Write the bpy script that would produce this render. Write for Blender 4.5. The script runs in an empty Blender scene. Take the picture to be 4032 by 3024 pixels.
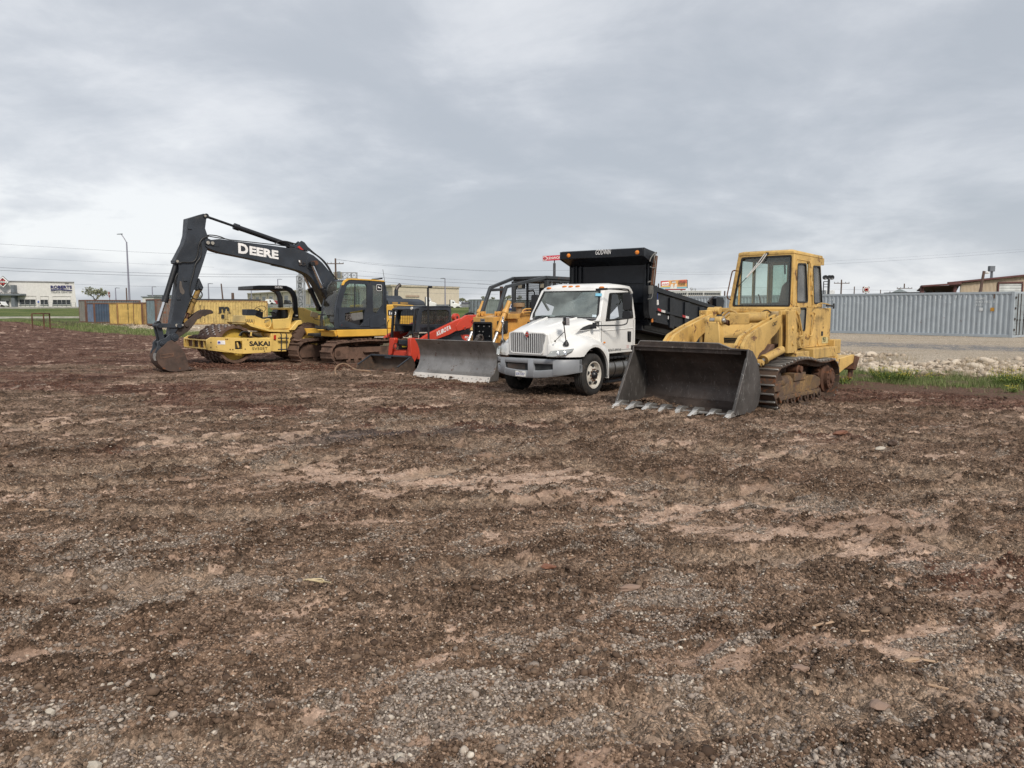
import bpy,bmesh,math,random
import numpy as np
from mathutils import Vector,Matrix,noise as mnoise
sc=bpy.context.scene
col=sc.collection
F,CX,CY,EYE=2989.0,2016.0,1512.0,2.0
TH=math.atan(300/F)
CS,SN=math.cos(TH),math.sin(TH)
cd=bpy.data.cameras.new('camera');cam=bpy.data.objects.new('camera',cd);col.objects.link(cam)
cam.location=(0,0,EYE);cam.rotation_euler=(math.pi/2-TH,0,0)
cd.sensor_width=36;cd.lens=36*F/4032;cd.clip_start=.05;cd.clip_end=6000
sc.camera=cam
sc.view_settings.view_transform='Standard';sc.view_settings.look='None'
sc.view_settings.exposure=0.0;sc.view_settings.gamma=1
sc.cycles.max_bounces=6;sc.cycles.diffuse_bounces=3;sc.cycles.glossy_bounces=3
sc.cycles.transmission_bounces=6;sc.cycles.transparent_max_bounces=10
sc.cycles.caustics_reflective=False;sc.cycles.caustics_refractive=False
SUN_EL,SUN_AZ=math.radians(40),math.radians(158)
W=bpy.data.worlds.new('World');sc.world=W;W.use_nodes=True
nt=W.node_tree;nt.nodes.clear()
def wn(t,**k):
 n=nt.nodes.new(t)
 for a,b in k.items():setattr(n,a,b)
 return n
wl=nt.links.new
out=wn('ShaderNodeOutputWorld');bg1=wn('ShaderNodeBackground');bg2=wn('ShaderNodeBackground');add=wn('ShaderNodeAddShader')
sky=wn('ShaderNodeTexSky',sky_type='NISHITA',sun_disc=False,sun_elevation=SUN_EL,sun_rotation=SUN_AZ)
wl(sky.outputs[0],bg1.inputs[0]);bg1.inputs[1].default_value=.05*.2
tc=wn('ShaderNodeTexCoord');sep=wn('ShaderNodeSeparateXYZ');wl(tc.outputs['Generated'],sep.inputs[0])
def wm(op,a,b=None,clamp=False):
 n=wn('ShaderNodeMath',operation=op,use_clamp=clamp)
 for i,v in enumerate((a,b)):
  if v is None:continue
  if isinstance(v,(int,float)):n.inputs[i].default_value=v
  else:wl(v,n.inputs[i])
 return n.outputs[0]
zc=wm('MAXIMUM',sep.outputs[2],0.0)
den=wm('ADD',zc,.27)
px_=wm('DIVIDE',sep.outputs[0],den);py_=wm('DIVIDE',sep.outputs[1],den)
cb=wn('ShaderNodeCombineXYZ');wl(px_,cb.inputs[0]);wl(py_,cb.inputs[1])
def wnoise(scale,detail,rough,dist=0,off=(0,0,0),sx=1,sy=1,rot=0):
 mp=wn('ShaderNodeMapping');wl(cb.outputs[0],mp.inputs[0]);mp.inputs[1].default_value=off
 mp.inputs[2].default_value=(0,0,rot);mp.inputs[3].default_value=(sx,sy,1)
 n=wn('ShaderNodeTexNoise');wl(mp.outputs[0],n.inputs[0]);n.inputs['Scale'].default_value=scale
 n.inputs['Detail'].default_value=detail;n.inputs['Roughness'].default_value=rough;n.inputs['Distortion'].default_value=dist
 return n.outputs[0]
def smooth(v,a,b):
 n=wn('ShaderNodeMapRange',interpolation_type='SMOOTHSTEP');wl(v,n.inputs[0])
 n.inputs[1].default_value=a;n.inputs[2].default_value=b
 return n.outputs[0]
n1=wnoise(.95,8,.54,.3,(3.3,1.2,0),1,1.0,.25)
n2=wnoise(2.3,8,.6,.3,(7.1,4.2,0),.85,1.05,.1)
n3=wnoise(.33,3,.5,0,(1.7,9.4,0))
mix=wm('ADD',wm('MULTIPLY',n1,.62),wm('MULTIPLY',n2,.38))
t=smooth(mix,.395,.62)
t=wm('ADD',wm('MULTIPLY',t,.70),wm('MULTIPLY',smooth(n3,.38,.62),.34),True)
az=wm('MULTIPLY',sep.outputs[0],-.20)
t=wm('ADD',t,az,True)
ramp=wn('ShaderNodeValToRGB');wl(t,ramp.inputs[0])
cr=ramp.color_ramp
cr.elements[0].position=0;cr.elements[0].color=(.46,.495,.545,1)
cr.elements[1].position=1;cr.elements[1].color=(.86,.875,.89,1)
for p_,c_ in((.28,(.53,.56,.608)),(.5,(.61,.637,.68)),(.75,(.71,.73,.765))):
 e=cr.elements.new(p_);e.color=(*c_,1)
wl(ramp.outputs[0],bg2.inputs[0]);bg2.inputs[1].default_value=1.0
wl(bg1.outputs[0],add.inputs[0]);wl(bg2.outputs[0],add.inputs[1]);wl(add.outputs[0],out.inputs[0])
sl=bpy.data.lights.new('sun','SUN');sun=bpy.data.objects.new('sun',sl);col.objects.link(sun)
sl.energy=2.9;sl.angle=math.radians(12);sl.color=(1,.925,.83)
sd=Vector((math.sin(SUN_AZ)*math.cos(SUN_EL),math.cos(SUN_AZ)*math.cos(SUN_EL),math.sin(SUN_EL)))
sun.rotation_euler=sd.to_track_quat('Z','Y').to_euler();sun.location=(0,0,50)
VW={0:(0,0,1),1:(560,800,600/1422),2:(1060,880,700/1873),3:(1380,1080,620/2212),4:(1880,940,680/1763),5:(2380,960,640/1966),6:(2380,960,1020/2212),7:(3300,980,732/2024),8:(0,880,700/2074),9:(0,1040,400/2212),10:(300,1040,400/2212),11:(680,1040,400/2212),12:(980,980,500/2212),13:(1480,1040,480/2212),14:(2080,960,220/2028),15:(2540,1060,360/2212),16:(3560,1040,472/2175)}
def ray(v,x,y):
 o=VW[v];a=(o[0]+x*o[2]-CX)/F;b=-(o[1]+y*o[2]-CY)/F
 return Vector((a,CS+b*SN,-SN+b*CS))
def gnd(v,x,y,z=0):
 d=ray(v,x,y);t=(z-EYE)/d.z;return Vector((d.x*t,d.y*t,z))
def aty(v,x,y,Y):
 d=ray(v,x,y);t=Y/d.y;return Vector((d.x*t,Y,EYE+d.z*t))
class Fr:
 """a machine's own frame: origin on the ground, x forward, y to its left, heading a degrees right of the camera's line"""
 def __init__(s,o,a,z=0):
  s.o=Vector((o[0],o[1],z));a=math.radians(a)
  s.f=Vector((-math.sin(a),-math.cos(a),0));s.l=Vector((math.cos(a),-math.sin(a),0))
  s.yaw=math.atan2(s.f.y,s.f.x)
 def w(s,p):return s.o+s.f*p[0]+s.l*p[1]+Vector((0,0,p[2]))
 def _hit(s,v,x,y,ax,c):
  d=ray(v,x,y);o=Vector((0,0,EYE))-s.o
  O=Vector((o.dot(s.f),o.dot(s.l),o.z));D=Vector((d.dot(s.f),d.dot(s.l),d.z))
  return O+D*((c-O[ax])/D[ax])
 def side(s,c,v,pts):return[(q.x,q.z)for q in(s._hit(v,x,y,1,c)for x,y in pts)]
 def front(s,c,v,pts):return[(q.y,q.z)for q in(s._hit(v,x,y,0,c)for x,y in pts)]
 def top(s,c,v,pts):return[(q.x,q.y)for q in(s._hit(v,x,y,2,c)for x,y in pts)]
 def plane(s,p0,n,v,pts):
  p0,n=Vector(p0),Vector(n);o=Vector((0,0,EYE))-s.o;O=Vector((o.dot(s.f),o.dot(s.l),o.z));R_=[]
  for x,y in pts:
   d=ray(v,x,y);D=Vector((d.dot(s.f),d.dot(s.l),d.z));R_.append(tuple(O+D*((p0-O).dot(n)/D.dot(n))))
  return R_
 def s3(s,c,v,pts):return[tuple(s._hit(v,x,y,1,c))for x,y in pts]
 def f3(s,c,v,pts):return[tuple(s._hit(v,x,y,0,c))for x,y in pts]
def area2(p):return sum(p[i][0]*p[(i+1)%len(p)][1]-p[(i+1)%len(p)][0]*p[i][1]for i in range(len(p)))
class MB:
 def __init__(s):s.v=[];s.f=[];s.m=[];s.cur=0
 def mat(s,i):s.cur=i;return s
 def add(s,vs,fs):
  b=len(s.v);s.v+=[tuple(x)for x in vs];s.f+=[tuple(b+i for i in f)for f in fs];s.m+=[s.cur]*len(fs);return s
 def _prism(s,P,mk,a,b):
  if area2(P)<0:P=P[::-1]
  n=len(P);vs=[mk(p,a)for p in P]+[mk(p,b)for p in P]
  fs=[tuple(range(n-1,-1,-1)),tuple(range(n,2*n))]+[(i,(i+1)%n,n+(i+1)%n,n+i)for i in range(n)]
  return s.add(vs,fs)
 def py(s,P,a,b):
  return s._prism(P,lambda p,c:(p[0],c,p[1]),max(a,b),min(a,b))
 def px(s,P,a,b):
  return s._prism(P,lambda p,c:(c,p[0],p[1]),min(a,b),max(a,b))
 def pz(s,P,a,b):
  return s._prism(P,lambda p,c:(p[0],p[1],c),min(a,b),max(a,b))
 def box(s,x0,x1,y0,y1,z0,z1):
  return s.pz([(x0,y0),(x1,y0),(x1,y1),(x0,y1)],z0,z1)
 def ringy(s,O,I,a,b):
  return s._ring(O,I,lambda p,c:(p[0],c,p[1]),max(a,b),min(a,b))
 def ringx(s,O,I,a,b):return s._ring(O,I,lambda p,c:(c,p[0],p[1]),min(a,b),max(a,b))
 def _ring(s,O,I,mk,a,b):
  if area2(O)<0:O=O[::-1];I=I[::-1]
  n=len(O);vs=[mk(p,a)for p in O]+[mk(p,a)for p in I]+[mk(p,b)for p in O]+[mk(p,b)for p in I];fs=[]
  for i in range(n):
   j=(i+1)%n
   fs+=[(j,i,n+i,n+j),(2*n+i,2*n+j,3*n+j,3*n+i),(i,j,2*n+j,2*n+i),(n+j,n+i,3*n+i,3*n+j)]
  return s.add(vs,fs)
 def ring3(s,O,I,n,t):
  O=[Vector(a)for a in O];I=[Vector(a)for a in I];n=Vector(n).normalized()*t;k=len(O);vs=O+I+[a+n for a in O]+[a+n for a in I];fs=[]
  for i in range(k):
   j=(i+1)%k;fs+=[(i,j,k+j,k+i),(2*k+j,2*k+i,3*k+i,3*k+j),(j,i,2*k+i,2*k+j),(k+i,k+j,3*k+j,3*k+i)]
  return s.add(vs,fs)
 def bar(s,p0,p1,w,h=None,up=(0,0,1),w2=None,h2=None):
  p0,p1=Vector(p0),Vector(p1);d=(p1-p0).normalized();u=Vector(up)
  if abs(d.dot(u))>.98:u=Vector((1,0,0))
  r=d.cross(u).normalized();u=r.cross(d);h=h or w;w2=w2 or w;h2=h2 or h
  vs=[p+r*a*ww/2+u*b*hh/2 for p,ww,hh in((p0,w,h),(p1,w2,h2))for a,b in((-1,-1),(1,-1),(1,1),(-1,1))]
  return s.add(vs,[(3,2,1,0),(4,5,6,7),(0,1,5,4),(1,2,6,5),(2,3,7,6),(3,0,4,7)])
 def slab(s,q,t,n=None):
  q=[Vector(a)for a in q]
  if n is None:n=(q[1]-q[0]).cross(q[2]-q[1]).normalized()
  n=Vector(n);k=len(q)
  vs=q+[a+n*t for a in q]
  return s.add(vs,[tuple(range(k-1,-1,-1)),tuple(range(k,2*k))]+[(i,(i+1)%k,k+(i+1)%k,k+i)for i in range(k)])
 def cyl(s,p0,p1,r,r2=None,n=20,caps=True):
  p0,p1=Vector(p0),Vector(p1);d=(p1-p0).normalized();r2=r if r2 is None else r2
  u=Vector((0,0,1))if abs(d.z)<.9 else Vector((1,0,0));a=d.cross(u).normalized();b=d.cross(a)
  vs=[p+(a*math.cos(2*math.pi*i/n)+b*math.sin(2*math.pi*i/n))*q for p,q in((p0,r),(p1,r2))for i in range(n)]
  fs=[(i,n+i,n+(i+1)%n,(i+1)%n)for i in range(n)]
  if caps:fs+=[tuple(range(n)),tuple(range(2*n-1,n-1,-1))]
  return s.add(vs,fs)
 def lathe(s,prof,o,ax,n=28,close=False,caps=True):
  o,ax=Vector(o),Vector(ax).normalized();u=Vector((0,0,1))if abs(ax.z)<.9 else Vector((1,0,0))
  a=ax.cross(u).normalized();b=ax.cross(a);k=len(prof)
  vs=[o+ax*t_+(a*math.cos(2*math.pi*i/n)+b*math.sin(2*math.pi*i/n))*r_ for r_,t_ in prof for i in range(n)]
  fs=[]
  for j in range(k if close else k-1):
   q=(j+1)%k
   fs+=[(j*n+i,q*n+i,q*n+(i+1)%n,j*n+(i+1)%n)for i in range(n)]
  if not close and caps:fs+=[tuple(range(n)),tuple(range(k*n-1,(k-1)*n-1,-1))]
  return s.add(vs,fs)
 def tube(s,pts,r,n=8,sm=0):
  P=[Vector(p)for p in pts]
  for _ in range(sm):
   Q=[P[0]]
   for i in range(len(P)-1):Q+=[P[i]*.75+P[i+1]*.25,P[i]*.25+P[i+1]*.75]
   P=Q+[P[-1]]
  k=len(P);vs=[];up=None
  for i,p in enumerate(P):
   d=(P[min(i+1,k-1)]-P[max(i-1,0)]).normalized()
   if up is None:up=Vector((0,0,1))if abs(d.z)<.9 else Vector((1,0,0))
   a=d.cross(up).normalized();up=a.cross(d).normalized()
   rr=r[i]if isinstance(r,(list,tuple))else r
   vs+=[p+(a*math.cos(2*math.pi*j/n)+up*math.sin(2*math.pi*j/n))*rr for j in range(n)]
  fs=[(i*n+j,i*n+(j+1)%n,(i+1)*n+(j+1)%n,(i+1)*n+j)for i in range(k-1)for j in range(n)]
  fs+=[tuple(range(n-1,-1,-1)),tuple(range((k-1)*n,k*n))]
  return s.add(vs,fs)
 def loft(s,rings,caps=True):
  n=len(rings[0]);vs=[p for r_ in rings for p in r_]
  fs=[(i*n+j,i*n+(j+1)%n,(i+1)*n+(j+1)%n,(i+1)*n+j)for i in range(len(rings)-1)for j in range(n)]
  if caps:fs+=[tuple(range(n-1,-1,-1)),tuple(range((len(rings)-1)*n,len(rings)*n))]
  return s.add(vs,fs)
 def ball(s,c,r,n=10,sx=1,sy=1,sz=1):
  pr=[(math.sin(math.pi*i/n)*r+1e-4,-math.cos(math.pi*i/n)*r)for i in range(n+1)]
  b=len(s.v);s.lathe(pr,(0,0,0),(0,0,1),n=2*n)
  for i in range(b,len(s.v)):p=s.v[i];s.v[i]=(c[0]+p[0]*sx,c[1]+p[1]*sy,c[2]+p[2]*sz)
  return s
 def text(s,txt,o,u,v,h,w=None,t=.004,bold=0.0,spacing=1.0,shear=0):
  V_,F_=text_geo(txt,bold,spacing)
  if not V_:return s
  xs=[p[0]for p in V_];ys=[p[1]for p in V_];x0,x1,y0,y1=min(xs),max(xs),min(ys),max(ys)
  ky=h/(y1-y0);kx=(w/(x1-x0))if w else ky
  o,u,v=Vector(o),Vector(u).normalized(),Vector(v).normalized();nn=u.cross(v).normalized()*t
  P=[o+u*((p[0]-x0)*kx+shear*(p[1]-y0)*ky)+v*((p[1]-y0)*ky)+nn for p in V_]
  return s.add(P,F_)
 def build_split(s,name,mats,parent=None,**k):
  n=len(s.v);pa=list(range(n))
  def fd(a):
   while pa[a]!=a:pa[a]=pa[pa[a]];a=pa[a]
   return a
  for f in s.f:
   for j in f[1:]:pa[fd(j)]=fd(f[0])
  gr={}
  for f,mi in zip(s.f,s.m):gr.setdefault(fd(f[0]),[]).append((f,mi))
  outs=[]
  for fs in gr.values():
   m=MB();ids=sorted({j for f,_ in fs for j in f});mp={j:i for i,j in enumerate(ids)};m.v=[s.v[j]for j in ids];m.f=[tuple(mp[j]for j in f)for f,_ in fs];m.m=[mi for _,mi in fs];outs.append(m.build(name,mats,parent,**k))
  return outs
 def build(s,name,mats,parent=None,bevel=0.0,seg=2,smooth=32,kind=None,fix=True):
  me=bpy.data.meshes.new(name);me.from_pydata(s.v,[],s.f)
  if not isinstance(mats,(list,tuple)):mats=[mats]
  for m in mats:me.materials.append(m)
  me.polygons.foreach_set('material_index',s.m)
  if fix:
   bm=bmesh.new();bm.from_mesh(me);bmesh.ops.recalc_face_normals(bm,faces=bm.faces);bm.to_mesh(me);bm.free()
  if smooth:me.shade_smooth();me.set_sharp_from_angle(angle=math.radians(smooth))
  me.update()
  o=bpy.data.objects.new(name,me);col.objects.link(o)
  if parent:o.parent=parent
  if bevel:
   b=o.modifiers.new('edge','BEVEL');b.width=bevel;b.segments=seg;b.limit_method='ANGLE';b.angle_limit=math.radians(38)
   b.harden_normals=False
  if kind:o['kind']=kind
  return o
_tg={}
def text_geo(txt,bold,spacing):
 k=(txt,bold,spacing)
 if k not in _tg:
  cu=bpy.data.curves.new('lettering','FONT');cu.body=txt;cu.offset=bold;cu.space_character=spacing;cu.resolution_u=3
  ob=bpy.data.objects.new('lettering',cu);col.objects.link(ob)
  dg=bpy.context.evaluated_depsgraph_get();dg.update()
  me=bpy.data.meshes.new_from_object(ob.evaluated_get(dg))
  _tg[k]=([tuple(v.co)for v in me.vertices],[tuple(p.vertices)for p in me.polygons])
  bpy.data.objects.remove(ob);bpy.data.curves.remove(cu);bpy.data.meshes.remove(me)
 return _tg[k]
def tag(o,label=None,cat=None,group=None,kind=None):
 if label:o['label']=label
 if cat:o['category']=cat
 if group:o['group']=group
 if kind:o['kind']=kind
 return o
def empty(name,loc,yaw=0,**k):
 o=bpy.data.objects.new(name,None);col.objects.link(o);o.location=loc;o.rotation_euler=(0,0,yaw);o.empty_display_size=.3
 return tag(o,**k)
def arc(cx,cz,r,a0,a1,n):
 return[(cx+r*math.cos(math.radians(a0+(a1-a0)*i/n)),cz+r*math.sin(math.radians(a0+(a1-a0)*i/n)))for i in range(n+1)]
def rrect(x0,x1,z0,z1,r,n=4):
 return arc(x1-r,z1-r,r,0,90,n)+arc(x0+r,z1-r,r,90,180,n)+arc(x0+r,z0+r,r,180,270,n)+arc(x1-r,z0+r,r,270,360,n)
def inset(P,d):
 """shift a convex-ish outline inward by d"""
 if area2(P)<0:P=P[::-1]
 n=len(P);R_=[]
 for i in range(n):
  a,b,c=Vector(P[i-1]),Vector(P[i]),Vector(P[(i+1)%n])
  e1=(b-a).normalized();e2=(c-b).normalized();n1_=Vector((-e1.y,e1.x));n2_=Vector((-e2.y,e2.x));m=(n1_+n2_)
  if m.length<1e-5:m=n1_
  m.normalize();q=b+m*(d/max(.4,m.dot(n1_)));R_.append((q.x,q.y))
 return R_
def rounded(P,r,n=3):
 """round the corners of an outline"""
 k=len(P);R_=[]
 for i in range(k):
  a,b,c=Vector(P[i-1]),Vector(P[i]),Vector(P[(i+1)%k])
  rr=min(r,(a-b).length*.45,(c-b).length*.45)
  p,q=b+(a-b).normalized()*rr,b+(c-b).normalized()*rr
  for j in range(n+1):
   t_=j/n;w_=p*(1-t_)**2+b*2*t_*(1-t_)+q*t_**2;R_.append((w_.x,w_.y))
 return R_
class NT:
 def __init__(s,name):
  s.m=bpy.data.materials.new(name);s.m.use_nodes=True;s.t=s.m.node_tree;s.b=s.t.nodes['Principled BSDF'];s.tc=s.n('ShaderNodeTexCoord')
 def n(s,t,**k):
  x=s.t.nodes.new(t)
  for a,b in k.items():setattr(x,a,b)
  return x
 def l(s,a,b):s.t.links.new(a,b)
 def set(s,sock,v):
  if isinstance(v,(int,float)):sock.default_value=(v,v,v,1)if sock.type=='RGBA' else v
  elif isinstance(v,(tuple,list)):sock.default_value=(*v,1)if len(v)==3 and sock.type=='RGBA' else v
  else:s.l(v,sock)
 def noise(s,scale,detail=4,rough=.55,vec=None,dist=0,sc3=None,out=0):
  x=s.n('ShaderNodeTexNoise');v=vec or s.tc.outputs['Object']
  if sc3:mp=s.n('ShaderNodeMapping');s.l(v,mp.inputs[0]);mp.inputs[3].default_value=sc3;v=mp.outputs[0]
  s.l(v,x.inputs[0]);x.inputs['Scale'].default_value=scale;x.inputs['Detail'].default_value=detail
  x.inputs['Roughness'].default_value=rough;x.inputs['Distortion'].default_value=dist;return x.outputs[out]
 def vor(s,scale,vec=None,feature='F1',out='Distance',rnd=1):
  x=s.n('ShaderNodeTexVoronoi',feature=feature);s.l(vec or s.tc.outputs['Object'],x.inputs[0]);x.inputs['Scale'].default_value=scale
  x.inputs['Randomness'].default_value=rnd;return x.outputs[out]
 def step(s,v,a,b,lo=0,hi=1):
  x=s.n('ShaderNodeMapRange',interpolation_type='SMOOTHSTEP');s.set(x.inputs[0],v)
  for i,q in enumerate((a,b,lo,hi)):x.inputs[i+1].default_value=q
  return x.outputs[0]
 def math(s,op,a,b=0,clamp=False):
  x=s.n('ShaderNodeMath',operation=op,use_clamp=clamp);s.set(x.inputs[0],a);s.set(x.inputs[1],b);return x.outputs[0]
 def mix(s,f,a,b,mode='MIX'):
  x=s.n('ShaderNodeMix',data_type='RGBA',blend_type=mode);s.set(x.inputs[0],f);s.set(x.inputs[6],a);s.set(x.inputs[7],b);return x.outputs[2]
 def bump(s,h,strength=.3,dist=.01,nrm=None):
  x=s.n('ShaderNodeBump');x.inputs['Strength'].default_value=strength;x.inputs['Distance'].default_value=dist;s.l(h,x.inputs['Height'])
  if nrm:s.l(nrm,x.inputs['Normal'])
  return x.outputs[0]
 def attr(s,name):
  x=s.n('ShaderNodeAttribute');x.attribute_name=name;return x.outputs['Fac']
def mat(name,c,rough=.5,metal=0,dirt=.3,dcol=(.16,.1,.065),var=.12,rust=0,rcol=(.14,.055,.025),bump=.15,bs=40,wear=0,wcol=(.35,.34,.33),scratch=0,coat=0,zdust=None,streak=0,scol=(.1,.07,.05),dscale=3.0,spec=.5):
 """painted / bare surfaces with uneven tone, dirt blotches, rust spots, drips and worn edges"""
 N=NT(name);b=N.b
 a=N.noise(1.7,5);f=N.noise(9,6,.6)
 dark=tuple(x*(1-var*1.6)for x in c);lite=tuple(min(1,x*(1+var))for x in c)
 k=N.mix(N.step(a,.3,.7),dark,lite)
 r=N.step(f,.3,.75,rough*.85,min(1,rough*1.2))
 if dirt:
  dm=N.noise(dscale,8,.68,dist=.4);dm2=N.noise(dscale*7,6,.7)
  m=N.step(N.math('ADD',N.math('MULTIPLY',dm,.65),N.math('MULTIPLY',dm2,.35)),.62-dirt*.3,.78-dirt*.2,0,min(1,.45+dirt))
  k=N.mix(m,k,dcol);r=N.mix(m,r,.9)
 if zdust is not None:
  sp=N.n('ShaderNodeSeparateXYZ');N.l(N.tc.outputs['Object'],sp.inputs[0])
  zz=N.math('ADD',sp.outputs[2],N.math('MULTIPLY',N.math('SUBTRACT',N.noise(5,7,.7),.5),zdust*1.6))
  m=N.step(zz,zdust,zdust*.25);k=N.mix(N.math('MULTIPLY',m,.85),k,dcol)
 if streak:
  s1=N.noise(6,5,.6,sc3=(1,1,.12),dist=.2);m=N.step(s1,.6-streak*.12,.72,0,streak);k=N.mix(m,k,scol)
 if rust:
  q=N.noise(4.5,9,.72,dist=.6);m=N.step(q,.66-rust*.22,.7-rust*.14);k=N.mix(m,k,N.mix(N.noise(30,4),rcol,tuple(x*2 for x in rcol)));r=N.mix(m,r,.92)
 if wear:
  g=N.n('ShaderNodeNewGeometry');e=N.step(g.outputs['Pointiness'],.52,.58);m=N.math('MULTIPLY',e,N.step(N.noise(14,5),.45,.6,0,wear));k=N.mix(m,k,wcol)
 if scratch:
  q=N.noise(16,6,.7,sc3=(1.2,.9,.25),dist=1.2);m=N.step(q,.58,.66,0,scratch);k=N.mix(m,k,wcol)
 N.set(b.inputs['Base Color'],k);N.set(b.inputs['Roughness'],r);b.inputs['Metallic'].default_value=metal
 b.inputs['Specular IOR Level'].default_value=spec
 if coat:b.inputs['Coat Weight'].default_value=coat;b.inputs['Coat Roughness'].default_value=.12
 if bump:N.l(N.bump(N.noise(bs,5,.6),bump,.01),b.inputs['Normal'])
 return N.m
def flat(name,c,rough=.6,metal=0,emit=None):
 N=NT(name);N.set(N.b.inputs['Base Color'],N.mix(N.step(N.noise(12,4),.35,.65),tuple(x*.88 for x in c),tuple(min(1,x*1.06)for x in c)))
 N.b.inputs['Roughness'].default_value=rough;N.b.inputs['Metallic'].default_value=metal
 return N.m
def glass(name,tint=(.75,.83,.8),rough=.0,dust_sheen=.12,dcol=(.45,.42,.37)):
 N=NT(name);t_=N.t;t_.nodes.remove(N.b);o=t_.nodes['Material Output']
 g=N.n('ShaderNodeBsdfTransparent');g.inputs[0].default_value=(*tint,1)
 s_=N.n('ShaderNodeBsdfGlossy');s_.inputs[1].default_value=0.0
 fr_=N.n('ShaderNodeFresnel');fr_.inputs[0].default_value=1.5
 m1=N.n('ShaderNodeMixShader');N.l(N.math('ADD',fr_.outputs[0],.03),m1.inputs[0]);N.l(g.outputs[0],m1.inputs[1]);N.l(s_.outputs[0],m1.inputs[2])
 d=N.n('ShaderNodeBsdfDiffuse');d.inputs[0].default_value=(*dcol,1)
 m2=N.n('ShaderNodeMixShader');N.l(N.step(N.noise(2.2,3,.5),.3,.75,dust_sheen*.5,dust_sheen*1.5),m2.inputs[0]);N.l(m1.outputs[0],m2.inputs[1]);N.l(d.outputs[0],m2.inputs[2])
 N.l(m2.outputs[0],o.inputs[0]);return N.m
GC=np.cos(np.arange(256)*math.tau/256);GS=np.sin(np.arange(256)*math.tau/256)
def hsh(ix,iy,s):
 h=ix*np.uint32(374761393)+iy*np.uint32(668265263)+np.uint32((s*1274126177)&0xffffffff)
 h=(h^(h>>np.uint32(13)))*np.uint32(1274126177)
 return(h^(h>>np.uint32(16)))&np.uint32(255)
def gn(x,y,s=0):
 """gradient noise, about -0.7..0.7"""
 x,y=np.broadcast_arrays(x,y);ix,iy=np.floor(x),np.floor(y);fx,fy=x-ix,y-iy;ix=ix.astype(np.int64).astype(np.uint32);iy=iy.astype(np.int64).astype(np.uint32)
 u,v=fx*fx*fx*(fx*(fx*6-15)+10),fy*fy*fy*(fy*(fy*6-15)+10)
 def g(a,b):
  k=hsh(ix+np.uint32(a),iy+np.uint32(b),s);return GC[k]*(fx-a)+GS[k]*(fy-b)
 return(g(0,0)*(1-u)+g(1,0)*u)*(1-v)+(g(0,1)*(1-u)+g(1,1)*u)*v
def fbm(x,y,s=0,o=4,g=.5):
 r=0;a=1
 for i in range(o):r=r+a*gn(x*2.03**i+i*17.3,y*2.03**i-i*9.1,s+i);a*=g
 return r
def sst(x,a,b):t_=np.clip((x-a)/(b-a),0,1);return t_*t_*(3-2*t_)
EDGE=[(-140,122),(-60,84),(-40,66.5),(-25,53),(-8,36),(8.1,18.9),(11.3,16.7),(25,7.4),(60,-14)]
def edge_d(x,y):
 """signed distance to the lot's edge: negative on the lot, positive beyond it"""
 best=np.full(x.shape,1e9);sg=np.ones(x.shape)
 for(ax,ay),(bx,by)in zip(EDGE[:-1],EDGE[1:]):
  dx,dy=bx-ax,by-ay;L2=dx*dx+dy*dy;t_=np.clip(((x-ax)*dx+(y-ay)*dy)/L2,0,1)
  qx,qy=x-ax-t_*dx,y-ay-t_*dy;d=np.hypot(qx,qy);c=dx*qy-dy*qx
  m=d<best;best=np.where(m,d,best);sg=np.where(m,np.sign(c),sg)
 return best*sg
def base_h(x,y):
 d=edge_d(x,y)+1.1*gn(x*.35,y*.35,71)+.4*gn(x*1.4,y*1.4,72)
 pad=.32*sst(d,6.0,11.5)
 far=1.75*sst(y+.1*x,92,152)
 bank=.75*np.exp(-(((x+56)/17)**2+((y-74)/9)**2))*(1-sst(d,5,9))
 return pad+far+bank,d
RUNS=[(-8,6.9,-2.6,9.3,.30,.16),(-8,7.9,-3.2,10.4,.30,.16),(-3.6,8.7,2.2,15.6,.26,.16),(-1.6,8.2,3.6,14.6,.26,.16),(.5,9.6,8.5,4.6,.3,.18),(1.2,11.4,9.5,6.6,.3,.18),(-9,12.5,1.5,10.2,.26,.17),(3.5,12.6,12,9.0,.28,.17),(-9,7.2,6,14.5,.26,.17),(-9,9.2,5,15.9,.26,.17),(-12,12,10,16.4,.24,.2),(6.5,3.2,-2.5,13.4,.28,.16),(9.2,3.8,0.2,14.2,.28,.16),(-6,5.0,9,6.6,.3,.19),(-6,6.9,9,8.6,.3,.19),(-16,16,2,20,.25,.17),(-5.5,2.6,4,3.9,.3,.2),(7.5,5,12.4,13.8,.25,.18)]
LH={}
def seg_bias(x,y):
 t_=np.clip(((x+2.6)*8.6+(y-9.7)*-5.0)/(8.6**2+25),0,1.15);d=np.hypot(x+2.6-8.6*t_,y-9.7+5.0*t_);w=.55+.85*t_
 return .34*np.exp(-(d/w)**2)+.2*np.exp(-((x-2.3)/1.1)**2-((y-4.3)/.5)**2)
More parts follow.
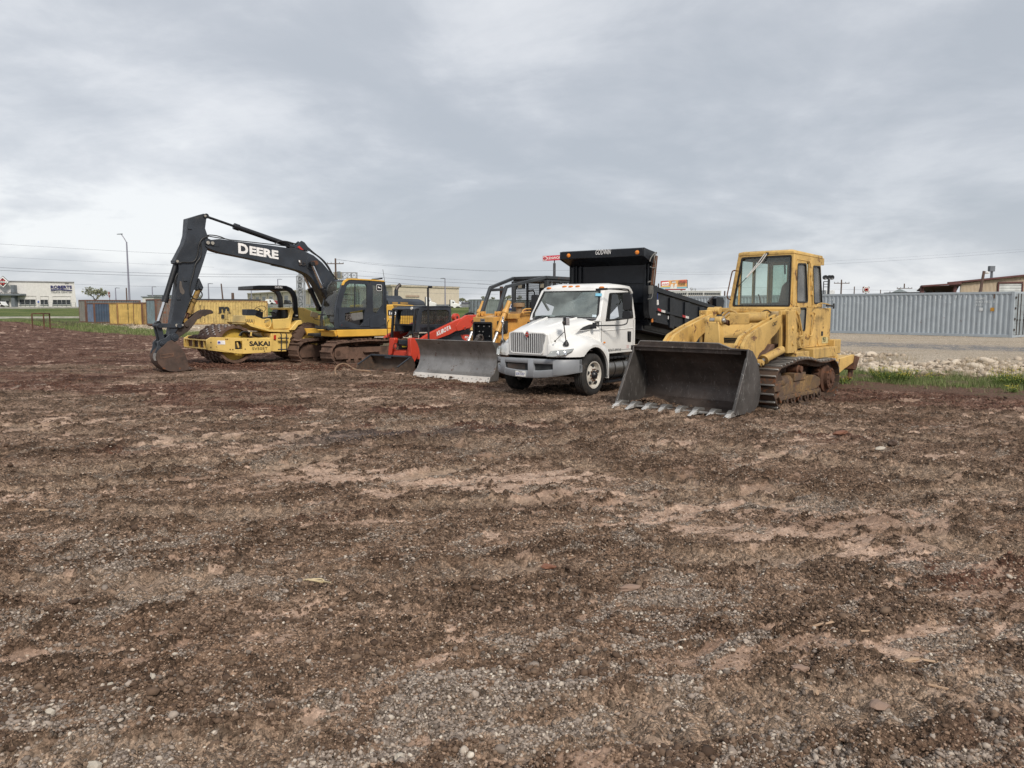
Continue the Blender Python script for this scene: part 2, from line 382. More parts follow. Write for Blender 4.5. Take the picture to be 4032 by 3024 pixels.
def lot_h(x,y,r):
 """relief of the churned lot; returns height and the material masks"""
 ca,sa=math.cos(.42),math.sin(.42);u,v=(x*ca+y*sa)*.72,(-x*sa+y*ca)*1.18
 wx,wy=u+.25*gn(x*1.3,y*1.3,5),v+.25*gn(x*1.3,y*1.3,6)
 g=fbm(wx*.55,wy*.8,11,5,.6);c=fbm(wx*.62+9,wy*.95,23,5,.6);rd=fbm(x*.22,y*.3,37,4,.55)
 bg=.10-.030*(r-3)+.05*np.clip(-x,-3,3)/3
 hf=fbm(wx*3.1,wy*4.3,97,5,.68);hf2=fbm(wx*3.7+5,wy*4.6,117,5,.68)
 gravel=sst(.8*g+bg-.04+.8*hf2,-.02,.5)
 crust=sst(.75*c-.05+.62*hf+seg_bias(x,y)+.18*np.exp(-((x+5)/4)**2-((y-11.5)/2.4)**2)+.1*3*np.exp(-((x+.2)/2.2)**2-((y-8.8)/.8)**2),.12,.42)*(1-gravel*.8)
 cl=1-.85*crust
 near=np.clip((14-r)/8,0,1)
 h=.035*fbm(x*.45,y*.45,3,3)+.05*fbm(wx*1.9,wy*2.5,41,3)
 b1=fbm(wx*4.6,wy*6.2,51,4,.62);h=h+cl*.08*np.maximum(0,b1-.04)**1.1
 b2=gn(x*17,y*19,61);b3=gn(x*41,y*44,62);b4=gn(x*90,y*95,63)
 lum=sst(fbm(wx*1.1,wy*1.4,131,3),-.35,.25)
 bil=.085*np.abs(gn(wx*9+.5*b2,wy*11,141))+.050*np.abs(gn(x*21,y*23,142))+.018*np.abs(b3)
 h=h+cl*(.25+.75*lum)*(1-.55*gravel)*bil+near*(.3+.7*cl)*.005*b4+(1-cl)*(.004*b3+.005*b2)
 fl=fbm(wx*3.1+4,wy*4.4,81,3,.6)
 h=h+crust*.010*sst(np.abs(fl),.05,0)
 press=np.zeros(x.shape);rdg=np.zeros(x.shape)
 for x0,y0,x1,y1,hw,pt in RUNS:
  dx,dy=x1-x0,y1-y0;L_=math.hypot(dx,dy);t_=((x-x0)*dx+(y-y0)*dy)/L_;s_=(-(x-x0)*dy+(y-y0)*dx)/L_+.18*gn(t_*.35,t_*0+x0,7)
  m=sst(np.abs(s_),hw,hw*.7)*sst(t_,0,1.2)*sst(t_,L_,L_-1.2)*sst(fbm(t_*.5,s_*.5,int(x0*7)+90,2),-.35,.1)
  ridge=sst(np.abs(s_),hw+.16,hw)*(1-sst(np.abs(s_),hw,hw*.7))*sst(t_,0,1.2)*sst(t_,L_,L_-1.2)
  h=h*(1-.55*m)-.035*m+.022*m*np.sin(2*math.pi*(t_+.35*np.abs(s_))/pt)+.045*ridge*(.5+fbm(x*3,y*3,15,2));press=np.maximum(press,m);rdg=np.maximum(rdg,np.clip(ridge,0,1))
 dark=np.exp(-(((x+1.9+.35*gn(x,y,8)))/1.7)**2-((y-12.2-.25*x-.5*gn(x*.8,y*.8,9))/.42)**2)
 LH['clod']=np.clip(.85*rdg*sst(fbm(x*3,y*3,171,3),-.4,.1)+cl*(.35+.65*lum)*sst(b1,-.25,.25)*(1-.6*gravel)*(1-.6*press),0,1)
 return h,gravel,crust,press,rd,dark
def ground_h(x,y):
 x=np.asarray(x,float);y=np.asarray(y,float);b,d=base_h(x,y);r=np.hypot(x,y)
 lot=lot_h(x,y,r)[0];k=sst(d,.6,-.4);return b+lot*k+(1-k)*.02*fbm(x*1.5,y*1.5,5,3)
def gz(x,y):return float(ground_h(np.array([x]),np.array([y]))[0])
def make_ground():
 rs=[.35,.8,1.3,1.8,2.2];r=2.45
 while r<170:rs.append(r);r+=.0021*r*(r/3)**.5 if r<60 else .02*r
 rs+=[200,260,350,500,800,1400,2600,4500];rs=np.array(rs)
 fine=np.arange(-38,38.001,.078);a_=np.concatenate([np.arange(-180,-60,6),np.arange(-60,-38,.6),fine,np.arange(38.6,60,.6),np.arange(60,180,6)])
 an=np.radians(a_);R_,A_=np.meshgrid(rs,an,indexing='ij');x,y=R_*np.sin(A_),R_*np.cos(A_)
 nr,na=R_.shape;xf,yf,rf=x.ravel(),y.ravel(),R_.ravel()
 b,d=base_h(xf,yf);lh,gr,cru,pr,rd,dk=lot_h(xf,yf,rf);cld=LH['clod'];k=sst(d,.6,-.4)
 z=b+lh*k+(1-k)*.02*fbm(xf*1.5,yf*1.5,5,3)
 z+=(1-k)*sst(rf,60,40)*(.03*np.abs(gn(xf*7,yf*7,161))+.02*np.abs(gn(xf*17,yf*17,162)))
 z+=(1-k)*sst(yf,60,90)*.1*fbm(xf*.3,yf*.3,9,3)
 co=np.empty((nr*na+1,3),np.float32);co[:-1,0]=xf;co[:-1,1]=yf;co[:-1,2]=z;co[-1]=(0,0,z[:na].mean())
 i=np.arange(nr-1)[:,None]*na;j=np.arange(na)[None,:];j2=(j+1)%na
 q=np.stack([i+j,i+j2,i+na+j2,i+na+j],-1).reshape(-1,4)[:,::-1]
 tri=np.stack([np.full(na,nr*na),(np.arange(na)+1)%na,np.arange(na)],-1)[:,::-1]
 me=bpy.data.meshes.new('ground');me.vertices.add(len(co));me.vertices.foreach_set('co',co.ravel())
 nl=q.size+tri.size;me.loops.add(nl);me.loops.foreach_set('vertex_index',np.concatenate([q.ravel(),tri.ravel()]).astype(np.int32))
 npoly=len(q)+len(tri);me.polygons.add(npoly)
 ls=np.concatenate([np.arange(len(q))*4,q.size+np.arange(len(tri))*3]).astype(np.int32);me.polygons.foreach_set('loop_start',ls)
 me.update(calc_edges=True);me.validate()
 def at(n,v):a=me.attributes.new(n,'FLOAT','POINT');a.data.foreach_set('value',np.append(v,0).astype(np.float32))
 at('gravel',gr*k);at('crust',cru*k);at('press',pr*k);at('edge',d)
 red=np.clip(sst(rd+.022*(rf-20)+.25*sst(-xf,4,14)*sst(rf,9,22)+.42*np.exp(-((xf-3.0)/1.6)**2-((yf-3.6)/1.6)**2),.1,.4)+sst(d,-3.3,-2.4),0,1)
 at('red',red);at('dark',dk);at('lot',k);at('clod',cld)
 me.shade_smooth()
 o=bpy.data.objects.new('ground',me);col.objects.link(o);o['kind']='structure'
 if me.polygons[len(q)//2].normal.z<0:me.flip_normals()
 return o
GROUND=make_ground()
def ground_mat():
 N=NT('churned_ground');b=N.b;A=N.attr;P=N.tc.outputs['Object']
 nf=N.noise(55,5,.65);nm=N.noise(7,6,.6);nl_=N.noise(.9,5,.55);ns=N.noise(22,6,.7,dist=.3)
 soil=N.mix(N.step(nm,.3,.7),(.215,.145,.102),(.39,.275,.20))
 soil=N.mix(N.step(nl_,.35,.65),soil,N.mix(N.step(ns,.35,.65),(.155,.10,.068),(.28,.19,.132)))
 redc=N.mix(N.step(ns,.3,.7),(.085,.038,.026),(.18,.088,.060))
 redc=N.mix(N.step(N.noise(1.4,5,.6),.45,.62),redc,N.mix(nf,(.19,.105,.075),(.27,.165,.125)))
 c=N.mix(N.math('MULTIPLY',A('red'),.85),soil,redc)
 c=N.mix(N.math('MULTIPLY',N.step(N.math('ADD',A('clod'),N.math('MULTIPLY',N.math('SUBTRACT',ns,.5),.9)),.25,.85),.8),c,N.mix(A('red'),N.mix(nf,(.066,.043,.029),(.13,.087,.059)),N.mix(nf,(.060,.027,.019),(.12,.057,.039))))
 crust=N.mix(N.step(nm,.3,.7),(.37,.25,.185),(.57,.42,.325))
 cm=N.step(N.math('ADD',A('crust'),N.math('MULTIPLY',N.math('SUBTRACT',ns,.5),1.1)),.45,.8)
 c=N.mix(N.math('MULTIPLY',cm,.8),c,crust)
 v1=N.vor(62,out='Color');vs=N.n('ShaderNodeSeparateColor');N.l(v1,vs.inputs[0])
 d1=N.vor(62)
 stone=N.mix(vs.outputs[0],(.12,.10,.085),(.40,.34,.28))
 gm=N.step(N.math('ADD',A('gravel'),N.math('MULTIPLY',N.math('SUBTRACT',N.noise(11,6,.65),.5),1.3)),.35,.62)
 gm2=N.math('MULTIPLY',gm,N.step(d1,.55,.35))
 c=N.mix(N.math('MULTIPLY',gm,.55),c,(.28,.218,.168));c=N.mix(N.math('MULTIPLY',gm2,.8),c,stone)
 sp=N.n('ShaderNodeSeparateColor');N.l(N.vor(38,out='Color'),sp.inputs[0])
 chips=N.math('MULTIPLY',N.step(sp.outputs[1],.93,.96),N.step(N.vor(38),.34,.24));c=N.mix(chips,c,(.5,.45,.38))
 c=N.mix(N.math('MULTIPLY',A('press'),.78),c,N.mix(ns,(.215,.155,.11),(.40,.295,.215)))
 moist=N.step(N.math('ADD',N.noise(.42,5,.6,sc3=(.75,1.5,1)),N.math('MULTIPLY',N.math('SUBTRACT',nm,.5),.35)),.47,.60,0,.72)
 c=N.mix(moist,c,N.mix(1.0,c,(.50,.44,.40),'MULTIPLY'))
 c=N.mix(N.math('MULTIPLY',A('dark'),N.step(ns,.3,.6,.5,.9)),c,(.05,.045,.047))
 ed=A('edge')
 weed=N.mix(N.math('MULTIPLY',N.step(N.math('ADD',N.noise(1.3,7,.7),N.math('MULTIPLY',N.step(ed,1.2,4),.12)),.54,.64),.6),N.mix(ns,(.10,.055,.038),(.20,.125,.09)),N.mix(ns,(.075,.09,.035),(.16,.175,.08)))
 calic=N.mix(N.step(N.noise(.35,6,.6,sc3=(.5,1.6,1)),.3,.7),N.mix(nf,(.34,.275,.205),(.50,.42,.325)),N.mix(nf,(.41,.345,.265),(.57,.495,.40)))
 calic=N.mix(N.math('MULTIPLY',N.step(N.math('ABSOLUTE',N.math('SUBTRACT',ed,17)),3.4,1.2),N.step(N.noise(2.2,6,.7),.35,.55)),calic,N.mix(nf,(.13,.13,.135),(.32,.31,.30)))
 grass=N.mix(N.step(N.noise(.25,7,.65,sc3=(.35,1.6,1)),.38,.62),N.mix(ns,(.05,.085,.018),(.085,.125,.03)),N.mix(ns,(.115,.15,.045),(.19,.195,.075)))
 spx=N.n('ShaderNodeSeparateXYZ');N.l(P,spx.inputs[0])
 fg=N.step(N.math('ADD',N.math('ADD',spx.outputs[1],N.math('MULTIPLY',spx.outputs[0],.25)),N.math('MULTIPLY',nl_,6)),76,82)
 beyond=N.mix(N.step(N.math('ADD',ed,N.math('MULTIPLY',N.math('SUBTRACT',nm,.5),3)),6.5,8.5),weed,calic)
 beyond=N.mix(fg,beyond,grass)
 lm=N.step(N.math('ADD',A('lot'),N.math('MULTIPLY',N.math('SUBTRACT',nm,.5),.8)),.35,.6)
 c=N.mix(lm,beyond,c)
 cells=[]
 for sc_ in(34,80):
  x=N.n('ShaderNodeSeparateColor');N.l(N.vor(sc_,out='Color'),x.inputs[0]);cells.append(x.outputs[0])
 gr_=N.math('MULTIPLY',N.math('ADD',.50,N.math('MULTIPLY',cells[0],.95)),N.math('ADD',.62,N.math('MULTIPLY',cells[1],.78)))
 gr_=N.math('ADD',N.math('MULTIPLY',gr_,N.math('SUBTRACT',1.0,N.math('MULTIPLY',cm,.55))),N.math('MULTIPLY',cm,.55))
 c=N.mix(N.math('MAXIMUM',lm,.75),c,N.mix(1.0,c,gr_,'MULTIPLY'))
 N.set(b.inputs['Base Color'],c);b.inputs['Roughness'].default_value=.95;b.inputs['Specular IOR Level'].default_value=.18
 d34,d80=N.vor(34),N.vor(80)
 cr_=N.math('MULTIPLY',N.math('ADD',N.math('MULTIPLY',N.math('SUBTRACT',.6,d34),1.2),N.math('MULTIPLY',N.math('SUBTRACT',.6,d80),.7)),N.math('SUBTRACT',1.0,N.math('MULTIPLY',cm,.7)))
 h=N.math('ADD',N.math('ADD',cr_,N.math('MULTIPLY',nf,.5)),N.math('ADD',N.math('MULTIPLY',ns,.9),N.math('MULTIPLY',gm2,N.math('MULTIPLY',N.math('SUBTRACT',.5,d1),1.2))))
 N.l(N.bump(h,.9,.022),b.inputs['Normal'])
 return N.m
GROUND.data.materials.append(ground_mat())
ICO=None
def ico(k=1):
 bm=bmesh.new();bmesh.ops.create_icosphere(bm,subdivisions=k,radius=1);v=np.array([x.co[:]for x in bm.verts]);f=np.array([[a.index for a in x.verts]for x in bm.faces]);bm.free();return v,f
def scatter(name,pos,size,mat_,seed,flat_=.7,sub=1,smooth=True,sink=.25,colr=None):
 rg=np.random.default_rng(seed);V0,F0=ico(sub);n=len(pos);nv=len(V0)
 jit=1+rg.uniform(-.28,.28,(8,nv));T_=V0[None]*jit[:,:,None];k=rg.integers(0,8,n)
 v=T_[k]*(size[:,None]*np.stack([rg.uniform(.75,1.3,n),rg.uniform(.6,1.05,n),rg.uniform(.45,.8,n)*flat_/.7],-1))[:,None,:]
 a=rg.uniform(0,6.283,n);ca,sa=np.cos(a)[:,None],np.sin(a)[:,None];tl=rg.uniform(-.5,.5,n);ct,st=np.cos(tl)[:,None],np.sin(tl)[:,None]
 x,y,z=v[...,0],v[...,1],v[...,2];x,z=x*ct-z*st,x*st+z*ct;x,y=x*ca-y*sa,x*sa+y*ca
 co=np.stack([x+pos[:,None,0],y+pos[:,None,1],z+(pos[:,2]+size*(.5-sink)*.6)[:,None]],-1).reshape(-1,3).astype(np.float32)
 fs=(F0[None]+(np.arange(n)*nv)[:,None,None]).reshape(-1,3).astype(np.int32)
 me=bpy.data.meshes.new(name);me.vertices.add(len(co));me.vertices.foreach_set('co',co.ravel());me.loops.add(fs.size);me.loops.foreach_set('vertex_index',fs.ravel())
 me.polygons.add(len(fs));me.polygons.foreach_set('loop_start',np.arange(len(fs),dtype=np.int32)*3);me.update(calc_edges=True)
 at=me.attributes.new('tone','FLOAT','POINT');at.data.foreach_set('value',np.repeat(rg.uniform(0,1,n)if colr is None else colr,nv).astype(np.float32))
 if smooth:me.shade_smooth()
 me.materials.append(mat_);o=bpy.data.objects.new(name,me);col.objects.link(o);return o
def tone_mat(name,stops,rough=.9,bump=.3,bs=120,jit=.25):
 N=NT(name);r=N.n('ShaderNodeValToRGB');N.l(N.attr('tone'),r.inputs[0]);cr=r.color_ramp
 while len(cr.elements)>1:cr.elements.remove(cr.elements[-1])
 for i,(p,c)in enumerate(stops):
  e=cr.elements[0]if i==0 else cr.elements.new(p);e.position=p;e.color=(*c,1)
 k=N.mix(N.step(N.noise(bs*.5,4),.3,.7,0,jit),r.outputs[0],(.05,.04,.03));N.set(N.b.inputs['Base Color'],k);N.b.inputs['Roughness'].default_value=rough
 N.b.inputs['Specular IOR Level'].default_value=.25
 N.l(N.bump(N.noise(bs,4),bump,.006),N.b.inputs['Normal']);return N.m
M_GRAV=tone_mat('gravel_stones',[(0,(.12,.094,.077)),(.3,(.23,.187,.155)),(.6,(.33,.272,.228)),(.85,(.43,.36,.30)),(.95,(.53,.455,.375)),(1,(.70,.63,.53))])
M_CLOD=tone_mat('soil_clods',[(0,(.065,.04,.027)),(.5,(.125,.08,.054)),(.85,(.19,.13,.09)),(1,(.26,.18,.13))])
M_REDC=tone_mat('red_clods',[(0,(.07,.03,.02)),(.6,(.13,.06,.038)),(1,(.24,.13,.09))])
M_CRUMB=tone_mat('soil_crumbs',[(0,(.09,.056,.037)),(.4,(.20,.131,.089)),(.75,(.33,.225,.157)),(.93,(.42,.30,.22)),(1,(.56,.47,.38))])
def field(n,r0,r1,p,seed,ang=39):
 rg=np.random.default_rng(seed);u=rg.uniform(0,1,n);r=(r0**(1-p)+u*(r1**(1-p)-r0**(1-p)))**(1/(1-p))if p!=1 else r0*(r1/r0)**u
 a=np.radians(rg.uniform(-ang,ang,n));return r*np.sin(a),r*np.cos(a),r,rg
def stones():
 x,y,r,rg=field(300000,2.5,17,1.0,1)
 h,g,c,pr,rd,dk=lot_h(x,y,r);d=edge_d(x,y)
 keep=(rg.uniform(0,1,len(x))<(sst(g+.35*gn(x*5,y*5,33)-.35*pr,.25,.75)*.82+.05*(1-c)))&(d<-.3)
 x,y,r,h=x[keep],y[keep],r[keep],h[keep];size=np.clip(rg.lognormal(-4.97,.38,len(x)),.0035,.03)*(1+.02*r)
 tag(scatter('gravel',np.stack([x,y,h],-1),size,M_GRAV,2),kind='stuff',label='loose grey gravel strewn over the churned dirt lot',cat='gravel')
 x,y,r,rg=field(230000,2.5,24,1.0,5)
 h,g,c,pr,rd,dk=lot_h(x,y,r);d=edge_d(x,y)
 cl=fbm(x*1.4,y*1.8,44,3);keep=(rg.uniform(0,1,len(x))<sst(cl-.35*g-.3*c-.2*pr,-.12,.3))&(d<-.2)
 x,y,r,h,rd=x[keep],y[keep],r[keep],h[keep],rd[keep];size=np.clip(rg.lognormal(-4.95,.45,len(x)),.004,.028)*(1+.05*r)
 red=sst(rd+.022*(r-20)+.25*sst(-x,4,14)*sst(r,9,22),.1,.4)>rg.uniform(.2,.8,len(x))
 xs_,ys_,rs_,rg2=field(200000,2.5,12,1.0,9);hs_,gs_,cs_,ps_,rr_,_=lot_h(xs_,ys_,rs_);kk=(rg2.uniform(0,1,len(xs_))<.85-.75*gs_-.6*cs_-.6*ps_)&(edge_d(xs_,ys_)<-.2)
 tag(scatter('crumbs',np.stack([xs_,ys_,hs_],-1)[kk],np.clip(rg2.lognormal(-5.35,.4,kk.sum()),.0025,.012)*(1+.05*rs_[kk]),M_CRUMB,10,smooth=False),kind='stuff',label='fine crumbs of soil covering the near ground',cat='crumbs')
 tag(scatter('dirt',np.stack([x,y,h],-1)[~red],size[~red],M_CLOD,6,smooth=False),kind='stuff',label='crumbs and clods of dark brown soil',cat='dirt')
 tag(scatter('dirt',np.stack([x,y,h],-1)[red],size[red],M_REDC,7,smooth=False),kind='stuff',label='crumbs and clods of dark red soil towards the machines',cat='dirt')
stones()
MUD=(.155,.085,.058)
M_CATY=mat('faded_yellow_paint',(.62,.405,.13),.6,dirt=.44,dcol=(.26,.165,.075),var=.13,rust=.36,rcol=(.10,.05,.028),streak=.5,scol=(.20,.12,.06),bump=.12)
M_STEELD=mat('dark_bare_steel',(.085,.074,.068),.5,.55,dirt=.45,dcol=(.13,.085,.06),var=.2,rust=.2,scratch=.6,wcol=(.30,.28,.26),bump=.25,bs=25)
M_STEELW=mat('worn_bright_steel',(.42,.41,.39),.42,.75,dirt=.3,dcol=(.2,.15,.11),var=.15,rust=.1,bump=.25,bs=35)
M_EDGE=mat('ground_bright_edge',(.58,.57,.55),.5,.35,dirt=.15,dcol=(.3,.22,.16),var=.12,rust=.12,bump=.15)
M_TRK=mat('track_steel_brown',(.085,.062,.048),.75,.35,dirt=.7,dcol=(.125,.075,.05),var=.25,rust=.45,bump=.5,bs=22)
M_MUDDY=mat('mud_caked_steel',(.10,.062,.045),.93,0,dirt=.8,dcol=(.17,.10,.07),var=.3,rust=0,bump=1.0,bs=14)
M_TIRE=mat('tyre_rubber',(.022,.021,.02),.8,dirt=.35,dcol=(.12,.095,.075),var=.2,bump=.3,bs=30)
M_BLACK=mat('black_paint',(.012,.013,.016),.42,dirt=.12,dcol=(.05,.045,.04),var=.25,bump=.08,coat=.1)
M_HOSE=mat('black_hose',(.015,.015,.015),.55,dirt=.2,dcol=(.08,.06,.05),bump=.05)
M_CHROME=mat('chrome_rod',(.75,.75,.75),.18,1,dirt=.05,var=.05,bump=0)
M_RUSTY=mat('rusty_iron',(.13,.065,.04),.85,.2,dirt=.4,dcol=(.07,.035,.022),var=.3,rust=.5,bump=.4)
M_GLASS=glass('cab_glass',(.80,.88,.84),.03,.10)
M_GLASST=glass('tinted_glass',(.42,.50,.48),.03,.12,(.35,.36,.34))
M_WHITE=mat('white_paint',(.80,.80,.78),.32,dirt=.10,dcol=(.42,.38,.33),var=.03,bump=.02,coat=.35,zdust=None,streak=.10,scol=(.5,.46,.4))
M_SEAT=mat('black_vinyl',(.02,.02,.022),.5,dirt=.2,dcol=(.12,.1,.08),bump=.1)
M_WTXT=flat('white_lettering',(.90,.89,.87));M_KTXT=flat('black_lettering',(.02,.02,.02));M_RED=flat('red_plastic',(.5,.03,.02),.4)
M_AMB=flat('amber_lens',(.75,.24,.03),.3);M_LAMP=flat('clear_lens',(.7,.7,.66),.15)
M_DARKIN=flat('dark_interior',(.03,.032,.033),.8)
def track_loop(path,y0,y1,pitch,plate=.022,gh=.045,gw=.022,double=False,seed=0,rough=0.0):
 """shoes with grousers laid along a closed path in (x,z); returns mesh builder with mats 0 plate, 1 grouser, 2 chain"""
 P=[Vector(p)for p in path];n=len(P);L_=[0]
 for i in range(n):L_.append(L_[-1]+(P[(i+1)%n]-P[i]).length)
 tot=L_[-1];k=max(8,round(tot/pitch));pt=tot/k;rg=random.Random(seed)
 def pos(s_):
  s_%=tot
  for i in range(n):
   if L_[i+1]>=s_:return P[i].lerp(P[(i+1)%n],(s_-L_[i])/max(1e-6,L_[i+1]-L_[i]))
  return P[0]
 sgn=1 if area2(path)>0 else-1;mb=MB();ym=(y0+y1)/2
 for i in range(k):
  a,b=pos(i*pt),pos((i+1)*pt);d=(b-a).normalized();nn=Vector((d.y,-d.x))*sgn
  a2,b2=a+d*.006,b-d*.006
  j=[rg.uniform(-rough,rough)for _ in range(4)]
  mb.mat(0).py([tuple(a2-nn*plate),tuple(b2-nn*plate),tuple(b2),tuple(a2)],y0+j[0],y1+j[1])
  for f in((.12,.6)if double else(.1,)):
   g0=a+d*pt*f;g1=g0+d*gw
   mb.mat(1).py([tuple(g0-nn*.004),tuple(g1-nn*.004),tuple(g1+nn*(gh+j[2])),tuple(g0+nn*(gh+j[2]))],y0+.004+j[0],y1-.004+j[1])
  for s_ in(-1,1):
   yc=ym+s_*min(.07,(y1-y0)*.2)
   mb.mat(2).py([tuple(a-nn*(plate+.095)),tuple(b-nn*(plate+.085)),tuple(b-nn*plate),tuple(a-nn*plate)],yc-.018,yc+.018)
 return mb
def mirror(pts):return[(a,-b,c)for a,b,c in pts]
L=Fr((5.11,16.41),42)
def make_loader():
 root=empty('crawler_loader',L.o,L.yaw);tag(root,'faded yellow crawler loader with a wide toothed bucket and glazed cab','crawler loader')
 S=lambda y,p:L.side(y,6,p);FR=lambda x,p:L.front(x,6,p)
 path=arc(1.04,.44,.42,-90,75,9)+[(.6,.90),(.36,.945),(-.1,.955),(-.4,.935),(-.95,.845),(-1.35,.83)]+arc(-1.72,.44,.42,80,235,9)+[(-1.75,.02),(-1.3,.0),(.9,.0)]
 for s in(1,-1):
  y0,y1=(.74,1.22)if s>0 else(-1.22,-.74)
  tr=track_loop(path,y0,y1,.172,gh=.04,gw=.03,double=False,seed=s,rough=.004).build('track',[M_TRK,M_STEELW,M_TRK],root,bevel=.003,seg=1)
  q=lambda a:a*s
  m=MB();m.lathe([(.05,-.1),(.33,-.1),(.35,-.08),(.35,.08),(.33,.1),(.12,.1),(.10,.16),(.03,.16)],(1.04,q(.98),.44),(0,s,0),28)
  m.build('idler',[M_TRK],root,bevel=.006)
  m=MB();m.lathe([(.05,-.12),(.30,-.12),(.31,-.05),(.31,.10),(.24,.13),(.235,.21),(.10,.22),(.09,.26),(.02,.26)],(-1.66,q(.98),.44),(0,s,0),28)
  for i in range(12):
   a=i*math.pi/6;m.cyl((-1.66+.19*math.cos(a),q(1.19),.44+.19*math.sin(a)),(-1.66+.19*math.cos(a),q(1.215),.44+.19*math.sin(a)),.018,n=6)
  for i in range(22):
   a=i*math.tau/22;c=(-1.66+.34*math.cos(a),.44+.34*math.sin(a));m.cyl((c[0],q(.93),c[1]),(c[0],q(1.03),c[1]),.035,n=6)
  m.build('sprocket',[M_RUSTY],root,bevel=.004)
  for i in range(6):
   x=.62-i*.36
   MB().lathe([(.04,-.14),(.11,-.14),(.115,-.05),(.085,-.04),(.085,.04),(.115,.05),(.11,.14),(.05,.14),(.05,.17)],(x,q(.98),.15),(0,s,0),16).build('track_roller',[M_TRK],root)
  m=MB();m.lathe([(.05,-.1),(.10,-.1),(.085,0),(.10,.1),(.07,.12),(.07,.17),(.02,.17)],(-.07,q(.98),.73),(0,s,0),16);m.box(-.12,-.02,*sorted((q(.84),q(.92))),.45,.75)
  m.build('carrier_roller',[M_RUSTY],root,bevel=.004)
  m=MB();m.py(rounded([(1.25,.20),(1.42,.30),(1.36,.40),(.62,.43),(.40,.56),(-.95,.56),(-1.28,.46),(-1.30,.32),(-1.0,.24)],.05),q(.86),q(1.10))
  m.py([(.9,.09),(1.0,.24),(-1.15,.24),(-1.0,.10),(-.95,.16),(.85,.16)],q(1.08),q(1.14))
  m.cyl((1.15,q(.98),.50),(.25,q(.98),.52),.11,n=16);m.box(-.35,.25,*sorted((q(.85),q(1.13))),.50,.66)
  m.cyl((1.32,q(1.12),.44),(1.32,q(1.17),.44),.06,n=12);m.box(.95,1.25,*sorted((q(1.10),q(1.15))),.36,.52)
  m.build('track_frame',[M_MUDDY if s<0 else mat('loader_frame_muddy',(.30,.185,.07),.8,.1,dirt=.95,dcol=(.105,.07,.05),var=.3,rust=.5,bump=.6,bs=18)],root,bevel=.012)
 m=MB();m.py([(.95,.55),(1.0,.85),(.4,1.25),(-2.5,1.25),(-2.5,.6),(-2.1,.4),(.7,.4)],-.70,.70);m.build('hull',[M_MUDDY],root,bevel=.02)
 fp=S(.0,[(1250,610),(1380,640)])
 m=MB();m.py([(.55,1.0),(.62,1.32),(.38,1.62),(.05,1.86),(-.45,1.93),(-.45,1.0)],-.50,.60);m.py([(.95,.95),(.98,1.12),(.6,1.34),(.5,1.34),(.5,.95)],-.35,.40)
 hood=m.build('hood',[M_CATY],root,bevel=.025)
 m=MB()
 for i in range(5):m.bar((.80-i*.055+.02,-.30,1.225+i*.032),(.80-i*.055+.02,.05,1.225+i*.032),.012,.03)
 m.build('louver',[M_DARKIN],hood)
 m=MB();m.box(-.40,-.22,-.98,.80,1.90,2.0);m.cyl((-.3,-.98,1.95),(-.3,-.80,1.95),.075);m.box(-.52,-.36,-.62,.82,1.96,2.02)
 m.build('cross_beam',[M_CATY],root,bevel=.02)
 x0,x1=-.44,-2.02;yl,yr=.78,-.56;zb,zt=2.02,3.17
 front=L.front(x0,6,[(1150,92),(1625,68),(1592,550),(1062,548)])
 yr=front[0][0];yl=front[1][0]
 glassf=L.front(x0,6,[(1178,118),(1605,96),(1588,536),(1098,534)])
 cab=MB().ringx(rounded(front,.05),rounded(glassf,.05),x0+.03,x0-.05).build('cab',[M_CATY],root,bevel=.01)
 m=MB().px(rounded(glassf,.05),x0-.012,x0-.02);m.build('windshield',[glass('loader_windshield',(.80,.90,.86),.03,.12)],cab,smooth=0)
 m=MB().ringx(rounded(inset(glassf,-.004),.05),rounded(inset(glassf,.03),.05),x0+.036,x0+.0);m.build('seal',[M_HOSE],cab)
 out=S(yl,[(1625,68),(1852,118),(1862,500),(1905,560),(1920,872),(1680,885),(1625,700),(1592,550)])
 side=[(x0,zt+.01),(-2.02,3.12),(-2.12,2.2),(-2.2,2.02),(-2.70,1.97),(-2.74,1.12),(-1.05,1.12),(-.62,1.55),(x0,2.0)]
 w1=rounded(S(yl,[(1650,168),(1722,168),(1736,500),(1642,500)]),.06)
 w2=rounded(S(yl,[(1657,548),(1725,545),(1712,742),(1672,742)]),.05)
 w3=rounded(S(yl,[(1782,188),(1842,192),(1860,508),(1790,512)]),.05)
 def wall(y,yo):
  """solid wall as strips around the three window openings"""
  m=MB();a,b=y,y+yo
  def bb(P):return min(p[0]for p in P),max(p[0]for p in P),min(p[1]for p in P),max(p[1]for p in P)
  for W_ in(w1,w2,w3):
   u0,u1,v0,v1=bb(W_);O=[]
   for(px,pz)in W_:
    cx,cz=(u0+u1)/2,(v0+v1)/2;dx,dz=px-cx,pz-cz;k=max(abs(dx)/((u1-u0)/2+.03),abs(dz)/((v1-v0)/2+.03));O.append((cx+dx/k,cz+dz/k))
   m.ringy(O,W_,a,b)
  A1,A2,A3=bb(w1),bb(w2),bb(w3);g=.03
  rect=lambda xa,xb,za,zb_:m.py([(xa,za),(xb,za),(xb,zb_),(xa,zb_)],a,b)if xb-xa>.002 and zb_-za>.002 else None
  top=3.13
  rect(A1[1]+g,x0,2.0,top);rect(A3[1]+g,A1[0]-g,A2[3]+g if False else 2.0,top)
  rect(A1[0]-g,A1[1]+g,A1[3]+g,top);rect(A1[0]-g,A1[1]+g,A2[3]+g,A1[2]-g)
  rect(A3[0]-g,A3[1]+g,A3[3]+g,top-.01);rect(-2.06,A3[0]-g,2.0,top-.02);rect(A3[0]-g,A3[1]+g,2.0,A3[2]-g)
